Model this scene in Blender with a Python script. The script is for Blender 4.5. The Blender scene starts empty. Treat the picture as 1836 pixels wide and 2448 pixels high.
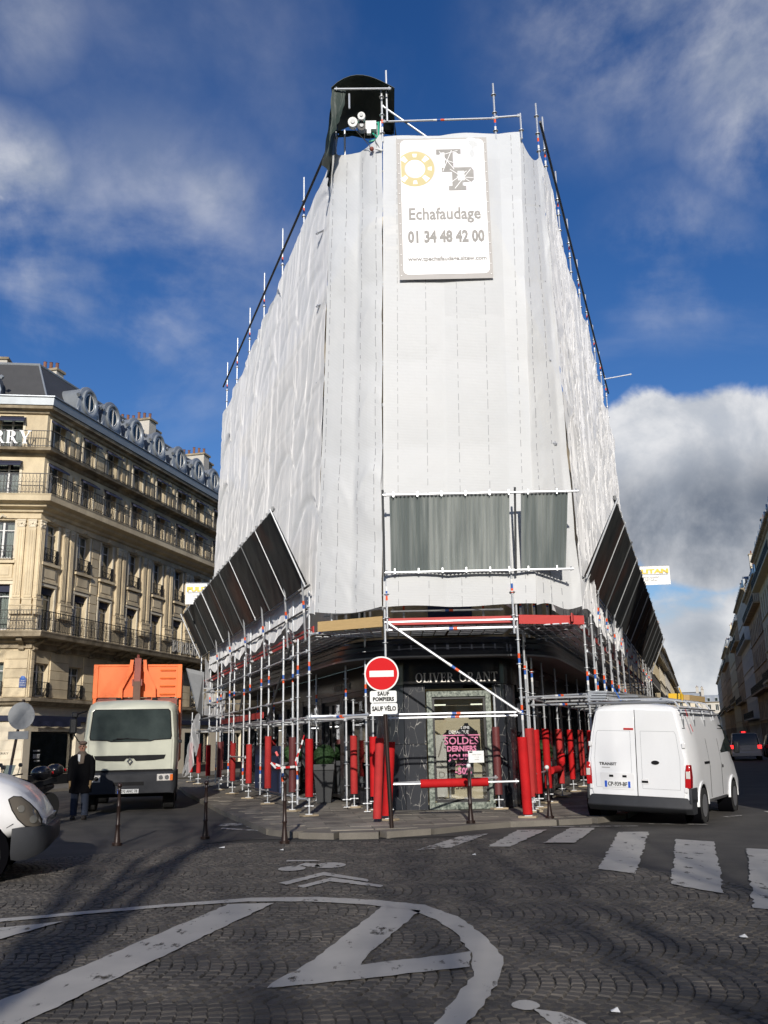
import bpy, bmesh, math, random
from mathutils import Vector, Matrix, noise
import numpy as np
sin, cos, rad, PI = math.sin, math.cos, math.radians, math.pi
rnd = random.Random(7)
SC = bpy.context.scene
COL = SC.collection
# ---------------------------------------------------------------- camera
F_PX, PITCH, ROLL, EYE = 2150.0, rad(14.25), rad(1.2), 1.65
cam_d = bpy.data.cameras.new('camera')
cam = bpy.data.objects.new('camera', cam_d)
COL.objects.link(cam)
cam_d.sensor_fit = 'VERTICAL'; cam_d.sensor_height = 24.0
cam_d.lens = 24.0 * F_PX / 2448.0
cam_d.clip_start = 0.05; cam_d.clip_end = 3000
_fw = Vector((0, cos(PITCH), sin(PITCH))); _up = Vector((0, -sin(PITCH), cos(PITCH))); _rt = Vector((1, 0, 0))
_r2 = cos(ROLL) * _rt - sin(ROLL) * _up; _u2 = sin(ROLL) * _rt + cos(ROLL) * _up
cm = Matrix((( _r2.x, _u2.x, -_fw.x, 0), (_r2.y, _u2.y, -_fw.y, 0), (_r2.z, _u2.z, -_fw.z, EYE), (0, 0, 0, 1)))
cam.matrix_world = cm
SC.camera = cam
# ---------------------------------------------------------------- sky and sun
SUN_EL, SUN_AZ = 21.5, 180.5      # azimuth (from +Y clockwise) of the sun as seen from the scene
world = bpy.data.worlds.new('World'); SC.world = world; world.use_nodes = True
nt = world.node_tree; nt.nodes.clear()
def N(tree, typ, **kw):
    n = tree.nodes.new(typ)
    for k, v in kw.items():
        if k.startswith('i_'):
            n.inputs[k[2:].replace('_', ' ')].default_value = v
        elif k.startswith('n_'):
            n.inputs[int(k[2:])].default_value = v
        else:
            setattr(n, k, v)
    return n
sky = N(nt, 'ShaderNodeTexSky', sky_type='NISHITA', sun_disc=False, sun_elevation=rad(SUN_EL),
        sun_rotation=rad(SUN_AZ), altitude=60, air_density=1.0, dust_density=0.6, ozone_density=2.5)
SKY_STRENGTH = 0.104
L = nt.links.new
tc = N(nt, 'ShaderNodeTexCoord')
# deepen the blue of the clear winter sky
hsv = N(nt, 'ShaderNodeHueSaturation', i_Saturation=1.32, i_Value=0.92); hsv.inputs['Hue'].default_value = 0.515
L(sky.outputs[0], hsv.inputs['Color'])
gam = N(nt, 'ShaderNodeGamma', i_Gamma=1.0); L(hsv.outputs[0], gam.inputs[0])
sep = N(nt, 'ShaderNodeSeparateXYZ'); L(tc.outputs['Generated'], sep.inputs[0])
def math_(op, a, b=None, clamp=False):
    m = nt.nodes.new('ShaderNodeMath'); m.operation = op; m.use_clamp = clamp
    for i, s in enumerate((a, b)):
        if s is None: continue
        if isinstance(s, (int, float)): m.inputs[i].default_value = s
        else: L(s, m.inputs[i])
    return m.outputs[0]
# flat cloud layer: direction divided by its height
den = math_('ADD', math_('MAXIMUM', sep.outputs[2], 0.0), 0.16)
px_ = math_('DIVIDE', sep.outputs[0], den); py_ = math_('DIVIDE', sep.outputs[1], den)
cmb = N(nt, 'ShaderNodeCombineXYZ'); L(px_, cmb.inputs[0]); L(py_, cmb.inputs[1])
def nz(scale, detail, rough, off, src=None, dist=0.0):
    mp = N(nt, 'ShaderNodeMapping'); mp.inputs['Location'].default_value = off
    L(src or cmb.outputs[0], mp.inputs[0])
    n = N(nt, 'ShaderNodeTexNoise', noise_dimensions='3D'); n.inputs['Scale'].default_value = scale
    n.inputs['Detail'].default_value = detail; n.inputs['Roughness'].default_value = rough
    n.inputs['Distortion'].default_value = dist
    L(mp.outputs[0], n.inputs['Vector']); return n.outputs[0]
def pxdir(x, y):
    d = ((x - 918) / F_PX) * _r2 - ((y - 1224) / F_PX) * _u2 + _fw
    return d.normalized()
def blob(x, y, rpx, soft=0.5):      # a bank of cloud around one direction of the sky, as wide as rpx/2150 rad
    d = pxdir(x, y)
    vm = N(nt, 'ShaderNodeVectorMath', operation='DISTANCE'); vm.inputs[1].default_value = d
    L(tc.outputs['Generated'], vm.inputs[0])
    mr = N(nt, 'ShaderNodeMapRange'); mr.interpolation_type = 'SMOOTHSTEP'
    r = rpx / F_PX
    mr.inputs['From Min'].default_value = r; mr.inputs['From Max'].default_value = r * (1 - soft)
    mr.inputs['To Min'].default_value = 0; mr.inputs['To Max'].default_value = 1
    L(vm.outputs['Value'], mr.inputs['Value']); return mr.outputs[0]
def ramp(v, a, b):
    mr = N(nt, 'ShaderNodeMapRange'); mr.interpolation_type = 'SMOOTHSTEP'
    mr.inputs['From Min'].default_value = a; mr.inputs['From Max'].default_value = b
    L(v, mr.inputs['Value']); return mr.outputs[0]
def many(bl):
    o = None
    for b in bl:
        s = math_('MULTIPLY', blob(*b[:4]), b[4]) if len(b) > 4 else blob(*b)
        o = s if o is None else math_('MAXIMUM', o, s)
    return o
wisp = nz(1.7, 9, 0.55, (3.1, 7.7, 0), dist=0.6)
puff = nz(9.0, 9, 0.58, (1.3, 4.2, 2.0), tc.outputs['Generated'], 0.25)
fine = nz(3.4, 8, 0.6, (9.3, 1.2, 5.0), tc.outputs['Generated'], 0.2)
# thin veils everywhere (the sky carries on like this outside the frame)
veil = math_('MULTIPLY', ramp(wisp, 0.52, 0.85), 0.20)
m_wisp = many([(330, 660, 540, 0.95, 0.5), (1690, 1430, 320, 0.9, 0.6), (60, 760, 420, 0.95, 0.5), (1500, -10, 420, 0.95, 0.75), (1750, 20, 340, 0.9, 0.9),
               (40, 30, 220, 0.9, 0.35), (500, 480, 190, 0.95, 0.5), (480, 640, 300, 0.95, 0.35), (1620, 620, 260, 0.9, 0.55), (1810, 300, 210, 0.9, 1.0), (20, 430, 200, 0.9, 1.0), (60, 560, 260, 0.9, .7)])
w2 = math_('MULTIPLY', m_wisp, ramp(math_('ADD', math_('MULTIPLY', wisp, 0.5), math_('MULTIPLY', fine, 0.5)), 0.45, 0.66))
m_cum = many([(1700, 1170, 290, 0.4, 1.0), (1560, 1070, 180, 0.55, 1.0), (1850, 1160, 270, 0.5, 1.0), (2200, 1280, 450, 0.5, 1.0), (1450, 1180, 200, .6, .9), (-60, 420, 150, 0.9, 0.7),
              (1660, 1620, 300, 0.7, 1.0), (1870, 1600, 280, 0.6, 1.0), (1580, 1500, 130, 0.8, 0.8)])
cum = ramp(math_('ADD', m_cum, math_('MULTIPLY', math_('SUBTRACT', puff, 0.5), 1.7)), 0.30, 0.74)
dens = math_('MAXIMUM', math_('MAXIMUM', veil, w2), math_('MULTIPLY', cum, 0.97), True)
# cloud colour: white crowns, slate-grey bases
m_dark = many([(1700, 1270, 250, 0.8, 1.0), (1540, 1270, 200, 0.8, 1.0), (1850, 1230, 200, 0.8, 0.9), (2100, 1270, 360, 0.7, 0.9), (1700, 1540, 110, 0.95, 0.5)])
dk = math_('MULTIPLY', m_dark, ramp(fine, 0.25, 0.55), True)
shade = math_('MULTIPLY', ramp(puff, 0.35, 0.62), 1.0)
ccol = N(nt, 'ShaderNodeMix', data_type='RGBA'); ccol.inputs[6].default_value = (4.6, 4.9, 5.4, 1); ccol.inputs[7].default_value = (7.6, 7.6, 7.7, 1)
L(shade, ccol.inputs[0])
cc2 = N(nt, 'ShaderNodeMix', data_type='RGBA'); cc2.inputs[7].default_value = (1.25, 1.5, 1.95, 1)
L(dk, cc2.inputs[0]); L(ccol.outputs[2], cc2.inputs[6])
mixc = N(nt, 'ShaderNodeMix', data_type='RGBA')
L(dens, mixc.inputs[0]); L(gam.outputs[0], mixc.inputs[6]); L(cc2.outputs[2], mixc.inputs[7])
bg = N(nt, 'ShaderNodeBackground'); bg.inputs['Strength'].default_value = SKY_STRENGTH
L(mixc.outputs[2], bg.inputs[0])
wo = N(nt, 'ShaderNodeOutputWorld'); L(bg.outputs[0], wo.inputs[0])
sun_d = bpy.data.lights.new('sun', 'SUN'); sun_d.energy = 4.0; sun_d.angle = rad(0.53); sun_d.color = (1.0, 0.94, 0.86)
sun = bpy.data.objects.new('sun', sun_d); COL.objects.link(sun)
_az, _el = rad(SUN_AZ), rad(SUN_EL)
to_sun = Vector((sin(_az) * cos(_el), cos(_az) * cos(_el), sin(_el)))
sun.rotation_euler = to_sun.to_track_quat('Z', 'Y').to_euler(); sun.location = to_sun * 200
vs = SC.view_settings
vs.view_transform = 'Standard'; vs.look = 'None'; vs.gamma = 1.0; vs.use_curve_mapping = False; vs.exposure = 0.12
SC.render.engine = 'CYCLES'
try:
    SC.cycles.max_bounces = 6; SC.cycles.transparent_max_bounces = 12; SC.cycles.caustics_reflective = False; SC.cycles.caustics_refractive = False
    SC.cycles.use_denoising = True
except Exception: pass
# ---------------------------------------------------------------- materials
def mat(name, col, rough=0.6, metal=0.0, var=0.0, vscale=6.0, bump=0.0, bscale=60.0, col2=None, spec=0.5, streak=None, dirt=0.0, coat=0.0, fine=0.0):
    m = bpy.data.materials.new(name); m.use_nodes = True
    t = m.node_tree; b = t.nodes['Principled BSDF']; lk = t.links.new
    c = (*col, 1)
    b.inputs['Base Color'].default_value = c; b.inputs['Roughness'].default_value = rough; b.inputs['Metallic'].default_value = metal
    b.inputs['Specular IOR Level'].default_value = spec
    if coat: b.inputs['Coat Weight'].default_value = coat; b.inputs['Coat Roughness'].default_value = 0.08
    if not (var or bump or dirt): return m
    tcn = t.nodes.new('ShaderNodeTexCoord')
    oi = t.nodes.new('ShaderNodeObjectInfo')
    geo = t.nodes.new('ShaderNodeNewGeometry')
    pos = geo.outputs['Position']
    if streak:
        mp = t.nodes.new('ShaderNodeMapping'); mp.inputs['Scale'].default_value = streak; lk(pos, mp.inputs[0]); pos2 = mp.outputs[0]
    else: pos2 = pos
    if var or dirt:
        n = t.nodes.new('ShaderNodeTexNoise'); n.inputs['Scale'].default_value = vscale; n.inputs['Detail'].default_value = 7; n.inputs['Roughness'].default_value = 0.62
        lk(pos2, n.inputs['Vector'])
        a = t.nodes.new('ShaderNodeMath'); a.operation = 'MULTIPLY_ADD'; a.inputs[1].default_value = 2 * max(var, dirt); a.inputs[2].default_value = -max(var, dirt)
        lk(n.outputs[0], a.inputs[0])
        r = t.nodes.new('ShaderNodeMath'); r.operation = 'MULTIPLY_ADD'; r.inputs[1].default_value = var; r.inputs[2].default_value = 1 - var / 2
        lk(oi.outputs['Random'], r.inputs[0])
        s = t.nodes.new('ShaderNodeMath'); s.operation = 'ADD'; lk(a.outputs[0], s.inputs[0]); lk(r.outputs[0], s.inputs[1])
        last = s.outputs[0]
        if fine:
            n3 = t.nodes.new('ShaderNodeTexNoise'); n3.inputs['Scale'].default_value = vscale * 17; n3.inputs['Detail'].default_value = 4; lk(pos, n3.inputs['Vector'])
            a3 = t.nodes.new('ShaderNodeMath'); a3.operation = 'MULTIPLY_ADD'; a3.inputs[1].default_value = 2 * fine; a3.inputs[2].default_value = 1 - fine; lk(n3.outputs[0], a3.inputs[0])
            a4 = t.nodes.new('ShaderNodeMath'); a4.operation = 'MULTIPLY'; lk(last, a4.inputs[0]); lk(a3.outputs[0], a4.inputs[1]); last = a4.outputs[0]
        if col2:
            mx = t.nodes.new('ShaderNodeMix'); mx.data_type = 'RGBA'; mx.inputs[6].default_value = (*col2, 1); mx.inputs[7].default_value = c
            cr = t.nodes.new('ShaderNodeMapRange'); cr.inputs['From Min'].default_value = 0.35; cr.inputs['From Max'].default_value = 0.65
            lk(n.outputs[0], cr.inputs['Value']); lk(cr.outputs[0], mx.inputs[0]); src = mx.outputs[2]
        else:
            rgb = t.nodes.new('ShaderNodeRGB'); rgb.outputs[0].default_value = c; src = rgb.outputs[0]
        vm = t.nodes.new('ShaderNodeVectorMath'); vm.operation = 'SCALE'; lk(src, vm.inputs[0]); lk(last, vm.inputs['Scale'])
        lk(vm.outputs[0], b.inputs['Base Color'])
    if bump:
        n2 = t.nodes.new('ShaderNodeTexNoise'); n2.inputs['Scale'].default_value = bscale; n2.inputs['Detail'].default_value = 5
        lk(pos, n2.inputs['Vector'])
        bp = t.nodes.new('ShaderNodeBump'); bp.inputs['Strength'].default_value = bump; bp.inputs['Distance'].default_value = 0.01
        lk(n2.outputs[0], bp.inputs['Height']); lk(bp.outputs[0], b.inputs['Normal'])
    return m
M = {}
M['asphalt'] = mat('asphalt', (0.074, 0.068, 0.060), 0.82, var=0.28, vscale=1.1, bump=0.6, bscale=120, col2=(0.052, 0.048, 0.043), fine=0.25)
M['sett'] = mat('granite sett', (0.072, 0.064, 0.055), 0.72, var=0.42, vscale=2.2, bump=0.7, bscale=95, col2=(0.050, 0.046, 0.042), fine=0.3)
M['joint'] = mat('sett joint', (0.026, 0.024, 0.021), 0.95, var=0.3, vscale=3)
M['slab'] = mat('paving slab', (0.24, 0.218, 0.18), 0.8, var=0.42, vscale=1.6, bump=0.5, bscale=70, col2=(0.165, 0.15, 0.128), fine=0.2)
M['kerb'] = mat('kerb granite', (0.165, 0.15, 0.125), 0.75, var=0.25, vscale=3, bump=0.5, bscale=50, fine=0.2)
M['steel'] = mat('galvanised tube', (0.60, 0.62, 0.64), 0.42, 0.55, var=0.18, vscale=9, bump=0.15, bscale=60)
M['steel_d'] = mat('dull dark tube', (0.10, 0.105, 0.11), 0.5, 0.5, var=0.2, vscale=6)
M['orange_b'] = mat('orange band', (0.80, 0.10, 0.02), 0.5)
M['blue_b'] = mat('blue band', (0.03, 0.12, 0.42), 0.5)
M['white_b'] = mat('white band', (0.78, 0.78, 0.76), 0.5)
M['sleeve'] = mat('red foam sleeve', (0.44, 0.010, 0.012), 0.75, var=0.32, vscale=5, fine=.14, spec=.2, bump=0.3, bscale=40)
M['sleeve_d'] = mat('faded and shaded maroon sleeve', (0.12, 0.025, 0.025), 0.6, var=0.25, vscale=5, bump=0.3, bscale=40)  # maroon pads, and inner pads whose shade is put into the colour
M['sleeve_p'] = mat('sun bleached red sleeve', (0.36, 0.028, 0.027), 0.75, var=0.38, vscale=5, fine=.14, spec=.2, bump=0.3, bscale=40)
M['toe_red'] = mat('red toe board', (0.46, 0.045, 0.04), 0.6, var=0.2, vscale=4, streak=(1, 1, 6))
M['wood'] = mat('bare plank', (0.42, 0.29, 0.13), 0.7, var=0.25, vscale=5, streak=(1, 1, 9), bump=0.3, bscale=30)
M['woodblock'] = mat('sole board', (0.38, 0.31, 0.21), 0.8, var=0.25, vscale=8)
M['iron'] = mat('wrought iron', (0.02, 0.019, 0.018), 0.5, 0.4, var=0.2, vscale=8)
M['bollard'] = mat('brown cast iron', (0.028, 0.016, 0.013), 0.38, 0.2, var=0.2, vscale=9)
M['black'] = mat('black paint', (0.012, 0.012, 0.013), 0.35)
M['rubber'] = mat('tyre rubber', (0.015, 0.015, 0.015), 0.9, var=0.2, vscale=20)
M['rim'] = mat('steel rim', (0.32, 0.32, 0.33), 0.4, 0.6)
M['grey_pl'] = mat('grey bumper plastic', (0.040, 0.042, 0.047), 0.6, var=0.2, vscale=6, bump=0.2, bscale=200, spec=.2)
M['dark_pl'] = mat('dark plastic', (0.014, 0.015, 0.017), 0.5, spec=.2)
M['white_car'] = mat('white van paint', (0.80, 0.81, 0.82), 0.3, var=0.10, vscale=1.3, coat=0.5, streak=(1, 1, .35))
M['white_dirty'] = mat('white paint with road dirt', (0.74, 0.74, 0.74), 0.35, var=0.12, vscale=3, coat=0.4)
M['cream'] = mat('cream cab paint', (0.53, 0.54, 0.44), 0.33, var=0.08, vscale=4, coat=0.4)
M['orange'] = mat('orange skip paint', (0.86, 0.16, 0.018), 0.5, var=0.16, vscale=2.5, streak=(1, 1, 0.6), fine=0.08)
M['rust_red'] = mat('rust red arm', (0.24, 0.055, 0.035), 0.55, var=0.3, vscale=6)
M['chrome'] = mat('chrome', (0.7, 0.7, 0.7), 0.15, 1.0)
M['car_glass'] = mat('car glass', (0.018, 0.028, 0.027), 0.05, spec=0.45)
M['screen'] = mat('hazed windscreen', (0.045, 0.058, 0.056), 0.1, var=0.3, vscale=0.7, col2=(0.02, 0.028, 0.028), spec=0.45)  # mottled colour stands in for haze and reflections on the glass
M['silver'] = mat('silver car paint', (0.66, 0.66, 0.64), 0.35, 0.2, coat=0.5)
M['black_car'] = mat('black car paint', (0.012, 0.012, 0.014), 0.25, coat=0.5)
M['plate'] = mat('number plate', (0.75, 0.76, 0.75), 0.4)
M['plate_blue'] = mat('plate blue', (0.02, 0.10, 0.55), 0.4)
M['ink'] = mat('black ink', (0.010, 0.010, 0.011), 0.6, spec=.15)
M['grey_ink'] = mat('grey ink', (0.30, 0.29, 0.27), 0.6)
M['lamp_red'] = mat('red lens', (0.45, 0.008, 0.012), 0.12, coat=0.5)
M['lamp_clear'] = mat('clear lens', (0.62, 0.60, 0.56), 0.1, coat=0.6)
M['lamp_amber'] = mat('amber lens', (0.7, 0.16, 0.03), 0.15)
M['lamp_bowl_m'] = mat('lamp bowl', (0.30, 0.29, 0.26), 0.25, 0.5)
M['lamp_smoke'] = mat('smoky headlamp', (0.16, 0.14, 0.115), 0.12, 0.3, coat=0.8)
M['stone'] = mat('limestone', (0.68, 0.57, 0.38), 0.82, var=0.24, vscale=0.9, bump=0.35, bscale=25, col2=(0.52, 0.425, 0.28), fine=0.1, streak=(1, 1, 0.5))
M['stone_d'] = mat('sooty limestone', (0.38, 0.315, 0.22), 0.85, var=0.3, vscale=1.8, bump=0.4, bscale=25, col2=(0.20, 0.16, 0.105), fine=0.15)
M['stone_p'] = mat('pale limestone', (0.70, 0.62, 0.47), 0.82, var=0.14, vscale=1.2, bump=0.3, bscale=30, fine=0.08)
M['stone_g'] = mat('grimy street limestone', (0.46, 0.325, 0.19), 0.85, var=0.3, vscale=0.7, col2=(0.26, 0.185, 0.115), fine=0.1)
M['stone_w'] = mat('white render', (0.52, 0.49, 0.43), 0.85, var=0.2, vscale=0.6, fine=0.06)
M['stone_y'] = mat('yellow render', (0.56, 0.47, 0.30), 0.85, var=0.2, vscale=0.6, fine=0.06)
M['brick_o'] = mat('orange chimney brick', (0.50, 0.20, 0.09), 0.85, var=0.2, vscale=2)
M['slate'] = mat('slate roof', (0.055, 0.055, 0.056), 0.6, var=0.25, vscale=2.5, bump=0.4, bscale=30)
M['zinc'] = mat('zinc sheet', (0.27, 0.295, 0.32), 0.42, 0.35, var=0.28, vscale=1.8, bump=0.15, bscale=8, streak=(1, 1, 0.5))
M['terra'] = mat('terracotta pot', (0.19, 0.085, 0.055), 0.8, var=0.3, vscale=6)
M['navy'] = mat('navy awning', (0.014, 0.018, 0.045), 0.75, var=0.2, vscale=5)
M['win_white'] = mat('window joinery', (0.62, 0.62, 0.60), 0.5)
M['curtain'] = mat('net curtain', (0.68, 0.68, 0.66), 0.9, var=0.25, vscale=9, streak=(3, 3, 0.3))
M['room'] = mat('unlit recess black', (0.004, 0.004, 0.005), 0.95, spec=.0)  # near black for rooms; on wheel arches it paints the recess's shade
M['navy_panel'] = mat('navy shutter', (0.012, 0.022, 0.07), 0.6, var=0.1, vscale=5)
M['sheet_red'] = mat('signal red', (0.58, 0.006, 0.010), 0.6, spec=.15)
M['sheet_white'] = mat('sign white', (0.72, 0.73, 0.72), 0.4, var=0.05, vscale=8)
M['alu'] = mat('bare sign back', (0.26, 0.27, 0.28), 0.45, 0.5, var=0.2, vscale=5)
M['coat'] = mat('black wool coat', (0.005, 0.005, 0.006), 0.95, var=0.2, vscale=30, spec=.05)
M['jean'] = mat('dark blue trousers', (0.018, 0.026, 0.045), 0.9, var=0.2, vscale=20)
M['skin'] = mat('skin', (0.42, 0.22, 0.15), 0.55, var=0.08, vscale=30)
M['glove'] = mat('tan glove', (0.20, 0.13, 0.06), 0.8)
M['cap'] = mat('brown tweed cap', (0.13, 0.09, 0.07), 0.9, var=0.2, vscale=60)
M['scarf'] = mat('scarf', (0.11, 0.085, 0.065), 0.9, var=0.2, vscale=30)
M['shoe'] = mat('dark shoe', (0.02, 0.017, 0.015), 0.5)
M['green_tarp'] = mat('dark green tarpaulin', (0.012, 0.026, 0.018), 0.55, var=0.3, vscale=3, bump=0.6, bscale=7)
M['hoist_green'] = mat('turquoise hoist frame', (0.02, 0.36, 0.24), 0.45)
M['box_hedge'] = mat('box leaves', (0.018, 0.055, 0.012), 0.75, var=0.5, vscale=30)
M['planter'] = mat('charcoal planter', (0.028, 0.030, 0.032), 0.55, var=0.2, vscale=4)
M['marquee'] = mat('dark blue metal marquee', (0.018, 0.021, 0.03), 0.28, 0.4, var=0.25, vscale=3, bump=0.15, bscale=5)
M['marquee_lip'] = mat('marquee lip', (0.30, 0.30, 0.30), 0.35, 0.5)
M['soffit'] = mat('marquee soffit', (0.075, 0.068, 0.058), 0.6, var=0.15, vscale=3)
M['fascia'] = mat('black glossy fascia', (0.010, 0.010, 0.011), 0.16, var=0.2, vscale=3)
M['letters'] = mat('brushed letters', (0.52, 0.50, 0.46), 0.4, 0.4)
M['wallint'] = mat('pale interior', (0.66, 0.60, 0.45), 0.8)
M['shirt'] = mat('black clothes', (0.010, 0.010, 0.012), 0.9)
M['pink'] = mat('pink vinyl', (0.58, 0.16, 0.30), 0.5)
M['paint_w'] = None
M['bark'] = mat('bark', (0.07, 0.06, 0.05), 0.9)
M['tape_w'] = mat('tape white', (0.75, 0.75, 0.74), 0.5)
M['tape_r'] = mat('tape red', (0.6, 0.02, 0.02), 0.5)
M['green_c'] = mat('bright green plastic', (0.05, 0.42, 0.07), 0.5)
M['yellow'] = mat('yellow plastic', (0.70, 0.42, 0.02), 0.5)
M['yellow_ink'] = mat('yellow print', (0.75, 0.52, 0.02), 0.5)
M['blue_bag'] = mat('blue sheet', (0.012, 0.03, 0.10), 0.5)

def ring_mat(name, build):
    m = bpy.data.materials.new(name); m.use_nodes = True
    build(m.node_tree, m.node_tree.nodes['Principled BSDF']); return m
def _net(t, b, col=(0.86, 0.87, 0.865), thin=0.07):
    lk = t.links.new
    geo = t.nodes.new('ShaderNodeNewGeometry')
    n = N(t, 'ShaderNodeTexNoise'); n.inputs['Scale'].default_value = 0.55; n.inputs['Detail'].default_value = 6; lk(geo.outputs['Position'], n.inputs['Vector'])
    mx = N(t, 'ShaderNodeMix', data_type='RGBA'); mx.inputs[6].default_value = (col[0] * .84, col[1] * .855, col[2] * .87, 1); mx.inputs[7].default_value = (*col, 1)
    at = N(t, 'ShaderNodeAttribute', attribute_name='strip'); mr_ = N(t, 'ShaderNodeMapRange'); mr_.inputs['To Min'].default_value = .88; mr_.inputs['To Max'].default_value = 1.03; lk(at.outputs['Fac'], mr_.inputs['Value'])
    sv = N(t, 'ShaderNodeVectorMath', operation='SCALE'); lk(mx.outputs[2], sv.inputs[0]); lk(mr_.outputs[0], sv.inputs['Scale'])
    lk(n.outputs[0], mx.inputs[0]); lk(sv.outputs[0], b.inputs['Base Color'])
    b.inputs['Roughness'].default_value = 0.75; b.inputs['Specular IOR Level'].default_value = 0.25
    b.inputs['Sheen Weight'].default_value = 0.9; b.inputs['Sheen Roughness'].default_value = 0.45
    # fine woven relief
    wv = N(t, 'ShaderNodeTexWave', wave_type='BANDS', bands_direction='Z'); wv.inputs['Scale'].default_value = 9; wv.inputs['Distortion'].default_value = 1.2
    wv.inputs['Detail'].default_value = 3
    lk(geo.outputs['Position'], wv.inputs['Vector'])
    n2 = N(t, 'ShaderNodeTexNoise'); n2.inputs['Scale'].default_value = 3.0; n2.inputs['Detail'].default_value = 6; lk(geo.outputs['Position'], n2.inputs['Vector'])
    ad = N(t, 'ShaderNodeMath', operation='MULTIPLY_ADD'); ad.inputs[1].default_value = 0.10; lk(wv.outputs['Color'], ad.inputs[0]); lk(n2.outputs[0], ad.inputs[2])
    bp = N(t, 'ShaderNodeBump'); bp.inputs['Strength'].default_value = 0.35; bp.inputs['Distance'].default_value = 0.04; lk(ad.outputs[0], bp.inputs['Height'])
    lk(bp.outputs[0], b.inputs['Normal'])
    tl = N(t, 'ShaderNodeBsdfTranslucent'); tl.inputs['Color'].default_value = (*col, 1)
    m1 = N(t, 'ShaderNodeMixShader'); m1.inputs[0].default_value = 0.13; lk(b.outputs[0], m1.inputs[1]); lk(tl.outputs[0], m1.inputs[2])
    tr = N(t, 'ShaderNodeBsdfTransparent')
    m2 = N(t, 'ShaderNodeMixShader'); m2.inputs[0].default_value = thin; lk(m1.outputs[0], m2.inputs[1]); lk(tr.outputs[0], m2.inputs[2])
    lk(m2.outputs[0], t.nodes['Material Output'].inputs[0])
M['net'] = ring_mat('white scaffold sheeting', _net)
M['net_grey'] = ring_mat('torn grey netting', lambda t, b: _net(t, b, (0.50, 0.50, 0.49), 0.30))
M['lace'] = mat('lacing cord', (0.30, 0.31, 0.33), 0.8)
def _banner(t, b):
    b.inputs['Base Color'].default_value = (0.86, 0.86, 0.87, 1); b.inputs['Roughness'].default_value = 0.45
M['banner'] = ring_mat('white banner', _banner)
def _marble(t, b):
    lk = t.links.new
    geo = t.nodes.new('ShaderNodeNewGeometry'); oi = t.nodes.new('ShaderNodeObjectInfo')
    ad = N(t, 'ShaderNodeVectorMath', operation='ADD'); lk(geo.outputs['Position'], ad.inputs[0])
    sc = N(t, 'ShaderNodeVectorMath', operation='SCALE'); sc.inputs[0].default_value = (7.0, 3.0, 5.0); lk(oi.outputs['Random'], sc.inputs['Scale']); lk(sc.outputs[0], ad.inputs[1])
    mp = N(t, 'ShaderNodeMapping'); mp.inputs['Rotation'].default_value = (0, rad(32), 0); mp.inputs['Scale'].default_value = (1.6, 1.6, 0.55); lk(ad.outputs[0], mp.inputs[0])
    nn = N(t, 'ShaderNodeTexNoise'); nn.inputs['Scale'].default_value = 1.3; nn.inputs['Detail'].default_value = 5; lk(mp.outputs[0], nn.inputs['Vector'])
    mix = N(t, 'ShaderNodeMix', data_type='VECTOR'); mix.inputs[0].default_value = 0.22; lk(mp.outputs[0], mix.inputs[4]); lk(nn.outputs['Color'], mix.inputs[5])
    v = N(t, 'ShaderNodeTexVoronoi', feature='DISTANCE_TO_EDGE'); v.inputs['Scale'].default_value = 4.6; lk(mix.outputs[1], v.inputs['Vector'])
    v2 = N(t, 'ShaderNodeTexNoise'); v2.inputs['Scale'].default_value = 4; lk(geo.outputs['Position'], v2.inputs['Vector'])
    r = N(t, 'ShaderNodeMapRange'); r.inputs['From Min'].default_value = 0.0; r.inputs['From Max'].default_value = 0.018; r.inputs['To Min'].default_value = 1; r.inputs['To Max'].default_value = 0
    lk(v.outputs['Distance'], r.inputs['Value'])
    r2 = N(t, 'ShaderNodeMapRange'); r2.inputs['From Min'].default_value = 0.42; r2.inputs['From Max'].default_value = 0.62; lk(v2.outputs[0], r2.inputs['Value'])
    mu = N(t, 'ShaderNodeMath', operation='MULTIPLY'); lk(r.outputs[0], mu.inputs[0]); lk(r2.outputs[0], mu.inputs[1])
    c = N(t, 'ShaderNodeMix', data_type='RGBA'); c.inputs[6].default_value = (0.028, 0.031, 0.038, 1); c.inputs[7].default_value = (0.42, 0.41, 0.38, 1)
    lk(mu.outputs[0], c.inputs[0]); lk(c.outputs[2], b.inputs['Base Color']); b.inputs['Roughness'].default_value = 0.22
M['marble'] = ring_mat('black veined marble', _marble)
def _gmarble(t, b):
    lk = t.links.new
    geo = t.nodes.new('ShaderNodeNewGeometry')
    n = N(t, 'ShaderNodeTexNoise'); n.inputs['Scale'].default_value = 13; n.inputs['Detail'].default_value = 8; n.inputs['Roughness'].default_value = 0.7; lk(geo.outputs['Position'], n.inputs['Vector'])
    r = N(t, 'ShaderNodeValToRGB'); e = r.color_ramp.elements; e[0].position = 0.38; e[0].color = (0.03, 0.045, 0.038, 1); e[1].position = 0.66; e[1].color = (0.36, 0.40, 0.34, 1)
    lk(n.outputs[0], r.inputs[0]); lk(r.outputs[0], b.inputs['Base Color']); b.inputs['Roughness'].default_value = 0.3
M['gmarble'] = ring_mat('green marble', _gmarble)
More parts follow.
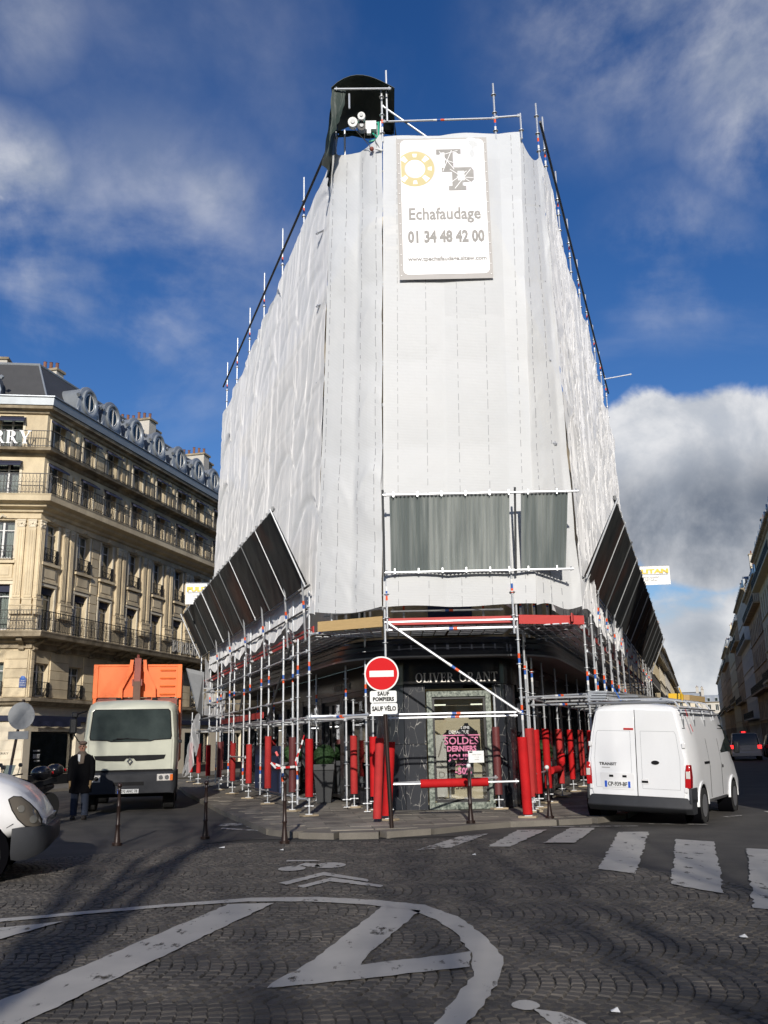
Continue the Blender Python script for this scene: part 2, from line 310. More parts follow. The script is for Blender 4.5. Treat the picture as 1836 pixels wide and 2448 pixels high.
def _corr(t, b, base=(0.43, 0.46, 0.44), lo=(0.20, 0.23, 0.225), rust=0.0):
    lk = t.links.new
    geo = t.nodes.new('ShaderNodeNewGeometry'); oi = t.nodes.new('ShaderNodeObjectInfo')
    mp = N(t, 'ShaderNodeMapping'); mp.inputs['Scale'].default_value = (5, .7, 0.10); lk(geo.outputs['Position'], mp.inputs[0])
    n = N(t, 'ShaderNodeTexNoise'); n.inputs['Scale'].default_value = 1.6; n.inputs['Detail'].default_value = 7; lk(mp.outputs[0], n.inputs['Vector'])
    ad = N(t, 'ShaderNodeMath', operation='MULTIPLY_ADD'); ad.inputs[1].default_value = 0.28; ad.inputs[2].default_value = -0.14; lk(oi.outputs['Random'], ad.inputs[0])
    s = N(t, 'ShaderNodeMath', operation='ADD'); lk(n.outputs[0], s.inputs[0]); lk(ad.outputs[0], s.inputs[1])
    r = N(t, 'ShaderNodeValToRGB'); e = r.color_ramp.elements; e[0].position = 0.36; e[0].color = (*lo, 1); e[1].position = 0.66; e[1].color = (*base, 1)
    lk(s.outputs[0], r.inputs[0]); out = r.outputs[0]
    if rust:
        n2 = N(t, 'ShaderNodeTexNoise'); n2.inputs['Scale'].default_value = 0.45; lk(geo.outputs['Position'], n2.inputs['Vector'])
        rr = N(t, 'ShaderNodeMapRange'); rr.inputs['From Min'].default_value = 0.52; rr.inputs['From Max'].default_value = 0.72; rr.inputs['To Max'].default_value = rust; lk(n2.outputs[0], rr.inputs['Value'])
        mx = N(t, 'ShaderNodeMix', data_type='RGBA'); mx.inputs[7].default_value = (0.16, 0.05, 0.02, 1); lk(rr.outputs[0], mx.inputs[0]); lk(out, mx.inputs[6]); out = mx.outputs[2]
    lk(out, b.inputs['Base Color']); b.inputs['Metallic'].default_value = 0.15; b.inputs['Roughness'].default_value = 0.55
M['corr'] = ring_mat('corrugated galvanised sheet', _corr)
M['corr_d'] = ring_mat('dark corrugated sheet', lambda t, b: _corr(t, b, (0.055, 0.058, 0.056), (0.022, 0.024, 0.026), 0.35))
def _paint(t, b, wear=(0.36, 0.44), col=(0.46, 0.445, 0.41)):
    lk = t.links.new
    geo = t.nodes.new('ShaderNodeNewGeometry')
    mp = N(t, 'ShaderNodeMapping'); mp.inputs['Scale'].default_value = (1.0, 0.45, 1); lk(geo.outputs['Position'], mp.inputs[0])
    n = N(t, 'ShaderNodeTexNoise'); n.inputs['Scale'].default_value = 5; n.inputs['Detail'].default_value = 9; n.inputs['Roughness'].default_value = 0.72; lk(mp.outputs[0], n.inputs['Vector'])
    r = N(t, 'ShaderNodeMapRange'); r.inputs['From Min'].default_value = wear[0]; r.inputs['From Max'].default_value = wear[1]; lk(n.outputs[0], r.inputs['Value'])
    n2 = N(t, 'ShaderNodeTexNoise'); n2.inputs['Scale'].default_value = 2.4; n2.inputs['Detail'].default_value = 6; lk(geo.outputs['Position'], n2.inputs['Vector'])
    c = N(t, 'ShaderNodeMix', data_type='RGBA'); c.inputs[6].default_value = (col[0] * .62, col[1] * .62, col[2] * .64, 1); c.inputs[7].default_value = (*col, 1)
    lk(n2.outputs[0], c.inputs[0]); lk(c.outputs[2], b.inputs['Base Color']); b.inputs['Roughness'].default_value = 0.6
    tr = N(t, 'ShaderNodeBsdfTransparent'); ms = N(t, 'ShaderNodeMixShader'); lk(r.outputs[0], ms.inputs[0]); lk(tr.outputs[0], ms.inputs[1]); lk(b.outputs[0], ms.inputs[2])
    lk(ms.outputs[0], t.nodes['Material Output'].inputs[0])
M['paint'] = ring_mat('road paint', lambda t, b: _paint(t, b, (0.35, 0.42)))
M['paint_worn'] = ring_mat('worn road paint', lambda t, b: _paint(t, b, (0.40, 0.52)))
def _glass(t, b, tint=(0.55, 0.60, 0.58), f=0.16):
    lk = t.links.new
    tr = N(t, 'ShaderNodeBsdfTransparent'); tr.inputs[0].default_value = (*tint, 1)
    gl = N(t, 'ShaderNodeBsdfGlossy'); gl.inputs['Roughness'].default_value = 0.03; gl.inputs[0].default_value = (0.9, 0.92, 0.95, 1)
    fr = N(t, 'ShaderNodeFresnel'); fr.inputs[0].default_value = 1.55
    ad = N(t, 'ShaderNodeMath', operation='ADD'); ad.use_clamp = True; ad.inputs[1].default_value = f * 0.3; lk(fr.outputs[0], ad.inputs[0])
    ms = N(t, 'ShaderNodeMixShader'); lk(ad.outputs[0], ms.inputs[0]); lk(tr.outputs[0], ms.inputs[1]); lk(gl.outputs[0], ms.inputs[2])
    lk(ms.outputs[0], t.nodes['Material Output'].inputs[0])
M['glass'] = ring_mat('window glass', lambda t, b: _glass(t, b))
M['shopglass'] = ring_mat('shop glass', lambda t, b: _glass(t, b, (0.88, 0.88, 0.86)))
M['dark_glass'] = ring_mat('smoked windscreen', lambda t, b: _glass(t, b, (0.20, 0.26, 0.24), 0.3))
def emis(name, col, s):
    m = bpy.data.materials.new(name); m.use_nodes = True; t = m.node_tree; b = t.nodes['Principled BSDF']
    b.inputs['Base Color'].default_value = (*col, 1); b.inputs['Emission Color'].default_value = (*col, 1); b.inputs['Emission Strength'].default_value = s; return m
M['brake'] = emis('lit brake lamp', (0.9, 0.03, 0.03), 2.0)
M['tube_l'] = emis('lit fluorescent tube', (0.9, 0.95, 0.8), 0.9)
# ---------------------------------------------------------------- mesh builder
class B:
    def __init__(s, M4=None): s.v = []; s.f = []; s.m = []; s.M = M4 or Matrix.Identity(4)
    def add(s, vs_, fs, m=0, M4=None):
        X = s.M @ M4 if M4 is not None else s.M
        o = len(s.v); s.v += [tuple(X @ Vector(p)) for p in vs_]; s.f += [tuple(i + o for i in f) for f in fs]; s.m += [m] * len(fs); return s
    def box(s, x0, x1, y0, y1, z0, z1, m=0, M4=None):
        return s.add([(x0, y0, z0), (x1, y0, z0), (x1, y1, z0), (x0, y1, z0), (x0, y0, z1), (x1, y0, z1), (x1, y1, z1), (x0, y1, z1)],
                     [(3, 2, 1, 0), (4, 5, 6, 7), (0, 1, 5, 4), (1, 2, 6, 5), (2, 3, 7, 6), (3, 0, 4, 7)], m, M4)
    def cb(s, c, sz, m=0, rz=0, M4=None):
        X = Matrix.Translation(c) @ Matrix.Rotation(rz, 4, 'Z')
        if M4 is not None: X = M4 @ X
        return s.box(-sz[0] / 2, sz[0] / 2, -sz[1] / 2, sz[1] / 2, -sz[2] / 2, sz[2] / 2, m, X)
    def rings(s, R, m=0, closed=True, cap=True, M4=None):
        n = len(R[0]); vs_ = [p for r in R for p in r]; fs = []
        for i in range(len(R) - 1):
            for j in range(n if closed else n - 1):
                k = (j + 1) % n; fs.append((i * n + j, i * n + k, (i + 1) * n + k, (i + 1) * n + j))
        if cap: fs.append(tuple(range(n - 1, -1, -1))); fs.append(tuple((len(R) - 1) * n + j for j in range(n)))
        return s.add(vs_, fs, m, M4)
    def path(s, pts, r, n=8, m=0, cap=True):
        pts = [Vector(p) for p in pts]; R = []
        rr = r if isinstance(r, (list, tuple)) else [r] * len(pts)
        ref = None
        for i, p in enumerate(pts):
            a = pts[max(i - 1, 0)]; b = pts[min(i + 1, len(pts) - 1)]; d = (b - a).normalized()
            if ref is None: ref = d.orthogonal().normalized()
            u = (ref - d * ref.dot(d)); u = u.normalized() if u.length > 1e-6 else d.orthogonal().normalized(); ref = u; w = d.cross(u)
            R.append([tuple(p + rr[i] * (cos(2 * PI * k / n) * u + sin(2 * PI * k / n) * w)) for k in range(n)])
        return s.rings(R, m, True, cap)
    def lathe(s, prof, n=12, c=(0, 0, 0), m=0, cap=True):
        return s.rings([[(c[0] + r * cos(2 * PI * k / n), c[1] + r * sin(2 * PI * k / n), c[2] + z) for k in range(n)] for r, z in prof], m, True, cap)
    def disc(s, c, axis, r, th, n=20, m=0, r2=None):
        c = Vector(c); d = Vector(axis).normalized(); return s.path([c - d * th / 2, c + d * th / 2], [r, r2 or r], n, m)
    def prism(s, P, z0, z1, m=0, M4=None):
        n = len(P); vs_ = [(x, y, z0) for x, y in P] + [(x, y, z1) for x, y in P]
        fs = [tuple(range(n - 1, -1, -1)), tuple(range(n, 2 * n))] + [(i, (i + 1) % n, n + (i + 1) % n, n + i) for i in range(n)]
        return s.add(vs_, fs, m, M4)
    def extr_y(s, P, y0, y1, m=0, M4=None):      # polygon in x-z pushed along y
        n = len(P); vs_ = [(x, y0, z) for x, z in P] + [(x, y1, z) for x, z in P]
        fs = [tuple(range(n)), tuple(range(2 * n - 1, n - 1, -1))] + [(i, n + i, n + (i + 1) % n, (i + 1) % n) for i in range(n)]
        return s.add(vs_, fs, m, M4)
    def extr_x(s, P, x0, x1, m=0, M4=None):      # polygon in y-z pushed along x
        n = len(P); vs_ = [(x0, y, z) for y, z in P] + [(x1, y, z) for y, z in P]
        fs = [tuple(range(n)), tuple(range(2 * n - 1, n - 1, -1))] + [(i, n + i, n + (i + 1) % n, (i + 1) % n) for i in range(n)]
        return s.add(vs_, fs, m, M4)
    def ball(s, c, r, n=10, k=6, m=0, sc=(1, 1, 1)):
        R = [[(c[0] + sc[0] * r * sin(PI * i / k) * cos(2 * PI * j / n), c[1] + sc[1] * r * sin(PI * i / k) * sin(2 * PI * j / n), c[2] - sc[2] * r * cos(PI * i / k)) for j in range(n)] for i in range(1, k)]
        s.rings(R, m); return s
    def data(s, name, mats, smooth=True, ang=35, fixn=True):
        me = bpy.data.meshes.new(name); me.from_pydata(s.v, [], s.f)
        for mm in (mats if isinstance(mats, (list, tuple)) else [mats]): me.materials.append(mm if not isinstance(mm, str) else M[mm])
        if len(set(s.m)) > 1: me.polygons.foreach_set('material_index', s.m)
        if fixn:
            bm = bmesh.new(); bm.from_mesh(me); bmesh.ops.recalc_face_normals(bm, faces=bm.faces); bm.to_mesh(me); bm.free()
        if smooth: me.shade_smooth(); me.set_sharp_from_angle(angle=rad(ang))
        return me
    def build(s, name, mats, parent=None, smooth=True, ang=35, fixn=True, local=False, bev=0.0):
        """vertices are world coordinates (or the parent's own when local=True); the origin goes to the piece's base"""
        v = np.array(s.v); lo, hi = v.min(0), v.max(0); c = Vector(((lo[0] + hi[0]) / 2, (lo[1] + hi[1]) / 2, lo[2]))
        s.v = [(p[0] - c.x, p[1] - c.y, p[2] - c.z) for p in s.v]
        me = s.data(name, mats, smooth, ang, fixn); o = bpy.data.objects.new(name, me); COL.objects.link(o)
        o.location = c
        if parent is not None:
            o.parent = parent
            if not local: o.matrix_parent_inverse = W(parent).inverted()
            elif parent.parent is not None: o.location = parent.matrix_basis.inverted() @ c
        if bev:
            md = o.modifiers.new('bevel', 'BEVEL'); md.width = bev; md.segments = 2; md.limit_method = 'ANGLE'; md.angle_limit = rad(40)
        return o
_W = {}
def W(o):
    if o.name in _W: return _W[o.name]
    m = Matrix.LocRotScale(o.location, o.rotation_euler, None)
    if o.parent is not None: m = W(o.parent) @ o.matrix_parent_inverse @ m
    _W[o.name] = m; return m
def tag(o, label=None, cat=None, group=None, kind=None):
    if label: o['label'] = label
    if cat: o['category'] = cat
    if group: o['group'] = group
    if kind: o['kind'] = kind
    return o
def thing(name, label, cat, loc=(0, 0, 0), rz=0.0, group=None, kind=None):
    o = bpy.data.objects.new(name, None); COL.objects.link(o); o.location = loc; o.rotation_euler = (0, 0, rz); o.empty_display_size = 0.3
    return tag(o, label, cat, group, kind)
def inst(me, name, parent, loc, rz=0.0, rot=None, scale=None):
    o = bpy.data.objects.new(name, me); COL.objects.link(o); o.location = loc; o.rotation_euler = rot or (0, 0, rz); o.parent = parent
    if scale: o.scale = scale
    return o
def dup(root, loc, rz, label=None):
    r = root.copy(); COL.objects.link(r); r.location = loc; r.rotation_euler = (0, 0, rz)
    if label: r['label'] = label
    for ch in list(root.children):
        c = ch.copy(); COL.objects.link(c); c.parent = r; c.matrix_parent_inverse = ch.matrix_parent_inverse
        for g in ch.children:
            d = g.copy(); COL.objects.link(d); d.parent = c; d.matrix_parent_inverse = g.matrix_parent_inverse
    return r
def text(name, body, size, mats, parent, M4, depth=0.002, align='CENTER', sx=1.0, local=False, bold=0.0, spacing=1.0):
    cu = bpy.data.curves.new(name, 'FONT'); cu.body = body; cu.size = size; cu.extrude = depth; cu.align_x = align; cu.align_y = 'CENTER'; cu.resolution_u = 2
    cu.offset = bold; cu.space_character = spacing
    ob = bpy.data.objects.new(name + '_tmp', cu); me = bpy.data.meshes.new_from_object(ob)
    me.transform(M4 @ Matrix.Diagonal((sx, 1, 1, 1))); me.materials.clear(); me.materials.append(M[mats]); me.name = name
    bpy.data.objects.remove(ob); bpy.data.curves.remove(cu)
    o = bpy.data.objects.new(name, me); COL.objects.link(o)
    if parent is not None:
        o.parent = parent
        if not local: o.matrix_parent_inverse = W(parent).inverted()
        elif parent.parent is not None: o.location = parent.matrix_basis.inverted() @ Vector((0, 0, 0))
    return o
def face_m(c, az_out, roll=0.0):
    """frame whose XY plane is vertical and whose +Z points out along azimuth az_out (deg, from +Y clockwise)"""
    a = rad(az_out); z = Vector((sin(a), cos(a), 0)); x = Vector((-z.y, z.x, 0)); y = Vector((0, 0, 1))
    m = Matrix(((x.x, y.x, z.x, c[0]), (x.y, y.y, z.y, c[1]), (x.z, y.z, z.z, c[2]), (0, 0, 0, 1)))
    return m @ Matrix.Rotation(roll, 4, 'Z')
# serif capitals out of strokes, height 1
def glyph(ch):
    P = []; ww = 0.17; th = 0.065; sf = 0.055
    def bar(x0, x1, y0, y1): P.append([(x0, y0), (x1, y0), (x1, y1), (x0, y1)])
    def slab(x0, x1, top): bar(x0, x1, 1 - sf if top else 0, 1 if top else sf)
    def stem(x, w=ww): bar(x, x + w, 0, 1); slab(x - .08, x + w + .08, 0); slab(x - .08, x + w + .08, 1)
    def arc(cx, cy, rx, ry, a0, a1, wx, wy, n=14):
        for i in range(n):
            a, b = rad(a0 + (a1 - a0) * i / n), rad(a0 + (a1 - a0) * (i + 1) / n)
            P.append([(cx + (rx - wx) * cos(a), cy + (ry - wy) * sin(a)), (cx + rx * cos(a), cy + ry * sin(a)), (cx + rx * cos(b), cy + ry * sin(b)), (cx + (rx - wx) * cos(b), cy + (ry - wy) * sin(b))])
    def diag(x0, y0, x1, y1, w): P.append([(x0 - w / 2, y0), (x0 + w / 2, y0), (x1 + w / 2, y1), (x1 - w / 2, y1)])
    adv = .8
    if ch == 'O': arc(.42, .5, .42, .52, 0, 360, ww, th, 24); adv = .84
    elif ch == 'L': stem(.08); bar(.08, .62, 0, th); bar(.57, .62, 0, .28); adv = .62
    elif ch == 'I': stem(.08); adv = .33
    elif ch == 'V': diag(.14, 1, .42, 0, ww); diag(.74, 1, .46, 0, th); slab(0, .32, 1); slab(.6, .88, 1); adv = .86
    elif ch == 'E': stem(.08); bar(.08, .62, 0, th); bar(.08, .6, 1 - th, 1); bar(.2, .5, .47, .47 + th); bar(.57, .62, 0, .26); bar(.55, .6, .76, 1); bar(.46, .5, .38, .62); adv = .68
    elif ch == 'R': stem(.08); arc(.3, .74, .36, .26, -90, 90, ww, th, 10); bar(.2, .32, .48, .48 + th); bar(.2, .32, 1 - th, 1); diag(.42, .5, .72, 0, ww); slab(.62, .86, 0); adv = .82
    elif ch == 'G': arc(.44, .5, .44, .52, 45, 318, ww, th, 18); bar(.66, .82, .06, .44); slab_y = .42; bar(.56, .9, .4, .45); adv = .92
    elif ch == 'A': diag(.14, 0, .40, 1, th); diag(.70, 0, .42, 1, ww); bar(.24, .6, .3, .3 + th); slab(0, .28, 0); slab(.54, .86, 0); adv = .86
    elif ch == 'N': bar(.12, .18, 0, 1); bar(.72, .78, 0, 1); diag(.16, 1, .74, 0, ww); slab(0, .28, 0); slab(.6, .88, 1); slab(0, .2, 1); adv = .9
    elif ch == 'T': stem(.28); bar(0, .72, 1 - th, 1); bar(0, .05, .76, 1); bar(.67, .72, .76, 1); adv = .72
    elif ch == 'B': stem(.08); arc(.3, .75, .34, .25, -90, 90, ww, th, 10); arc(.3, .26, .4, .27, -90, 90, ww, th, 10); bar(.2, .32, 0, th); bar(.2, .32, 1 - th, 1); bar(.2, .34, .48, .53); adv = .74
    elif ch == 'U': bar(.1, .27, .3, 1); bar(.66, .72, .3, 1); arc(.41, .32, .31, .34, 180, 360, .12, .1, 12); slab(0, .36, 1); slab(.56, .82, 1); adv = .84
    elif ch == 'Y': diag(.14, 1, .42, .42, ww); diag(.74, 1, .46, .42, th); bar(.34, .51, 0, .46); slab(.24, .61, 0); slab(0, .32, 1); slab(.58, .86, 1); adv = .86
    else: adv = .45
    return P, adv
def serif(word, h, depth, mats, parent, M4, gap=0.10, local=False, name='letter', sx=1.0):
    tot = sum(glyph(c)[1] + gap for c in word) - gap; x = -tot / 2
    for c in word:
        P, adv = glyph(c)
        if P:
            b = B(M4)
            for i, q in enumerate(P):
                b.add([((x + px) * h * sx, (py - .5) * h, z) for z in (0, depth + i * 0.0004) for px, py in q], [(3, 2, 1, 0), (4, 5, 6, 7), (0, 1, 5, 4), (1, 2, 6, 5), (2, 3, 7, 6), (3, 0, 4, 7)])
            b.build(name, mats, parent, smooth=False, local=local)
        x += adv + gap
# ================================================================= ground, setts, pavements, markings
def inside(p, P):
    x, y = p; r = False; n = len(P)
    for i in range(n):
        x0, y0 = P[i]; x1, y1 = P[(i + 1) % n]
        if (y0 > y) != (y1 > y) and x < (x1 - x0) * (y - y0) / (y1 - y0) + x0: r = not r
    return r
g = B(); g.add([(-900, -300, -.014), (900, -300, -.014), (900, 1500, -.014), (-900, 1500, -.014)], [(0, 1, 2, 3)])
ground = g.build('ground', 'joint', smooth=False, fixn=False); ground['kind'] = 'structure'
# asphalt roads everywhere round the cobbled square
SETT_P = [(-9.5, 2.0), (9.0, 2.0), (7.6, 6.0), (4.1, 10.5), (3.1, 12.5), (2.55, 15.0), (1.2, 16.75), (-.4, 16.65), (-1.5, 16.85), (-2.7, 16.85), (-4.3, 15.35), (-5.9, 14.2), (-9.5, 12.4)]
b = B(); Q = SETT_P
outer = [(-60, -60), (60, -60), (60, 330), (-60, 330)]
bm = bmesh.new()
vo = [bm.verts.new((x, y, -.006)) for x, y in outer]; vi = [bm.verts.new((x, y, -.006)) for x, y in SETT_P]
eo = [bm.edges.new((vo[i], vo[(i + 1) % 4])) for i in range(4)]; ei = [bm.edges.new((vi[i], vi[(i + 1) % len(vi)])) for i in range(len(vi))]
bmesh.ops.triangle_fill(bm, use_beauty=True, edges=eo + ei)
for f in list(bm.faces):
    if inside((f.calc_center_median().x, f.calc_center_median().y), SETT_P): bm.faces.remove(f)
me = bpy.data.meshes.new('road'); bm.to_mesh(me); bm.free(); me.materials.append(M['asphalt'])
road = bpy.data.objects.new('road', me); COL.objects.link(road); road['kind'] = 'structure'
cob = thing('cobbled_road', 'dark granite setts laid in fan arcs across the square', None, (0, 9, 0)); cob['kind'] = 'structure'
# setts in rows that fan out in repeating arcs
setts = []
Wd, pitch = 1.24, 0.102
ang = rad(-8); ca, sa = cos(ang), sin(ang)
for k in range(-4, 17):
    for j in range(-105, 120):
        Rr = 1.12; tmax = math.asin(Wd / 2 / Rr); nst = 13
        for q in range(nst):
            t = -tmax + (q + .5) * 2 * tmax / nst
            u = j * pitch + Rr * cos(t) - Rr; v = 2 + k * Wd + Rr * sin(t) * 1.0
            x = u * ca - v * sa; y = u * sa + v * ca
            if 3.6 < y and inside((x, y), SETT_P) and abs(x) < .5 * y + 1.6 and not (y > 16.3):
                setts.append((x, y, t + ang, 2 * Rr * tmax / nst))
def sett_verts(x, y, a, w, r):
    d = 0.0488 * cos(a - ang) - .0005 + r.uniform(-.003, .003); w2 = w / 2 - .0045 + r.uniform(-.004, .003); h = r.uniform(-.004, .004); tx, ty = r.uniform(-.03, .03), r.uniform(-.03, .03)
    c, s = cos(a), sin(a); V = []
    for ins, z in ((0, -.03), (.0, -.008), (.011, .004)):
        for sx, sy in ((-1, -1), (1, -1), (1, 1), (-1, 1)):
            lx, ly = sx * (d - ins) + (r.uniform(-.005, .005)), sy * (w2 - ins) + (r.uniform(-.005, .005))
            V.append((x + lx * c - ly * s, y + lx * s + ly * c, z + h + lx * tx + ly * ty))
    return V
SF = [(0, 1, 5, 4), (1, 2, 6, 5), (2, 3, 7, 6), (3, 0, 4, 7), (4, 5, 9, 8), (5, 6, 10, 9), (6, 7, 11, 10), (7, 4, 8, 11), (8, 9, 10, 11)]
def showing(s):     # nearest ones that are in the picture
    return s[1] + (0 if abs(s[0] - 0) < .40 * s[1] + .1 and s[1] > 6.0 else 100)
setts.sort(key=showing)
variants = []
for i in range(8):
    b = B(); b.v = sett_verts(0, 0, ang, .099, rnd); b.v = [(x * ca + y * sa, -x * sa + y * ca, z) for x, y, z in b.v]; b.f = SF; b.m = [0] * 9; variants.append(b.data('sett', 'sett', smooth=False, fixn=False))
for i, s in enumerate(setts[:290]):
    o = inst(variants[i % 8], 'sett', cob, (s[0], s[1] - 9, 0), s[2]); o['kind'] = 'structure'
b = B()
for s in setts[290:]:
    o = len(b.v); b.v += sett_verts(*s, rnd); b.f += [tuple(i + o for i in f) for f in SF]
b.m = [0] * len(b.f)
# per-sett tone through a mesh attribute so single stones differ
me = b.data('setts', 'sett', smooth=False, fixn=False)
ca_ = me.attributes.new('tone', 'FLOAT', 'FACE'); ca_.data.foreach_set('value', np.repeat(np.random.RandomState(3).rand(len(b.f) // 9), 9).astype('f'))
so = bpy.data.objects.new('sett_field', me); COL.objects.link(so); so.parent = cob; so.matrix_parent_inverse = W(cob).inverted(); so['kind'] = 'stuff'
_t = M['sett'].node_tree; _b = _t.nodes['Principled BSDF']; _l = _b.inputs['Base Color'].links[0].from_socket
_a = _t.nodes.new('ShaderNodeAttribute'); _a.attribute_name = 'tone'; _mr = _t.nodes.new('ShaderNodeMapRange'); _mr.inputs['To Min'].default_value = .8; _mr.inputs['To Max'].default_value = 1.28
_t.links.new(_a.outputs['Fac'], _mr.inputs['Value']); _s = _t.nodes.new('ShaderNodeVectorMath'); _s.operation = 'SCALE'; _t.links.new(_l, _s.inputs[0]); _t.links.new(_mr.outputs[0], _s.inputs['Scale']); _t.links.new(_s.outputs[0], _b.inputs['Base Color'])

# --- road paint: thin sheets just above the stones
def ragged(P, step=.09, amp=.018):
    out = []
    for i in range(len(P)):
        a, c = Vector(P[i]), Vector(P[(i + 1) % len(P)]); n = max(1, int((c - a).length / step))
        for q in range(n):
            p = a.lerp(c, q / n); out.append((p.x + rnd.uniform(-amp, amp), p.y + rnd.uniform(-amp, amp)))
    return out
def paint_sheet(name, polys, mt, z, label, amp=.014, step=.11):
    bm = bmesh.new()
    for P in polys:
        vs_ = [bm.verts.new((x, y, z)) for x, y in ragged(P, step, amp)]
        es = [bm.edges.new((vs_[i], vs_[(i + 1) % len(vs_)])) for i in range(len(vs_))]
        bmesh.ops.triangle_fill(bm, use_beauty=True, edges=es)
    for f in bm.faces:
        if f.normal.z < 0: f.normal_flip()
    me = bpy.data.meshes.new(name); bm.to_mesh(me); bm.free(); me.materials.append(M[mt])
    o = bpy.data.objects.new(name, me); COL.objects.link(o); o.parent = road; o['label'] = label; return o
ZP = 0.0135
outl = [(-7.5, 9.0), (-3.9, 9.62), (-2.38, 10.28), (-1.55, 10.56), (-.81, 10.53), (-.17, 10.26), (.33, 9.9), (.62, 9.25), (.78, 8.42), (.85, 7.6), (.76, 6.98), (.56, 6.3), (.3, 5.5), (-.2, 4.3)]
inn = [(-.38, 4.3), (.12, 5.5), (.36, 6.35), (.56, 7.0), (.62, 7.62), (.56, 8.4), (.42, 9.1), (.17, 9.66), (-.25, 9.98), (-.85, 10.25), (-1.55, 10.33), (-2.34, 10.1), (-3.85, 9.46), (-7.5, 8.84)]
paint_sheet('lane_line', [outl + inn], 'paint', ZP, 'white line that bends round the hatched island')
paint_sheet('hatch_stripe', [[(-3.3, 4.2), (-2.65, 6.6), (-1.72, 10.2), (-1.25, 10.2), (-2.28, 6.14), (-2.72, 4.2)]], 'paint', ZP, 'long white hatch stripe on the left')
paint_sheet('hatch_stripe', [[(-.89, 6.82), (-.62, 7.62), (-.1, 9.85), (.28, 9.6), (-.2, 7.75), (-.24, 7.42), (.63, 7.79), (.56, 7.3), (-.24, 7.0)]], 'paint', ZP, 'white chevron of the hatched island')
paint_sheet('hatch_stripe', [[(-5.2, 8.2), (-3.9, 9.05), (-3.2, 9.42), (-3.47, 8.65), (-4.6, 7.2)]], 'paint', ZP, 'white hatch stripe cut off by the left edge')
CW = [[(1.5, 14.9), (2.32, 17.4), (2.85, 17.36), (1.85, 14.85)], [(2.45, 15.3), (3.33, 17.6), (3.76, 17.5), (2.93, 15.2)],
      [(2.62, 12.2), (4.0, 16.7), (4.5, 16.6), (2.98, 11.75)], [(3.16, 10.9), (4.6, 15.4), (5.05, 14.9), (3.5, 10.2)], [(3.5, 9.4), (5.2, 14.0), (5.8, 13.6), (4.1, 8.8)]]
for i, P in enumerate([[(.35, 14.6), (1.2, 16.5), (1.75, 16.9), (.95, 14.9)]] + CW):
    paint_sheet('crossing_stripe', [P], 'paint_worn' if i in (0,) else 'paint', ZP, 'worn white zebra stripe', amp=.022)
paint_sheet('give_way_line', [[(3.0, 17.95), (4.6, 17.75), (4.6, 17.65), (3.0, 17.85)], [(4.9, 18.1), (5.9, 17.75), (5.9, 17.66), (4.9, 18.0)], [(6.7, 19.2), (7.2, 19.5), (7.2, 19.4), (6.8, 19.1)]], 'paint_worn', ZP, 'short white dashes behind the zebra crossing')
# bicycle signs: two wheels, frame and chevrons
def ell(cx, cy, a, b_, n=14): return [(cx + a * cos(2 * PI * i / n), cy + b_ * sin(2 * PI * i / n)) for i in range(n)]
paint_sheet('bicycle_symbol', [ell(-1.33, 12.85, .19, .24), ell(-.84, 13.1, .22, .28), [(-1.36, 12.95), (-1.2, 13.4), (-1.05, 13.3), (-.95, 12.95), (-1.1, 12.95), (-1.22, 13.15)], [(-1.5, 13.75), (-1.1, 13.7), (-1.0, 13.55), (-1.5, 13.6)]],
            'paint', ZP, 'white bicycle painted on the setts', amp=.012, step=.06)
paint_sheet('chevron_symbol', [[(-1.25, 11.45), (-.86, 12.15), (-.28, 11.55), (-.3, 11.75), (-.88, 12.45), (-1.35, 11.6)], [(-1.02, 11.2), (-.74, 11.65), (-.12, 11.1), (-.1, 11.25), (-.74, 11.95), (-1.12, 11.32)]],
            'paint', ZP, 'white double chevron below the bicycle', amp=.012, step=.06)
paint_sheet('bicycle_symbol', [ell(-3.35, 19.9, .26, .32), ell(-2.7, 19.4, .26, .3), [(-3.4, 19.2), (-2.6, 18.6), (-2.2, 18.35), (-2.35, 18.2), (-2.8, 18.5), (-3.4, 19.0)]], 'paint_worn', .004, 'faded bicycle sign beside the kerb', step=.08)
paint_sheet('bicycle_symbol', [ell(.83, 6.28, .09, .11), [(.86, 6.2), (1.02, 6.1), (1.2, 5.7), (1.1, 5.4), (.98, 5.6), (.9, 6.0)]], 'paint', ZP, 'top of a white bicycle sign at the bottom edge', amp=.006, step=.05)
paint_sheet('square_symbol', [[(8.0, 19.6), (8.35, 19.7), (8.45, 20.5), (8.05, 20.45)]], 'paint_worn', .004, 'small painted square in the shaded street')
# litter on the stones
lit = B()
for x, y, s in ((-2.75, 15.5, .05), (-1.72, 15.0, .03), (1.2, 13.9, .03), (2.9, 8.1, .035), (1.35, 6.1, .03)):
    lit = B(); lit.add([(x - s, y - s, .02), (x + s, y - s * .6, .012), (x + s * .8, y + s, .03), (x - s * .7, y + s * .8, .015)], [(0, 1, 2, 3)])
    o = lit.build('litter_scrap', 'sheet_white', smooth=False); tag(o, {-2.75: 'white scrap of paper on the road by the second bollard', -1.72: 'tiny white scrap on the setts by the taped bollard', 1.2: 'tiny white scrap on the setts short of the zebra', 2.9: 'pale scrap on the setts at the right edge', 1.35: 'pale scrap on the setts at the bottom'}[x], 'litter', 'scraps of litter on the road')

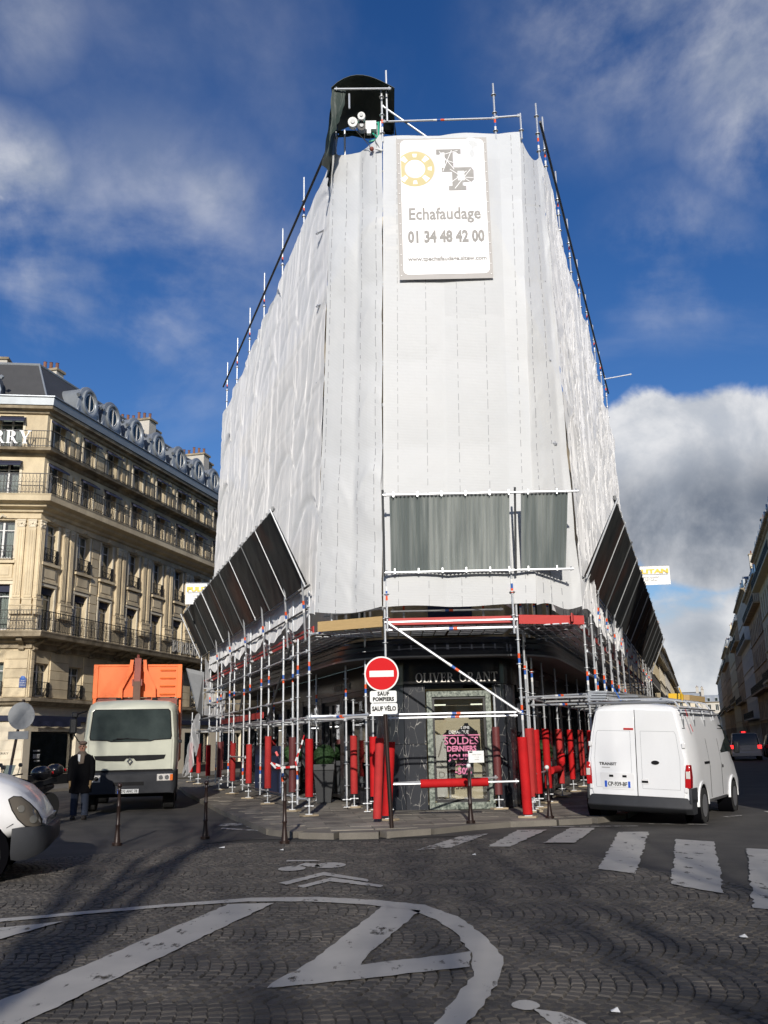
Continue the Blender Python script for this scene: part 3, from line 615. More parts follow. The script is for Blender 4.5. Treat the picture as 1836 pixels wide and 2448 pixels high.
# --- pavements
KERB = [(-9.9, 44.0), (-8.45, 38.3), (-6.5, 31.4), (-5.16, 27.2), (-3.85, 23.0), (-2.55, 19.2), (-2.05, 17.75), (-1.55, 17.15), (-.9, 16.92), (-.2, 16.9), (.6, 17.3), (1.4, 17.95), (2.2, 18.4), (3.16, 18.55), (3.85, 18.75), (4.6, 19.5), (5.3, 21.2), (7.0, 26.3), (12.0, 41.4), (16.0, 53.5), (27, 87), (62, 192)]
ZPV = 0.10
def pavement(name, kerb, inner, label, slabs_box=None, az=0.0):
    root = thing(name, label, None, (kerb[0][0], kerb[0][1], 0)); root['kind'] = 'structure'
    P = kerb + inner
    b = B(); bm = bmesh.new(); vs_ = [bm.verts.new((x, y, ZPV - .012)) for x, y in P]
    bmesh.ops.triangle_fill(bm, use_beauty=True, edges=[bm.edges.new((vs_[i], vs_[(i + 1) % len(vs_)])) for i in range(len(vs_))])
    me = bpy.data.meshes.new('bed'); bm.to_mesh(me); bm.free(); me.materials.append(M['kerb'])
    o = bpy.data.objects.new('bed', me); COL.objects.link(o); o.parent = root; o.matrix_parent_inverse = W(root).inverted()
    # kerb stones
    cum = 0; far = B(); cnt = 0
    for i in range(len(kerb) - 1):
        a, c = Vector(kerb[i]), Vector(kerb[i + 1]); Ln = (c - a).length; n = max(1, round(Ln / 1.0)); d = (c - a) / n
        for q in range(n):
            p = a + d * q; e = a + d * (q + 1); t = d.normalized(); nr = Vector((t.y, -t.x))
            if (p.y + e.y) / 2 > 55:
                bb = far
            else: bb = B()
            g_ = .006; pts = [p + t * g_, e - t * g_, e - t * g_ + nr * .28 * (-1 if name == 'pavement' and False else 1), p + t * g_ + nr * .28]
            z = ZPV + rnd.uniform(-.006, .006)
            bb.add([(v.x, v.y, zz) for zz in (-.03, z - .02, z) for v in pts], [(0, 1, 5, 4), (1, 2, 6, 5), (2, 3, 7, 6), (3, 0, 4, 7), (4, 5, 9, 8), (5, 6, 10, 9), (6, 7, 11, 10), (7, 4, 8, 11), (8, 9, 10, 11)])
            if bb is not far: bb.build('kerb_stone', 'kerb', root, smooth=False)
    if far.v: o = far.build('kerb_stones', 'kerb', root, smooth=False); o['kind'] = 'stuff'
    return root
in1 = [(58, 192), (24.8, 87), (9.0, 40.3), (3.0, 22.3), (2.4, 21.7), (.4, 21.7), (-.1, 22.1), (-6.5, 40.6), (-7.6, 44)]
pav = pavement('pavement', KERB, in1, 'grey slab pavement round the wrapped building')
# paving slabs
sl_me = []
for i in range(6):
    b = B(); sx, sy = .40 - .011, .30 - .011; j = lambda: rnd.uniform(-.003, .003)
    b.add([(u * sx + j(), v * sy + j(), z) for z in (-.02, .0) for u, v in ((-1, -1), (1, -1), (1, 1), (-1, 1))], [(0, 1, 5, 4), (1, 2, 6, 5), (2, 3, 7, 6), (3, 0, 4, 7), (4, 5, 6, 7)])
    sl_me.append(b.data('paving_slab', 'slab', smooth=False, fixn=False))
def offs(P, d):
    c = []
    n = len(P)
    for i in range(n):
        a, p, q = Vector(P[i - 1]), Vector(P[i]), Vector(P[(i + 1) % n]); t = ((p - a).normalized() + (q - p).normalized()).normalized(); c.append((p.x + t.y * d, p.y - t.x * d))
    return c
PP = KERB[:-1] + in1[1:]
KI = offs(KERB[:-1], .29); PI_ = KI + in1[1:]
def slabs(root, poly, az, y_max, cx, cy, lim, x_rng=(-14, 22)):
    a = rad(-az); c, s = cos(a), sin(a); n = 0; far = B()
    for j in range(-60, 60):
        for i in range(-40, 40):
            u, v = i * .8 + (.4 if j % 2 else 0), j * .6; x, y = cx + u * c - v * s, cy + u * s + v * c
            if y > y_max: continue
            cs = [(x + du * c - dv * s, y + du * s + dv * c) for du, dv in ((-.38, -.28), (.38, -.28), (.38, .28), (-.38, .28))]
            if all(inside(q, poly) for q in cs):
                if n < lim:
                    o = inst(sl_me[(i * 7 + j * 3) % 6], 'paving_slab', root, (x, y, ZPV + rnd.uniform(-.0035, .0035)), a + rnd.uniform(-.004, .004)); o.location -= root.location; n += 1
slabs(pav, PI_, -8, 28.5, 1.0, 19.5, 290)
# pavement of the stone building on the left
LB = (-15.23, 38.61); 
def lb(s, o):   # along its long facade, out into the street
    a = rad(14.3); return (LB[0] + s * sin(a) + o * cos(a), LB[1] + s * cos(a) - o * sin(a))
def lb2(u, o):  # along its short facade towards the left
    a = rad(82.4); return (LB[0] - u * sin(a) + o * cos(a), LB[1] - u * cos(a) - o * sin(a))
k2 = [lb2(30, 3.4), lb2(2.5, 3.4), lb2(-1.2, 3.4), lb(.5, 3.2), lb(3.5, 3.0), lb(60, 3.0)]
pav2 = pavement('pavement_left', k2, [lb(60, .0), lb(0, 0), lb2(30, 0)], 'pavement in front of the stone building')
# right-hand street pavement
def rs(x0, y): return (x0 + y * .333, y)
k3 = [rs(6.2, 300), rs(6.2, 87), rs(6.2, 26), rs(6.4, 22), (16.0, 20.5)]
pav3 = pavement('pavement_right', k3, [(16.5, 22), rs(7.8, 27), rs(7.8, 300)], 'pavement on the shaded side of the street')
# ================================================================= the wrapped corner building
AL, AR = -19.0, 18.3
LP = (-1.75, 20.4); RP = (3.85, 18.5)
def lp(s, o, z=0.0):    # along the left scaffold plane, o outwards (towards the left)
    a = rad(AL); return Vector((LP[0] + s * sin(a) - o * cos(a), LP[1] + s * cos(a) + o * sin(a), z))
def rp(s, o, z=0.0):
    a = rad(AR); return Vector((RP[0] + s * sin(a) + o * cos(a), RP[1] + s * cos(a) - o * sin(a), z))
ZB = ZPV
# ground floor plan with a rounded prow
def rounded(off, n=7):
    """outline of the prow, moved outwards by off: from far left to far right"""
    A = Vector((-.1, 22.0)); a = rad(AL); dl = Vector((sin(a), cos(a))); nl = Vector((-cos(a), sin(a)))
    Bq = Vector((2.95, 22.0)); r_ = rad(AR); dr = Vector((sin(r_), cos(r_))); nr = Vector((cos(r_), -sin(r_)))
    lf = A + dl * 19 + nl * off; l0 = A + nl * off + dl * .35; r0 = Bq + nr * off + dr * .35; rf = Bq + dr * 19 + nr * off
    yF = 21.55 - off
    P = [lf, l0]
    # bezier corner left
    cL = A + nl * off; tL = (yF - cL.y) / dl.y; cL = cL + dl * tL; eL = Vector((cL.x + .45 + off * .8, yF))
    cR = Bq + nr * off; tR = (yF - cR.y) / dr.y; cR = cR + dr * tR; eR = Vector((cR.x - .45 - off * .8, yF))
    for i in range(1, n + 1): t = i / n; P.append(l0 * (1 - t) ** 2 + cL * 2 * t * (1 - t) + eL * t * t)
    P.append(eR)
    for i in range(1, n + 1): t = i / n; P.append(eR * (1 - t) ** 2 + cR * 2 * t * (1 - t) + r0 * t * t)
    P.append(rf); return P
bld = thing('corner_building', 'corner building wrapped in white sheeting above a black marble clothes shop', 'building', (1.4, 21.6, ZB))
def wallstrip(P, z0, z1, name, mt, closed=False, **k):
    b = B(); n = len(P); b.add([(p[0], p[1], z) for z in (z0, z1) for p in P], [(i, i + 1, n + i + 1, n + i) for i in range(n - 1)]); return b.build(name, mt, bld, fixn=False, **k)
O0 = rounded(0.0)
# upper stone wall behind the sheeting, with window openings on the prow
up = [p for p in O0]
wallstrip(up, 3.9, 15.2, 'upper_wall', 'stone', smooth=False)
b = B(); b.prism([(p[0], p[1]) for p in up], 15.2, 15.35); b.build('roof_deck', 'zinc', bld, smooth=False)
b = B(); b.prism([(p[0], p[1]) for p in rounded(.35)], 14.6, 15.18); b.build('cornice', 'stone_p', bld, smooth=False)
for z0, z1 in ((4.3, 6.4), (7.4, 9.2), (10.3, 12.1)):
    b = B(); b.box(1.0, 2.05, 21.44, 21.56, z0, z1, 0); b.build('shutter', 'navy_panel', bld, smooth=False, bev=.01)
b = B(); b.box(.7, 2.35, 20.9, 21.5, 4.12, 4.25, 0); b.build('balcony_slab', 'stone_d', bld, smooth=False)
for s in range(2, 17, 3):
    for z0 in (4.4, 7.4, 10.3):
        for k in (0, 1):
            a = rad(AL if k == 0 else AR); base = Vector((-.1, 22.0, 0)) if k == 0 else Vector((2.95, 22, 0)); d = Vector((sin(a), cos(a), 0)); nn = Vector((-cos(a), sin(a), 0)) * (1 if k == 0 else -1)
            c = base + d * s + nn * .02; b = B(); b.cb((c.x, c.y, z0 + 1.0), (1.0, .08, 2.0), 0, PI / 2 - a); b.build('window', 'car_glass', bld, smooth=False)
# marble cladding of the prow: separate slabs, a window frame of green marble in the middle
GX0, GX1, GZ0, GZ1 = 1.03, 2.27, .28, 2.61
mid = [Vector(p) for p in O0]
# dense outline
def resample(P, step):
    out = []
    for i in range(len(P) - 1):
        a, c = Vector(P[i][:2]), Vector(P[i + 1][:2]); n = max(1, int(round((c - a).length / step)))
        out += [a.lerp(c, q / n) for q in range(n)]
    return out + [Vector(P[-1][:2])]
prow = resample(rounded(.0)[1:-1], .12)
def slabrun(x_from, x_to, side):
    pts = [p for p in prow if x_from <= p.x <= x_to and p.y < 22.45]
    if side == 'L': pts = [p for p in prow[:len(prow) // 2] if p.x <= x_to]
    else: pts = [p for p in prow[len(prow) // 2:] if p.x >= x_from]
    L_ = [0]
    for i in range(1, len(pts)): L_.append(L_[-1] + (pts[i] - pts[i - 1]).length)
    n = max(1, round(L_[-1] / .48)); 
    for q in range(n):
        a0, a1 = L_[-1] * q / n, L_[-1] * (q + 1) / n
        def at(u):
            for i in range(1, len(pts)):
                if L_[i] >= u - 1e-9: t = (u - L_[i - 1]) / max(1e-6, L_[i] - L_[i - 1]); return pts[i - 1].lerp(pts[i], t)
            return pts[-1]
        for z0, z1 in ((ZB, 1.55), (1.555, 2.9)):
            seg = [at(a0 + .003 + (a1 - a0 - .006) * i / 3) for i in range(4)]
            nrm = [];
            for i in range(4):
                t = (seg[min(i + 1, 3)] - seg[max(i - 1, 0)]).normalized(); nrm.append(Vector((t.y, -t.x)))
            b = B(); fr = [(seg[i].x + nrm[i].x * .03, seg[i].y + nrm[i].y * .03) for i in range(4)]; bk = [(seg[i].x - nrm[i].x * .05, seg[i].y - nrm[i].y * .05) for i in range(4)]
            b.prism(fr + bk[::-1], z0, z1 - .004); b.build('marble_slab', 'marble', bld, ang=50)
slabrun(-9, GX0 - .14, 'L'); slabrun(GX1 + .14, 9, 'R')
# green marble surround
for x0, x1, z0, z1 in ((GX0 - .13, GX0 - .002, ZB, 2.74), (GX1 + .002, GX1 + .13, ZB, 2.74), (GX0, GX1, GZ1 + .002, 2.74), (GX0, GX1, ZB, GZ0 - .03)):
    b = B(); b.box(x0, x1, 21.45, 21.75, z0, z1); b.build('marble_surround', 'gmarble', bld, smooth=False, bev=.006)
fr = B()
for x0, x1, z0, z1 in ((GX0, GX0 + .05, GZ0, GZ1), (GX1 - .05, GX1, GZ0, GZ1), (GX0 + .05, GX1 - .05, GZ1 - .05, GZ1), (GX0 + .05, GX1 - .05, GZ0 - .03, GZ0 + .04)): fr.box(x0, x1, 21.5, 21.58, z0, z1)
sw = fr.build('shop_window', 'black', bld, smooth=False)
b = B(); b.box(GX0 + .05, GX1 - .05, 21.53, 21.545, GZ0 + .04, GZ1 - .05); b.build('pane', 'shopglass', sw, smooth=False)
b = B(); b.add([(GX0 - .3, 22.5, .2), (GX1 + .3, 22.5, .2), (GX1 + .3, 22.5, 2.8), (GX0 - .3, 22.5, 2.8), (GX0 - .3, 21.6, .2), (GX1 + .3, 21.6, .2), (GX1 + .3, 21.6, 2.8), (GX0 - .3, 21.6, 2.8)],
                [(0, 1, 2, 3), (4, 0, 3, 7), (1, 5, 6, 2), (3, 2, 6, 7), (0, 4, 5, 1)]); b.build('display_box', 'wallint', bld, smooth=False, fixn=False)
for x0 in (GX0 + .06, GX1 - .32):
    b = B(); b.box(x0, x0 + .27, 21.7, 21.74, 2.42, 2.45); b.build('tube_lamp', 'tube_l', bld, smooth=False)
# clothes on two busts in the window
def bust(x, y, z, s, name='display_mannequin'):
    r = thing(name, 'black shirt on a headless stand, %s in the prow window' % ('left' if x < 1.6 else 'right'), 'mannequin', (x, y, GZ0 + .02), group='dressed stands in the prow window')
    b = B(); R = []
    for zz, w, d in ((0, .15, .10), (.12, .165, .11), (.25, .155, .10), (.42, .185, .12), (.52, .2, .11), (.585, .12, .08), (.64, .05, .05), (.68, .045, .045)):
        R.append([(x + w * s * cos(2 * PI * k / 14), y + d * s * sin(2 * PI * k / 14), z + zz * s) for k in range(14)])
    b.rings(R); b.build('shirt', 'shirt', r)
    for sx in (-1, 1):
        b = B(); b.path([(x + sx * .17 * s, y, z + .5 * s), (x + sx * .24 * s, y - .02, z + .3 * s), (x + sx * .25 * s, y - .03, z + .05 * s)], [.065 * s, .055 * s, .045 * s], 8); b.build('sleeve', 'shirt', r)
    b = B(); b.path([(x, y, GZ0), (x, y, z)], .018, 8); b.disc((x, y, GZ0 + .02), (0, 0, 1), .12, .02); b.build('stand', 'steel', r)
    for sx in (-1, 1):
        b = B(); b.path([(x + sx * .07, y, z + .02), (x + sx * .075, y, z - .62)], [.075, .05], 8); b.build('trouser_leg', 'shirt' if sx < 0 else 'grey_pl', r)
    return r
bust(1.42, 22.05, 1.18, 1.0); bust(1.86, 22.12, 1.28, 1.08)
b = B(); b.box(1.1, 1.34, 21.75, 21.78, .36, 1.75); pb = b.build('display_panel', 'sheet_white', bld, smooth=False)
text('lettering', 'S\nD', .22, 'grey_ink', pb, face_m((1.22, 21.745, .95), 180))
text('lettering', '/', .5, 'grey_ink', pb, face_m((1.2, 21.745, 1.4), 180))
# sale lettering stuck on the glass
def glasstext(body, x, z, size, mt='pink', sx=1.0, bold=.0): return text('sale_lettering', body, size, mt, sw, face_m((x, 21.525, z), 180), .001, sx=sx, bold=bold)
glasstext('SOLDES', 1.68, 1.60, .235, sx=.98, bold=.003); glasstext('DERNIERS', 1.68, 1.425, .165, sx=.93, bold=.006); glasstext('JOURS', 1.67, 1.24, .165, sx=1.22, bold=.006)
glasstext("JUSQU'A", 1.69, 1.09, .075, sx=1.1, bold=.002); glasstext('-50%', 1.70, .925, .2, sx=.95, bold=.006); glasstext('DEMARQUE', 1.63, 1.80, .11, 'sheet_white', sx=.8)
glasstext('2 EME', 1.78, 1.90, .09, 'sheet_white', sx=.9)
b = B(); b.box(1.26, 2.12, 21.522, 21.526, 1.72, 1.745); b.build('sale_line', 'pink', sw, smooth=False)
# fascia with raised letters
O1 = resample(rounded(.06), .15)
def band(off, z0, z1, name, mt, thick=.2, step=.2, **k):
    A_ = resample(rounded(off), step); I_ = resample(rounded(off - thick), step)
    n = min(len(A_), len(I_)); A_ = [A_[round(i * (len(A_) - 1) / (n - 1))] for i in range(n)]; I_ = [I_[round(i * (len(I_) - 1) / (n - 1))] for i in range(n)]
    b = B(); b.add([(p.x, p.y, z) for P_, z in ((I_, z0), (A_, z0), (A_, z1), (I_, z1)) for p in P_],
                   [(a * n + i, a * n + i + 1, ((a + 1) % 4) * n + i + 1, ((a + 1) % 4) * n + i) for a in range(4) for i in range(n - 1)])
    return b.build(name, mt, bld, **k)
band(.07, 2.9, 3.5, 'fascia', 'fascia')
serif('OLIVER GRANT', .215, .02, 'letters', bld, face_m((1.62, 21.475, 3.06), 180), gap=.075, sx=.93)
def sidetext(c, az, sx=1.0): serif('OLIVER GRANT', .17, .02, 'letters', bld, face_m(c, az), gap=.075, sx=.9 * sx)
q = Vector((-.1, 22.0)) + Vector((sin(rad(AL)), cos(rad(AL)))) * 3.3 + Vector((-cos(rad(AL)), sin(rad(AL)))) * .08; sidetext((q.x, q.y, 3.08), AL - 90)
q = Vector((2.95, 22.0)) + Vector((sin(rad(AR)), cos(rad(AR)))) * 3.0 + Vector((cos(rad(AR)), -sin(rad(AR)))) * .08; sidetext((q.x, q.y, 3.08), AR + 90)
# marquee: soffit, three-stepped dark metal edge with a bright lip
def ringprof(prof, name, mt):
    Ps = [resample(rounded(o), .25) for o, z in prof]; n = min(len(p) for p in Ps); b = B(); V = []
    for P_, (o, z) in zip(Ps, prof): V += [(P_[round(i * (len(P_) - 1) / (n - 1))].x, P_[round(i * (len(P_) - 1) / (n - 1))].y, z) for i in range(n)]
    b.add(V, [(a * n + i, a * n + i + 1, (a + 1) * n + i + 1, (a + 1) * n + i) for a in range(len(prof) - 1) for i in range(n - 1)]); return b.build(name, mt, bld, ang=25)
ringprof([(.0, 3.52), (.5, 3.47), (1.0, 3.44), (1.16, 3.455)], 'marquee_soffit', 'soffit')
ringprof([(1.16, 3.45), (1.20, 3.44), (1.205, 3.475), (1.19, 3.48)], 'marquee_lip', 'marquee_lip')
ringprof([(1.18, 3.48), (1.19, 3.56), (1.15, 3.62), (1.12, 3.625), (1.13, 3.72), (1.09, 3.76), (1.05, 3.765), (1.06, 3.84), (1.0, 3.89), (0.0, 3.95)], 'marquee', 'marquee')
for x, y in ((.15, 20.95), (3.35, 21.3)):
    b = B(); b.path([(x, y, 3.46), (x, y, 3.36)], .03, 8); b.ball((x, y, 3.33), .05); b.build('soffit_lamp', 'black', bld)
# side shop windows: piers, frames, panes, dark interior
def shopside(base, az, nrm_sign, s0, s1, pitch, doors=()):
    a = rad(az); d = Vector((sin(a), cos(a), 0)); nn = Vector((-cos(a), sin(a), 0)) * nrm_sign
    def P(s, o, z): v = base + d * s + nn * o; return (v.x, v.y, z)
    def bx_(name, mt, s_0, s_1, o0, o1, z0, z1, par=bld, bev=0.0):
        b = B(); b.add([P(s_0, o0, z0), P(s_1, o0, z0), P(s_1, o1, z0), P(s_0, o1, z0), P(s_0, o0, z1), P(s_1, o0, z1), P(s_1, o1, z1), P(s_0, o1, z1)],
                       [(0, 1, 2, 3), (4, 5, 6, 7), (0, 1, 5, 4), (1, 2, 6, 5), (2, 3, 7, 6), (3, 0, 4, 7)]); return b.build(name, mt, par, smooth=False, bev=bev)
    s = s0; i = 0
    while s < s1 - .5:
        w = pitch
        bx_('pier', 'marble', s, s + .38, -.25, .04, ZB, 2.9, bev=.008)
        f = None; isd = i in doors
        z0 = ZB + (.05 if isd else .32)
        if not isd: bx_('stall_riser', 'marble', s + .38, s + w, -.06, .0, ZB, z0 - .002)
        fr = B()
        for a0, a1, zz0, zz1 in ((s + .385, s + .46, z0, 2.75), (s + w - .08, s + w - .004, z0, 2.75), (s + .46, s + w - .08, 2.66, 2.75), (s + .46, s + w - .08, z0, z0 + .08), (s + .3 + w / 2, s + .36 + w / 2, z0 + .08, 2.66) if isd else (s + .46, s + w - .08, 2.28, 2.33)):
            fr.add([P(a0, -.12, zz0), P(a1, -.12, zz0), P(a1, -.04, zz0), P(a0, -.04, zz0), P(a0, -.12, zz1), P(a1, -.12, zz1), P(a1, -.04, zz1), P(a0, -.04, zz1)], [(0, 1, 2, 3), (4, 5, 6, 7), (0, 1, 5, 4), (1, 2, 6, 5), (2, 3, 7, 6), (3, 0, 4, 7)])
        f = fr.build('shop_door' if isd else 'shop_window', 'black', bld, smooth=False)
        b = B(); b.add([P(s + .46, -.08, z0 + .08), P(s + w - .08, -.08, z0 + .08), P(s + w - .08, -.08, 2.66), P(s + .46, -.08, 2.66)], [(0, 1, 2, 3)]); b.build('pane', 'shopglass', f, smooth=False)
        if not isd:   # display back with pale panel and a sale sign
            bx_('display_panel', 'wallint' if i % 2 == 0 else 'gmarble', s + .55, s + w - .5, -.55, -.5, z0 + .1, 2.1)
        s += w; i += 1
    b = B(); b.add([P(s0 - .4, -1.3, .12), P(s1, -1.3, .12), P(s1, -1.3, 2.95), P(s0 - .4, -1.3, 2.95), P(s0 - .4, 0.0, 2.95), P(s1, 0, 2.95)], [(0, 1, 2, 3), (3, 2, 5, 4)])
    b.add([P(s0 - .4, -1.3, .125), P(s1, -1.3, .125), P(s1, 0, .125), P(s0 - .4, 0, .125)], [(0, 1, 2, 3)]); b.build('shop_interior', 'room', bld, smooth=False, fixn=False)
    bx_('lintel', 'fascia', s0 - .3, s1, -.2, .03, 2.752, 2.9)
shopside(Vector((-.1, 22.0, 0)), AL, 1, .95, 18.6, 2.35, (1, 3, 5))
shopside(Vector((2.95, 22.0, 0)), AR, -1, .95, 18.6, 2.35, (2, 5))
# ================================================================= scaffold
scf = thing('scaffolding', 'galvanised tube scaffold with red padded feet round the wrapped corner building', 'scaffold', (1.35, 18.9, ZB))
def steel_up(p, z0, z1, ros=True, band_z=(), rtop=4.8, name='standard', n=7, flip=False):
    """upright tube with rosettes every half metre and coloured marker rings"""
    b = B(); x, y = p[0], p[1]
    b.lathe([(.0242, z0), (.0242, z1)], n, (x, y, 0), 0)
    if ros:
        z = math.ceil(z0 * 2) / 2 + .13
        while z < min(z1, rtop): b.lathe([(.026, z - .006), (.062, z - .005), (.062, z + .005), (.026, z + .006)], 9, (x, y, 0), 0); z += .5
    for bz in [q for q in band_z if z0 < q and q + .3 < z1]:
        order = (3, 2, 1) if not flip else (1, 2, 3)
        for k, mi in enumerate(order): b.lathe([(.0256, bz + k * .1), (.0256, bz + k * .1 + .098)], n, (x, y, 0), mi)
    z = 2.13
    while z + .25 < z0: z += 2
    while z + .35 < min(z1, 12):     # spigot joints, slightly thicker
        b.lathe([(.028, z + .25), (.028, z + .33)], n, (x, y, 0), 0); z += 2
    return b.build(name, ['steel', 'orange_b', 'blue_b', 'white_b'], scf)
def tube(a, c, name='ledger', r=.0242, mt='steel', bands=False, par=None, n=7):
    b = B(); b.path([a, c], r, n, 0); a, c = Vector(a), Vector(c); d = (c - a)
    if bands and d.length > .6:
        for k, mi in enumerate((3, 2, 1)):
            p = a.lerp(c, .5) + d.normalized() * (k * .09 - .13); b.path([p, p + d.normalized() * .088], r * 1.06, n, mi)
    if mt == 'steel':
        for e, s in ((a, 1), (c, -1)):
            p = e + d.normalized() * s * .05; b.path([p - Vector((0, 0, .035)), p + Vector((0, 0, .05))], .02, 5, 0)
    return b.build(name, [mt, 'orange_b', 'blue_b', 'white_b'], par or scf)
def foot(p, block=True):
    p = (p[0], p[1])
    b = B(); b.lathe([(.018, ZB + .05), (.018, ZB + .42)], 7, (p[0], p[1], 0)); b.cb((p[0], p[1], ZB + .044), (.15, .15, .012)); b.lathe([(.05, ZB + .2), (.05, ZB + .225)], 6, (p[0], p[1], 0)); b.cb((p[0], p[1], ZB + .21), (.2, .02, .02)); b.build('base_jack', 'steel', scf)
    if block: b = B(); b.cb((p[0], p[1], ZB + .02), (.36, .22, .036), 0, rnd.uniform(-.6, .6)); b.build('sole_board', 'woodblock', scf, smooth=False, bev=.004)
def pad(p, z0, z1, mt='sleeve', r=.088, lean=(0, 0), slit=0.0):
    b = B(); n = 16; R = []; k = 7
    for i in range(k + 1):
        t = i / k; z = z0 + (z1 - z0) * t; w = r * (1 + .04 * noise.noise((p[0] * 3, p[1] * 3, z * 4))); cx, cy = p[0] + lean[0] * t, p[1] + lean[1] * t
        R.append([(cx + w * cos(2 * PI * j / n), cy + w * sin(2 * PI * j / n), z) for j in range(n)])
    Ri = [[(p[0] + lean[0] + .03 * cos(2 * PI * j / n), p[1] + lean[1] + .03 * sin(2 * PI * j / n), z1) for j in range(n)]]
    b.rings(R + Ri + [[(q[0], q[1], z1 - .1) for q in Ri[0]]], cap=False); b.build('padding_sleeve', mt, scf, ang=50)
# --- left face: outer row, doubled uprights, inner row
LS = [0.0, 1.6, 4.45, 7.2, 10.0, 12.8, 15.55, 18.3, 20.8]
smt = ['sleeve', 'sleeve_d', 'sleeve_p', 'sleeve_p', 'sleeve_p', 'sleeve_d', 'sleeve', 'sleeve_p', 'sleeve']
for i, s in enumerate(LS):
    p = lp(s, 0); top = 16.9 if s < 16 else (6.2 if s < 19 else 3.0)
    lean_top = lp(s, -.3)
    steel_up(p, ZB + .3, 5.0 if s < 16 else top, band_z=(3.05,) if i % 2 else (3.1,), flip=bool(i % 3 == 1))
    if s < 16: steel_up(lp(s, -.5), 5.0, 15.0, ros=False, name='standard', n=5)
    foot(p); pad(p, ZB + .40 + .03 * (i % 2), 1.72 + .05 * ((i * 7) % 3) - (.1 if i > 2 else 0), smt[i])
    if i < 6:
        q = lp(s + .42, .16 - .02 * i); steel_up(q, ZB + .22, 3.95 + .25 * (i % 2), band_z=(3.05, .75), flip=bool(i % 2))
        tube(q + Vector((0, 0, .45)), p + Vector((0, 0, .45)), 'coupler', r=.02)
    ip = lp(s, -1.32)
    steel_up(ip, ZB + .3, 5.0, band_z=(2.6,)); foot(ip, False); pad(ip, .55, 1.75, 'sleeve_p' if i % 3 == 1 else 'sleeve_d', r=.07) if i not in (0, 1, 2, 5) else None  # inner pads mostly take the dark red in place of real shade
    if s < 16: steel_up(ip, 5.0, 15.0, ros=False, n=5)
def seq(L_): return list(zip(L_[:-1], L_[1:]))
for (a, c) in seq(LS):
    for z, o in ((2.17, 0), (2.63, 0), (3.13, 0), (3.63, .02), (4.05, .02), (4.6, 0)):
        if z < 4.2 or a < 15:
            if z in (2.63,) and a < 1: continue
            tube(lp(a, o + .03, z), lp(c, o + .03, z), 'ledger', mt='steel' if z in (2.17, 3.63, 2.63) else 'steel_d')
    for z in (2.17, 4.05): tube(lp(a, -1.32, z), lp(c, -1.32, z), 'ledger')
for s in LS:
    for z in (2.17, 4.03): tube(lp(s, 0, z), lp(s, -1.32, z), 'transom', bands=(s == 0))
for s in (1.6, 4.45, 7.2, 10.0):     # brackets that hold the canopy rakers
    tube(lp(s, 0, 4.2), lp(s - .55, .25, 4.2), 'bracket', r=.02); tube(lp(s - .5, .22, 4.2), lp(s, 0, 3.95), 'bracket', r=.02)
tube(lp(1.6, .05, 3.95), lp(4.45, .05, 2.17), 'brace', mt='steel_d', r=.03); tube(lp(7.2, .05, 3.95), lp(8.6, .05, 2.63), 'brace', mt='steel_d', r=.03)
tube(lp(7.2, .1, 1.25), lp(10, .1, 1.25), 'rail'); tube(lp(0, 0, 2.2), lp(-.0, -1.75, 2.2) + Vector((.1, -.5, 0)), 'rail', bands=True)
for z, a, c in ((.42, 1.6, 4.45), (.42, 4.45, 7.2)): tube(lp(a, 0, z), lp(c, 0, z), 'rail', mt='steel_d')
# stairs tower bits far left
for z in (2.2, 2.6, 3.0, 3.4): tube(lp(12.0, .5, z), lp(12.4, -1.0, z), 'guard_rail')
# --- prow
FX = [(-.03, 18.9), (2.74, 18.86)]
for i, p in enumerate(FX):
    steel_up(p, ZB + .3, 5.0, band_z=(3.05, 2.0) if i else (4.35,)); steel_up(p, 5.0, 15.3, ros=False, n=5); foot(p)
steel_up((.02, 18.78), 3.85, 6.95, band_z=(4.5,), flip=True); steel_up((2.66, 18.76), 3.75, 6.95, band_z=(4.6,), flip=True)
pad(FX[1], .17, 1.66, 'sleeve', r=.1, lean=(-.03, 0)); pad((-.07, 18.86), .2, 1.62, 'sleeve', r=.1, lean=(.1, 0)); pad((-.26, 18.55), .17, 1.7, 'sleeve_p', r=.085, lean=(.08, .05))
for p, z1, mt in (((3.36, 21.25), 1.82, 'sleeve'), ((-.36, 21.45), 1.74, 'sleeve'), ((-.86, 22.7), 1.78, 'sleeve_p'), ((2.45, 21.2), 1.9, 'sleeve_d'), ((3.05, 20.2), 1.84, 'sleeve_p')):
    steel_up(p, ZB + .3, 5.0 if p[0] > 2.6 else 2.65, band_z=(2.9,) if p[0] > 2.6 else ()); foot(p); pad(p, .42, z1, mt)
tube((-.03, 18.88, 2.16), (2.72, 18.84, 2.16), 'ledger', bands=True); tube((.0, 19.35, 2.1), (2.7, 19.3, 2.1), 'ledger', bands=True)
tube((-.03, 18.93, .80), (2.4, 20.9, .80), 'rail')
b = B(); b.path([(.62, 18.9, .79), (1.98, 18.9, .80)], .085, 16); b.build('padding_sleeve', 'sleeve', scf)
tube((.0, 18.9, .79), (2.6, 18.9, .80), 'rail', r=.022)
tube((.05, 18.82, 4.02), (2.68, 18.8, 2.16), 'brace', bands=True, r=.027)
tube((-.03, 18.84, 4.05), (2.74, 18.8, 4.05), 'ledger', bands=False); tube((-.03, 18.95, 3.9), (2.74, 18.9, 3.9), 'ledger', bands=True, r=.032, mt='steel')
for z in (4.42, 4.6): tube((.1, 19.9, z), (2.6, 19.9, z), 'guard_rail', bands=True)
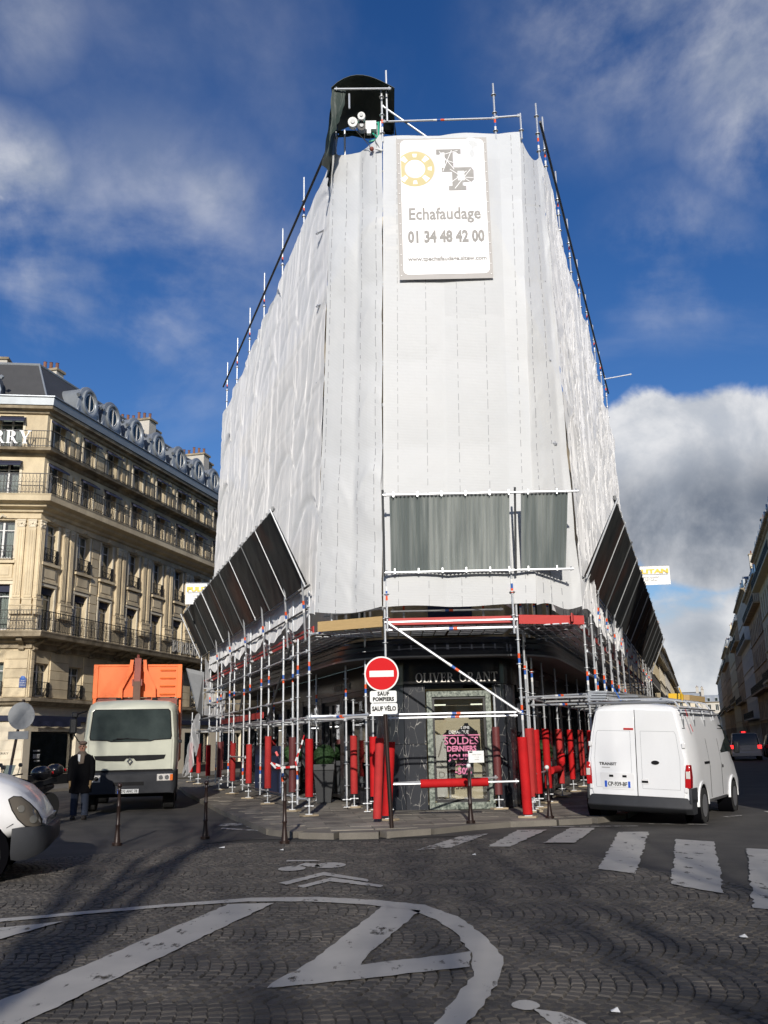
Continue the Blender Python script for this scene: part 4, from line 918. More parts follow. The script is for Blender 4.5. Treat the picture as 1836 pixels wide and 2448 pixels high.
tube(lp(0, 0, 2.16), (-.4, 19.2, 2.18), 'rail', bands=True); tube(lp(0, 0, 4.0), (-1.2, 19.7, 4.0), 'rail', bands=True); tube((2.9, 20.2, 2.5), rp(3.3, .0, 2.62), 'rail', bands=True); tube((3.2, 20.6, 2.35), rp(3.6, -.1, 2.4), 'rail', bands=True)
tube(lp(-.6, -.2, 4.35), (-.03, 18.9, 4.35), 'rail')
b = B(); b.path([lp(0, .0, 3.95), lp(0, .0, 3.3)], .024, 8); b.build('standard_stub', 'steel', scf)
for x, y in ((-1.2, 19.75), (-.9, 20.2), (-.6, 20.0), (-.35, 19.6), (.4, 20.3), (2.2, 20.3), (3.0, 20.0), (3.3, 20.0), (3.6, 20.0), (4.0, 20.4)):
    steel_up((x, y), 4.05, 4.9, ros=True, band_z=(4.3,), rtop=4.9)
for z in range(6, 16, 2):      # lifts behind the sheeting
    for y in (19.0,):
        tube((-.03, y, z), (2.74, y, z), 'ledger', n=5); tube((-.03, y, z + .95), (2.74, y, z + .95), 'ledger', n=5)
    tube((-.03, 19.05, z), (2.74, 19.05, z - 1.7), 'brace', n=5)
    for s, t in ((lp(-.3, -.1, z), (-.03, 18.95, z)), ((2.74, 18.95, z), rp(.6, -.15, z))): tube(s, t, 'ledger', n=5)
    (tube(lp(0, -.55, z + .9), lp(15.5, -.55, z + .9), 'ledger', n=5), tube(rp(1.5, -.5, z + .9), rp(19, -.5, z + .9), 'ledger', n=5)) if z < 14 else None
# --- deck with red toe boards and a plank
def board(a, c, z0, z1, name, mt, th=.03):
    a, c = Vector(a), Vector(c); d = (c - a).normalized(); n = Vector((-d.y, d.x)) * th / 2
    b = B(); b.prism([tuple(a + n), tuple(c + n), tuple(c - n), tuple(a - n)], z0, z1); return b.build(name, mt, scf, smooth=False)
board((-1.5, 19.72), (-.08, 19.0), 3.98, 4.2, 'toe_board', 'wood'); board((.05, 19.02), (2.66, 18.98), 3.99, 4.15, 'toe_board', 'toe_red'); board((2.8, 19.0), (4.25, 19.35), 3.98, 4.17, 'toe_board', 'toe_red')
LQ = [lp(s, -.1) for s in LS]
for a, c in seq(LQ[:8]): board(a.xy, c.xy, 4.02, 4.2, 'toe_board', 'toe_red')
for a, c in seq(LQ[3:7]): board((a.x + .3, a.y), (c.x + .3, c.y), 2.36, 2.54, 'toe_board', 'toe_red')
for k in range(1, 12): a, c = rp(.6 + (k - 1) * 2.7, -.1), rp(.6 + k * 2.7, -.1); board(a.xy, c.xy, 4.02, 4.2, 'toe_board', 'toe_red')
def deck(P4, z, name='deck_panel'):
    """perforated steel decking seen from below: ribs and rows of holes built as slats"""
    A_, B_, C_, D_ = [Vector(p) for p in P4]; b = B(); n = 5
    for i in range(n):
        for j in range(6):
            u0, u1, v0, v1 = i / n + .012, (i + 1) / n - .012, j / 6 + .01, (j + 1) / 6 - .035
            q = lambda u, v: (A_.lerp(B_, u)).lerp(D_.lerp(C_, u), v)
            b.prism([tuple(q(u0, v0)), tuple(q(u1, v0)), tuple(q(u1, v1)), tuple(q(u0, v1))], z - .02, z)
    return b.build(name, 'steel', scf, smooth=False)
deck([(.0, 19.0), (1.35, 19.0), (1.35, 20.9), (.0, 20.9)], 3.98); deck([(1.38, 19.0), (2.7, 19.0), (2.7, 20.9), (1.38, 20.9)], 3.98)
deck([(-1.45, 19.8), (-.1, 19.1), (-.1, 21.0), (-.9, 21.3)], 3.98); deck([(2.8, 19.1), (4.2, 19.5), (3.9, 21.2), (2.8, 20.9)], 3.98)
for a, c in seq(LS[:8]):
    A_, B_, C_, D_ = lp(a + .02, -.15), lp(c - .02, -.15), lp(c - .02, -1.3), lp(a + .02, -1.3); deck([A_.xy, B_.xy, C_.xy, D_.xy], 3.98)
for a, c in seq(LS[3:7]):
    A_, B_, C_, D_ = lp(a + .02, -.35), lp(c - .02, -.35), lp(c - .02, -1.2), lp(a + .02, -1.2); deck([A_.xy, B_.xy, C_.xy, D_.xy], 2.3)
for k in range(0, 9):
    A_, B_, C_, D_ = [rp(.4 + k * 2.7 + e, -o) for e, o in ((.02, .15), (2.66, .15), (2.66, 1.3), (.02, 1.3))]; deck([A_.xy, B_.xy, C_.xy, D_.xy], 3.98)
# --- right face
RS = [1.9, 4.1, 6.4, 8.8, 11.4, 14.1, 16.8, 19.5, 22.2, 24.9, 27.6, 30.3, 33.0]
for i, s in enumerate(RS):
    p = rp(s, 0.0); steel_up(p, ZB + .3, 5.4, band_z=(2.75,), flip=bool(i % 2))
    q = rp(s + .3, .14); steel_up(q, 2.2 if i < 3 else .3, 5.6, band_z=(2.8, 4.3))
    if s < 20: steel_up(rp(s, -.4), 5.4, 14.4, ros=False, n=5)
    ip = rp(s, -1.35); steel_up(ip, ZB + .3, 4.6, band_z=()); foot(ip); pad(ip, .45, 1.85, 'sleeve' if i % 2 else 'sleeve_p')
    foot(p); pad(p, .45, 1.75, 'sleeve')
    for z in (2.5, 4.03): tube(rp(s, 0, z), rp(s, -1.35, z), 'transom')
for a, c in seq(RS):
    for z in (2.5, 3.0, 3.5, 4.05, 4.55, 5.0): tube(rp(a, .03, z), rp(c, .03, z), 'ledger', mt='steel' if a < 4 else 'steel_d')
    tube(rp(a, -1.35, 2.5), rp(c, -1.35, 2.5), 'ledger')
tube(rp(1.9, -1.35, .85), rp(6.4, -1.35, .85), 'rail')
b = B(); b.path([rp(4.3, -1.3, .85), rp(5.9, -1.3, .83), rp(6.3, -1.3, .95), rp(6.4, -1.3, 1.2)], .09, 14); b.build('padding_sleeve', 'sleeve', scf)
# --- canopy carriers (rakers) and tubes round the canopies
for s in (-.2, 1.6, 4.45, 7.2, 10.0, 12.8):
    tube(lp(s + .35, .05, 3.9), lp(s - .1, .25, 5.35), 'raker', bands=True, r=.026)
for s in (2.0, 4.2, 6.5, 9.0, 12):
    tube(rp(s + .4, .06, 3.9), rp(s - .1, .2, 5.4), 'raker', bands=True, r=.026)
# poles that stick out above the sheeting
tops = [(-1.0, 19.3, 16.3), (.15, 18.5, 17.0), (.03, 18.7, 16.0), (2.84, 18.5, 16.95), (3.45, 18.5, 16.1), (4.0, 19.3, 17.0)]
for x, y, z in tops: steel_up((x, y), 15.4, z, band_z=(z - 1.3,), rtop=18)
for s in (2.3, 5.1, 8.0, 10.7, 13.4, 15.9): p = lp(s, -.42); steel_up(p, 15.1, 17.4 + .0 * s, band_z=(16.1,), rtop=17)
for s in (14.9, 15.6): p = lp(s, -1.2); steel_up(p, 15.1, 17.3, rtop=17)
for s in (2.2, 4.6, 7.1, 9.6, 12.1, 14.6, 17.1, 19.6): p = rp(s, -.12); steel_up(p, 15.0, 17.7 - .03 * s, band_z=(16.2,), rtop=17)
tube((.15, 18.5, 15.95), (2.84, 18.5, 15.98), 'guard_rail', bands=True); tube((2.84, 18.5, 16.0), (3.45, 18.5, 16.04), 'guard_rail'); tube((.15, 18.5, 16.4), (1.3, 18.6, 15.5), 'brace')
tube(lp(-1.2, -.35, 16.35), lp(16.2, -.3, 16.4), 'guard_rail', mt='steel_d', r=.035); tube(rp(1.0, -.05, 16.6), rp(20, -.05, 16.4), 'guard_rail', mt='steel_d', r=.035)
tube(rp(17.0, .0, 15.9), rp(17.0, 1.1, 15.95), 'rail')
# ================================================================= sheeting, banner, canopies, hoist
def net_sheet(name, bot, top, z0f, z1f, nu, nv, label, group, seams, fold=1.0, seed=0, sag=0.0, mt='net', lift=2.0, cat='tarpaulin', pleat=0.0, torn=0.0):
    """a hung sheet between two plan curves bot(t) and top(t), pinned at every lift and bay, billowing between"""
    Pb = [Vector(bot(i / nu)) for i in range(nu + 1)]; Pt = [Vector(top(i / nu)) for i in range(nu + 1)]
    Lu = [0]
    for i in range(nu): Lu.append(Lu[-1] + (Pb[i + 1] - Pb[i]).length)
    V = []
    for j in range(nv + 1):
        v = j / nv
        for i in range(nu + 1):
            t = i / nu; z0, z1 = z0f(t), z1f(t); z = z0 + (z1 - z0) * v; w = (z - 4.2) / 11.2
            p = Pb[i].lerp(Pt[i], min(1.1, max(0, w)))
            a = Pb[max(i - 1, 0)]; c = Pb[min(i + 1, nu)]; d = (c - a).normalized(); nn = Vector((-d.y, d.x)) * (1 if seams[1] > 0 else -1)
            u = Lu[i]; bay = seams[0]
            ub = u / bay; cu = abs(sin(PI * ub)); zz = (z + .15) / lift; fz = zz - math.floor(zz); row = math.floor(zz); col = math.floor(ub)
            cell = cu ** .7 * abs(sin(PI * zz)) ** .6
            r1 = noise.noise((col * 3.7 + seed, row * 2.3, seed)); big = noise.noise((u * .45 + seed, z * .16, seed * 3.1))
            vert = noise.noise((u * 2.1 + .25 * sin(z * .8), z * .09, seed + 2.0))            # long upright folds
            vert2 = noise.noise((u * 6.0, z * .22, seed + 8.0))
            sagz = fz - (.25 + .42 * cu + .25 * r1); crease = math.exp(-(sagz / .07) ** 2) * cu ** .5 * max(0, .45 + r1 + .5 * big)   # sag creases hanging between ties
            dg = (u * .8 + z * .55 + 1.2 * noise.noise((u * .3, z * .3, seed))) * 1.0; diag = max(0, 1 - abs(noise.noise((dg, (z - u) * .07, seed + 9.0))) * 5) ** 2 * max(0, noise.noise((u * .3, z * .3, seed + 20)) + .25)
            fine_ = noise.noise((u * 1.1, z * 2.6 + .5 * sin(u), seed + 4.0))
            h = .05 * cell * (1 + 1.5 * r1) + .06 * big + fold * (.015 * vert + .005 * vert2 + .055 * crease + .038 * diag + .008 * fine_) + .014 * fold * math.exp(-(min(fz, 1 - fz) / .035) ** 2)
            h += pleat * (.5 + .5 * noise.noise((u * 9, z * .4, seed)))
            x, y = p.x + nn.x * h, p.y + nn.y * h
            V.append((x, y, z))
    F = [(j * (nu + 1) + i, j * (nu + 1) + i + 1, (j + 1) * (nu + 1) + i + 1, (j + 1) * (nu + 1) + i) for j in range(nv) for i in range(nu)]
    if torn: F = [f for f in F if noise.noise((V[f[0]][0] * 2.3, V[f[0]][1] * 2.3, V[f[0]][2] * 1.7)) < torn]
    b = B(); b.v = V; b.f = F; b.m = [0] * len(F); o = b.build(name, mt, ang=70, fixn=False)
    if not torn:
        rs_ = random.Random(int(seed)); tones = [rs_.random() for _ in range(60)]; tones2 = [rs_.random() for _ in range(200)]
        at = o.data.attributes.new('strip', 'FLOAT', 'FACE'); vals = []
        for j in range(nv):
            for i in range(nu): c_ = int(Lu[i] / 1.35); zz_ = int((V[j * (nu + 1) + i][2] + 1 + tones[c_ % 60]) / 4); vals.append(.6 * tones[c_ % 60] + .4 * tones2[(c_ * 7 + zz_) % 200])
        at.data.foreach_set('value', vals)
    tag(o, label, cat, group)
    # lacing: short stitches of cord along every seam
    per = seams[0] / 2; n = int(Lu[-1] / per); st = B()
    for k in range(0, n + 1):
        i = min(nu, int(round((k * per + seams[2]) / Lu[-1] * nu)))
        if i >= nu: continue
        j = 0
        while j < nv - 2:
            ln = 1 + (rnd.random() < .6) + (rnd.random() < .3)
            j2 = min(nv, j + ln); P0, P1 = Vector(V[j * (nu + 1) + i]), Vector(V[j2 * (nu + 1) + i]); d = Vector((-(P1 - P0).x, 0, 0))
            a = Pb[max(i - 1, 0)]; c = Pb[min(i + 1, nu)]; dd = (c - a).normalized(); nn = Vector((-dd.y, dd.x, 0)) * (1 if seams[1] > 0 else -1) * .012; tt = Vector((dd.x, dd.y, 0)) * .0045
            st.add([P0 - tt + nn, P0 + tt + nn, P1 + tt + nn, P1 - tt + nn, P0 - tt + nn * .3, P0 + tt + nn * .3, P1 + tt + nn * .3, P1 - tt + nn * .3], [(0, 1, 2, 3), (0, 4, 5, 1), (3, 2, 6, 7), (0, 3, 7, 4), (1, 5, 6, 2)])
            j = j2 + 1 + (rnd.random() < .4)
    if st.f: lo = st.build('lacing', 'lace', o, smooth=False); lo['kind'] = 'stuff'
    return o
def seg(a, c): 
    a, c = Vector(a), Vector(c); return lambda t: a.lerp(c, t)
A_b, B_b, C_b, D_b = (-1.58, 19.75), (-.06, 18.83), (3.15, 18.80), (4.22, 19.35)
A_t, B_t, C_t, D_t = (-1.10, 19.3), (.16, 18.50), (3.40, 18.5), (4.02, 19.25)
L_b, L_t = (-6.95, 35.3), (-6.65, 35.4); R_b, R_t = (10.95, 40.0), (10.75, 40.0)
GN = 'white sheets hung round the scaffold'
net_sheet('scaffold_sheet', seg(A_b, L_b), seg(A_t, L_t), lambda t: 4.35 + .12 * sin(t * 40), lambda t: 15.62 - .6 * t + .05 * abs(sin(t * PI * 6)), 230, 140, 'long creased white sheet down the left side of the wrapped building', GN, (2.75, -1, .35), 2.0, 1.0)
net_sheet('scaffold_sheet', seg(A_b, B_b), seg(A_t, B_t), lambda t: 4.42 - .12 * abs(sin(t * 2.6)) + .02 * t, lambda t: 15.62 - .12 * t - .16 * sin(PI * t) + .25 * max(0, t - .85) / .15, 30, 150, 'narrow white sheet left of the front, sagging below the hoist', GN, (1.0, -1, .1), .5, 3.0)
net_sheet('scaffold_sheet', seg(B_b, C_b), seg(B_t, C_t), lambda t: 4.36 + .02 * sin(t * 9), lambda t: 15.55 + .015 * sin(t * 14), 60, 150, 'broad flat white sheet of the front, behind the banner', GN, (1.35, -1, .3), .22, 7.0, lift=2.0)
net_sheet('scaffold_sheet', seg(C_b, D_b), seg(C_t, D_t), lambda t: 4.34 + .05 * sin(t * 7), lambda t: 15.58 - .12 * t - .38 * sin(PI * t), 26, 150, 'narrow white sheet right of the front with a dipping top', GN, (1.0, -1, .2), .5, 11.0)
net_sheet('scaffold_sheet', seg(D_b, R_b), seg(D_t, R_t), lambda t: 4.3 + .1 * sin(t * 40), lambda t: 15.46 - .5 * t + .06 * abs(sin(t * PI * 8)), 250, 140, 'long rumpled white sheet down the right side of the wrapped building', GN, (2.75, -1, .35), 1.9, 14.0)
# torn grey netting at the far left end
net_sheet('torn_netting', seg(lp(16.4, .12).xy, lp(12.6, -.1).xy), seg(lp(16.4, .12).xy, lp(13.2, -.1).xy), lambda t: 2.75 - .3 * t, lambda t: 5.0 - 2.0 * sin(min(1, t * 1.4) * PI / 2) + .5 * t, 40, 26, 'torn grey netting draped at the far left end of the scaffold', None, (2, 1, 0), 2.4, 21.0, mt='net_grey', cat='netting', torn=.42)
net_sheet('torn_netting', seg(lp(19.6, .5).xy, lp(17.2, .2).xy), seg(lp(18.3, .2).xy, lp(16.5, .1).xy), lambda t: .35 + 1.2 * t * t, lambda t: .6 + 2.3 * sin(t * PI / 2), 30, 20, 'thin rag of grey netting trailing to the ground at the far left', None, (2, 1, 0), 2.0, 25.0, mt='net_grey', cat='netting', torn=.45)
net_sheet('scaffold_sheet', seg(lp(-.2, -.55).xy, lp(16, -.5).xy), seg(lp(-.2, -.35).xy, lp(16, -.3).xy), lambda t: 4.22 + .05 * sin(t * 60), lambda t: 5.35, 200, 14, 'pleated grey-white skirt below the left canopy', GN, (2.75, -1, 0), .7, 31.0, mt='net', pleat=.07)
net_sheet('scaffold_sheet', seg(rp(.3, -.5).xy, rp(20, -.5).xy), seg(rp(.3, -.35).xy, rp(20, -.35).xy), lambda t: 4.25, lambda t: 5.3, 120, 12, 'skirt of white sheeting below the right canopy', GN, (2.75, -1, 0), .7, 35.0, mt='net', pleat=.05)
# --- banner on the front
def fb(x, z, o=0.0):      # point on the front sheet
    w = (z - 4.2) / 11.2; y = 18.815 + (18.5 - 18.815) * w; return Vector((x, y - .06 - o, z))
ban = thing('banner', 'white advertising banner with a yellow wheel logo on the front sheeting', 'banner', fb(1.58, 12.2))
def bx0(z): return .47 + .0 * z
b = B(); nx, nz_ = 24, 40; V = []
X0, X1, Z0, Z1 = .47, 2.60, 11.80, 15.42
BX = lambda x: .47 + (x - .50) * (2.13 / 2.22)
BZ = lambda z: 11.80 + (z - 12.18) * (3.62 / 3.6)
for j in range(nz_ + 1):
    for i in range(nx + 1):
        x = X0 + (X1 - X0) * i / nx; z = Z0 + (Z1 - Z0) * j / nz_; V.append(tuple(fb(x, z, .002 * noise.noise((x * 1.5, z * 1.2, 4)))))
b.add(V, [(j * (nx + 1) + i, j * (nx + 1) + i + 1, (j + 1) * (nx + 1) + i + 1, (j + 1) * (nx + 1) + i) for j in range(nz_) for i in range(nx)])
b.build('banner_sheet', mat('grey banner border', (0.44, 0.42, 0.40), .6, var=.1, vscale=3), ban, fixn=False)
# white field with rounded corners, 4 mm above
def onban(P, name, mt, o, par=ban):
    bm = bmesh.new(); vs_ = [bm.verts.new(fb(x, z, o)) for x, z in P]
    bmesh.ops.triangle_fill(bm, use_beauty=True, edges=[bm.edges.new((vs_[i], vs_[(i + 1) % len(vs_)])) for i in range(len(vs_))], normal=(0, -1, 0))
    me = bpy.data.meshes.new(name); bm.to_mesh(me); bm.free(); me.materials.append(M[mt] if isinstance(mt, str) else mt); ob = bpy.data.objects.new(name, me); COL.objects.link(ob); ob.parent = par; ob.matrix_parent_inverse = W(par).inverted(); return ob
rr = []
for cx, cz, a0 in ((X1 - .2, Z1 - .17, 0), (X0 + .22, Z1 - .17, 90), (X0 + .22, Z0 + .25, 180), (X1 - .2, Z0 + .25, 270)):
    for k in range(7): a = rad(a0 + 15 * k); rr.append((cx + .13 * cos(a), cz + .13 * sin(a)))
onban(rr, 'banner_field', 'banner', .006)
gold = mat('pale gold print', (0.62, 0.53, 0.26), .6, var=.15, vscale=4); gre = mat('grey print', (0.27, 0.26, 0.245), .6, var=.3, vscale=5)
# wheel emblem: ring with square holes cut as white pieces; clipped by the left edge of the field
wc = (BX(.94), BZ(14.98))
def ringpoly(cx, cz, r0, r1, xmin, n=56):
    P = []
    for r, rng in ((r1, range(n + 1)), (r0, range(n, -1, -1))):
        for k in rng:
            a = rad(-180 + 360 * k / n); P.append((max(xmin, cx + r * cos(a)), cz + r * sin(a)))
    return P
onban(ringpoly(wc[0] + .05, wc[1] + .02, .24, .47, X0 + .1), 'wheel_shadow', mat('lilac shadow print', (.66, .64, .68), .6), .0075)
onban(ringpoly(*wc, .24, .46, X0 + .1), 'wheel_emblem', gold, .009)
for k in range(-4, 4):
    a = rad(k * 45); c = (wc[0] + .35 * cos(a), wc[1] + .35 * sin(a)); s1, s2 = (.075, .055) if k % 2 else (.045, .045)
    if c[0] < X0 + .16: continue
    onban([(c[0] + s1 * cos(a) * u - s2 * sin(a) * v, c[1] + s1 * sin(a) * u + s2 * cos(a) * v) for u, v in ((-1, -.8), (1, -1.2), (1, 1.2), (-1, .8))], 'wheel_slot', 'banner', .0105)
def lett(parts, ox, oz, s, mt, o):
    for P in parts: onban([(BX(ox + x * s), BZ(oz + z * s)) for x, z in P], 'monogram', mt, o)
T_ = [[(0, 1), (1, 1), (1, .78), (.9, .78), (.82, .86), (.68, .86), (.68, .2), (.8, .2), (.8, 0), (.2, 0), (.2, .2), (.34, .2), (.34, .86), (.2, .86), (.12, .76), (0, .76)]]
P_m = [[(.1, 1), (.98, 1), (1.08, .85), (1.08, .45), (.95, .34), (.62, .34), (.62, .2), (.75, .2), (.75, 0), (.05, 0), (.05, .2), (.2, .2), (.2, .8), (.1, .8)]]
for dx, dz, mt, o in ((.03, -.0, mat('lilac shadow print', (.66, .64, .68), .6), .0075), (0, 0, gre, .0092)):
    lett(T_, 1.47 + dx, 14.88 + dz, .60, mt, o); lett(P_m, 1.72 + dx, 14.40 + dz, .60, mt, o + .001)
for P in (((1.55, 15.42), (1.9, 14.95)), ((1.85, 15.45), (1.62, 14.9)), ((1.5, 15.3), (2.0, 15.44)), ((1.68, 15.2), (1.95, 15.1)), ((1.8, 14.95), (2.3, 14.6)), ((2.3, 14.95), (1.9, 14.45)), ((1.8, 14.6), (2.2, 14.9)), ((1.95, 14.75), (2.36, 14.72))):
    a, c = Vector((BX(P[0][0]), BZ(P[0][1]))), Vector((BX(P[1][0]), BZ(P[1][1]))); n = (c - a).normalized().orthogonal() * .007; onban([tuple(a + n), tuple(c + n), tuple(c - n), tuple(a - n)], 'web_line', 'banner', .0122)
onban([(BX(x), BZ(z)) for x, z in ((1.98, 14.9), (2.14, 14.9), (2.14, 14.66), (1.98, 14.66))], 'monogram_counter', 'banner', .0112)
def btext(body, x, z, size, sx, bold): x = BX(x); z = BZ(z); c = fb(x, z, .011); t = text('lettering', body, size, gre.name if gre.name in M else 'grey_ink', ban, face_m(c, 180) @ Matrix.Rotation(rad(1.6), 4, 'X'), .0015, sx=sx, bold=bold); t.data.materials[0] = gre; return t
btext('Echafaudage', 1.62, 13.80, .42, .82, .010); btext('01 34 48 42 00', 1.64, 13.22, .40, .72, .018); btext('www.tpechafaudage.sitew.com', 1.65, 12.68, .145, 1.0, .005)
for i in range(14):
    for x in (X0 + .045, X1 - .04):
        z = Z0 + .1 + i * .26; c = fb(x, z, .01); b = B(); b.disc(c, (0, 1, 0), .014, .006, 8); b.build('eyelet', 'white_b', ban)
# --- corrugated canopies
def corr_panel(a0, a1, b0, b1, name, mt, par, waves=10, amp=.022):
    """sheet from foot line a0-a1 to head line b0-b1 with corrugations running up it; real thickness from a second skin"""
    a0, a1, b0, b1 = map(Vector, (a0, a1, b0, b1)); n = waves * 4; up_ = (b0 - a0); al = (a1 - a0); nn = al.cross(up_).normalized(); b = B(); V = []
    for side in (0, 1):
        for v in (0, 1):
            for i in range(n + 1):
                t = i / n; p = (a0.lerp(a1, t)).lerp(b0.lerp(b1, t), v) + nn * (amp * max(-.75, min(.75, 1.3 * sin(2 * PI * t * waves))) + side * .006); V.append(tuple(p))
    m = n + 1; F = [(i, i + 1, m + i + 1, m + i) for i in range(n)] + [(2 * m + i, 3 * m + i, 3 * m + i + 1, 2 * m + i + 1) for i in range(n)] + [(m + i, m + i + 1, 3 * m + i + 1, 3 * m + i) for i in range(n)] + [(i, 2 * m + i, 2 * m + i + 1, i + 1) for i in range(n)]
    b.add(V, F); return b.build(name, mt, par, ang=22)
ZC0, ZC1 = 5.08, 6.72
cf = thing('debris_canopy', 'upright grey corrugated fan over the shop front, two bays of sheets', 'canopy', (1.9, 18.75, ZC0), group='corrugated debris fans')
for x0, x1 in ((.12, .95), (.94, 1.78), (1.77, 2.62), (2.86, 3.36), (3.35, 3.84)):
    e = 0.0; corr_panel((x0, 18.66, ZC0), (x1 - .04 * (x1 > 3.5), 18.66, ZC0), (x0, 18.1, 6.58), (x1, 18.1, 6.58), 'corrugated_sheet', 'corr', cf, waves=int((x1 - x0) / .078), amp=.028)
for x0, x1, y, z in ((-.02, 4.06, 18.06, 6.60), (-.02, 3.95, 18.60, ZC0 - .02)): tube((x0, y, z), (x1, y, z), 'edge_tube', par=cf, r=.028)
for x in (-.02, 2.74): tube((x, 18.62, ZC0 - .1), (x, 18.08, 6.72), 'edge_tube', par=cf, r=.024, mt='steel_d')
for x0 in (.2, .7, 1.2, 1.7, 2.2, 2.6, 3.0, 3.6):
    for y, z in ((18.05, 6.6), (18.58, ZC0)): b = B(); b.cb((x0, y, z), (.03, .05, .11)); b.build('hook_clamp', 'steel', cf, smooth=False)
cl = thing('debris_canopy', 'long dark debris fan sloping out over the left pavement', 'canopy', lp(0, .2, ZC0), group='corrugated debris fans')
cr_ = thing('debris_canopy', 'long dark debris fan sloping out over the right-hand street', 'canopy', rp(3, .2, ZC0), group='corrugated debris fans')
def fan(root, P, s0, s1, step, ts=0.0, o1=.82):
    s = s0; i = 0
    while s < s1 - .1:
        e = min(s + step, s1)
        for k in range(2):
            u0, u1 = s + (e - s) * k / 2, s + (e - s) * (k + 1) / 2
            corr_panel(P(u0 + .01, .16, ZC0), P(u1 - .01, .16, ZC0), P(u0 + .01, .16 + o1, ZC1), P(u1 - .01, .16 + o1, ZC1), 'corrugated_sheet', 'corr_d', root, waves=7, amp=.012)
        tube(P(s, .205, ZC0 - .06), P(s, .205 + o1, ZC1 + .04), 'fan_rib', par=root, r=.022 if i % 2 == 0 else .014, mt='steel' if i in (0, 1, 3, 6) else 'steel_d'); s = e; i += 1
    tube(P(s1, .24, ZC0 - .06), P(s1, .24 + o1, ZC1 + .04), 'fan_rib', par=root, r=.026)
    tube(P(s0 - .05, .12, ZC0 - .03), P(s1 + .05, .12, ZC0 - .03), 'edge_tube', par=root, r=.026, mt='steel_d'); tube(P(s0 - .05, .12 + o1, ZC1 + .03), P(s1 + .05, .12 + o1, ZC1 + .03), 'edge_tube', par=root, r=.026, mt='steel_d')
    s = s0
    while s < s1: b = B(); c = P(s, .14 + o1, ZC1 + .05); b.cb(c, (.06, .06, .1)); b.build('hook_clamp', 'steel_d', root, smooth=False); s += step / 3
fan(cl, lp, -.45, 17.0, 1.94); fan(cr_, rp, 1.2, 33.0, 2.45)
b = B(); b.add([lp(17.0, .75, 4.6), lp(16.4, .35, 2.9), lp(16.6, .1, 2.7), lp(17.0, .05, 4.45), lp(17.02, .77, 4.6), lp(16.42, .37, 2.9), lp(16.62, .12, 2.7), lp(17.02, .07, 4.45)], [(0, 1, 2, 3), (7, 6, 5, 4), (0, 4, 5, 1), (1, 5, 6, 2), (2, 6, 7, 3), (3, 7, 4, 0)])
tag(b.build('loose_sheet', 'alu', smooth=False), 'loose pale metal sheet leaning out at the far left end of the scaffold', 'metal sheet')
# --- flags of the roofing firm on both sides
def firm_flag(c, az, w, h, label, left):
    r = thing('company_sign', label, 'sign', c, group='white company signs sticking out from the sheeting')
    Mx = face_m(c, az)
    b = B(); n = 8; V = [Mx @ Vector((-w / 2 + w * i / n, s * h / 2, .03 * sin(i / n * PI))) for s in (-1, 1) for i in range(n + 1)]
    b.add(V + [Mx @ Vector((-w / 2 + w * i / n, s * h / 2, .03 * sin(i / n * PI) - .01)) for s in (-1, 1) for i in range(n + 1)], [(i, i + 1, n + 2 + i, n + 1 + i) for i in range(n)] + [(2 * n + 2 + i, 3 * n + 3 + i, 3 * n + 4 + i, 2 * n + 3 + i) for i in range(n)]); b.build('sign_sheet', 'sheet_white', r, fixn=False)
    text('lettering', 'PULITAN', h * .30, 'yellow_ink', r, Mx @ Matrix.Translation((0, h * .22, .045)), sx=w / h * .78, bold=.012)
    text('lettering', 'COUVERTURE - RAVALEMENT\n01 40 32 47 50\n4 rue Richer - 75002 Paris', h * .085, 'grey_ink', r, Mx @ Matrix.Translation((0, -h * .18, .045)), sx=.9)
    b = B(); b.box(-w * .45, w * .45, h * .05, h * .065, .04, .044, 0, Mx); b.build('sign_rule', 'ink', r, smooth=False)
    b = B(); b.path([Mx @ Vector((-w / 2 - .0, h / 2 + .02, 0)), Mx @ Vector((w / 2, h / 2 + .02, 0))], .02, 6); b.build('sign_bar', 'steel', r)
firm_flag(lp(13.6, .62, 7.05), 172, 1.3, .76, 'white firm sign at the far left edge of the sheeting, half hidden', True)
firm_flag(rp(20.0, .95, 8.1), 188, 1.7, .78, 'white firm sign above the right canopy, half hidden', False)
# --- hoist under a green tarpaulin on the roof edge
HX, HY = -.45, 18.95
ht = thing('hoist_shelter', 'dark green tarpaulin shelter over the hoist on the scaffold top', 'shelter', (HX, HY, 15.7))
b = B(); n = 10
def arch(y, k): return [(-1.12 + 1.5 * i / n, y, 17.42 + k * sin(PI * (i / n) ** .85) - .05 * (i / n)) for i in range(n + 1)]
for y0, y1, k in ((18.2, 19.9, .36),):
    P0, P1 = arch(y0, k), arch(y1, k * .8); V = P0 + P1 + [(x, y, z - .012) for x, y, z in P0 + P1]; m = n + 1
    b.add(V, [(i, i + 1, m + i + 1, m + i) for i in range(n)] + [(2 * m + i, 3 * m + i, 3 * m + i + 1, 2 * m + i + 1) for i in range(n)] + [(i, 2 * m + i, 2 * m + i + 1, i + 1) for i in range(n)])
b.build('tarpaulin_roof', 'green_tarp', ht)
def drape(P_top, P_bot_z, name, seed, out=(0, 0)):
    b = B(); nu, nv = 20, 14; V = []
    for j in range(nv + 1):
        for i in range(nu + 1):
            t = i / nu; p = Vector(P_top[0]).lerp(Vector(P_top[1]), t); zb = P_bot_z(t); z = p.z + (zb - p.z) * j / nv
            h = .09 * noise.noise((t * 4, j * .22, seed)) * (j / nv + .3); V.append((p.x + h + out[0] * (j / nv) ** 1.5, p.y + h * .5 + out[1] * j / nv, z))
    b.add(V, [(j * (nu + 1) + i, j * (nu + 1) + i + 1, (j + 1) * (nu + 1) + i + 1, (j + 1) * (nu + 1) + i) for j in range(nv) for i in range(nu)]); return b.build(name, 'green_tarp', ht, ang=70, fixn=False)
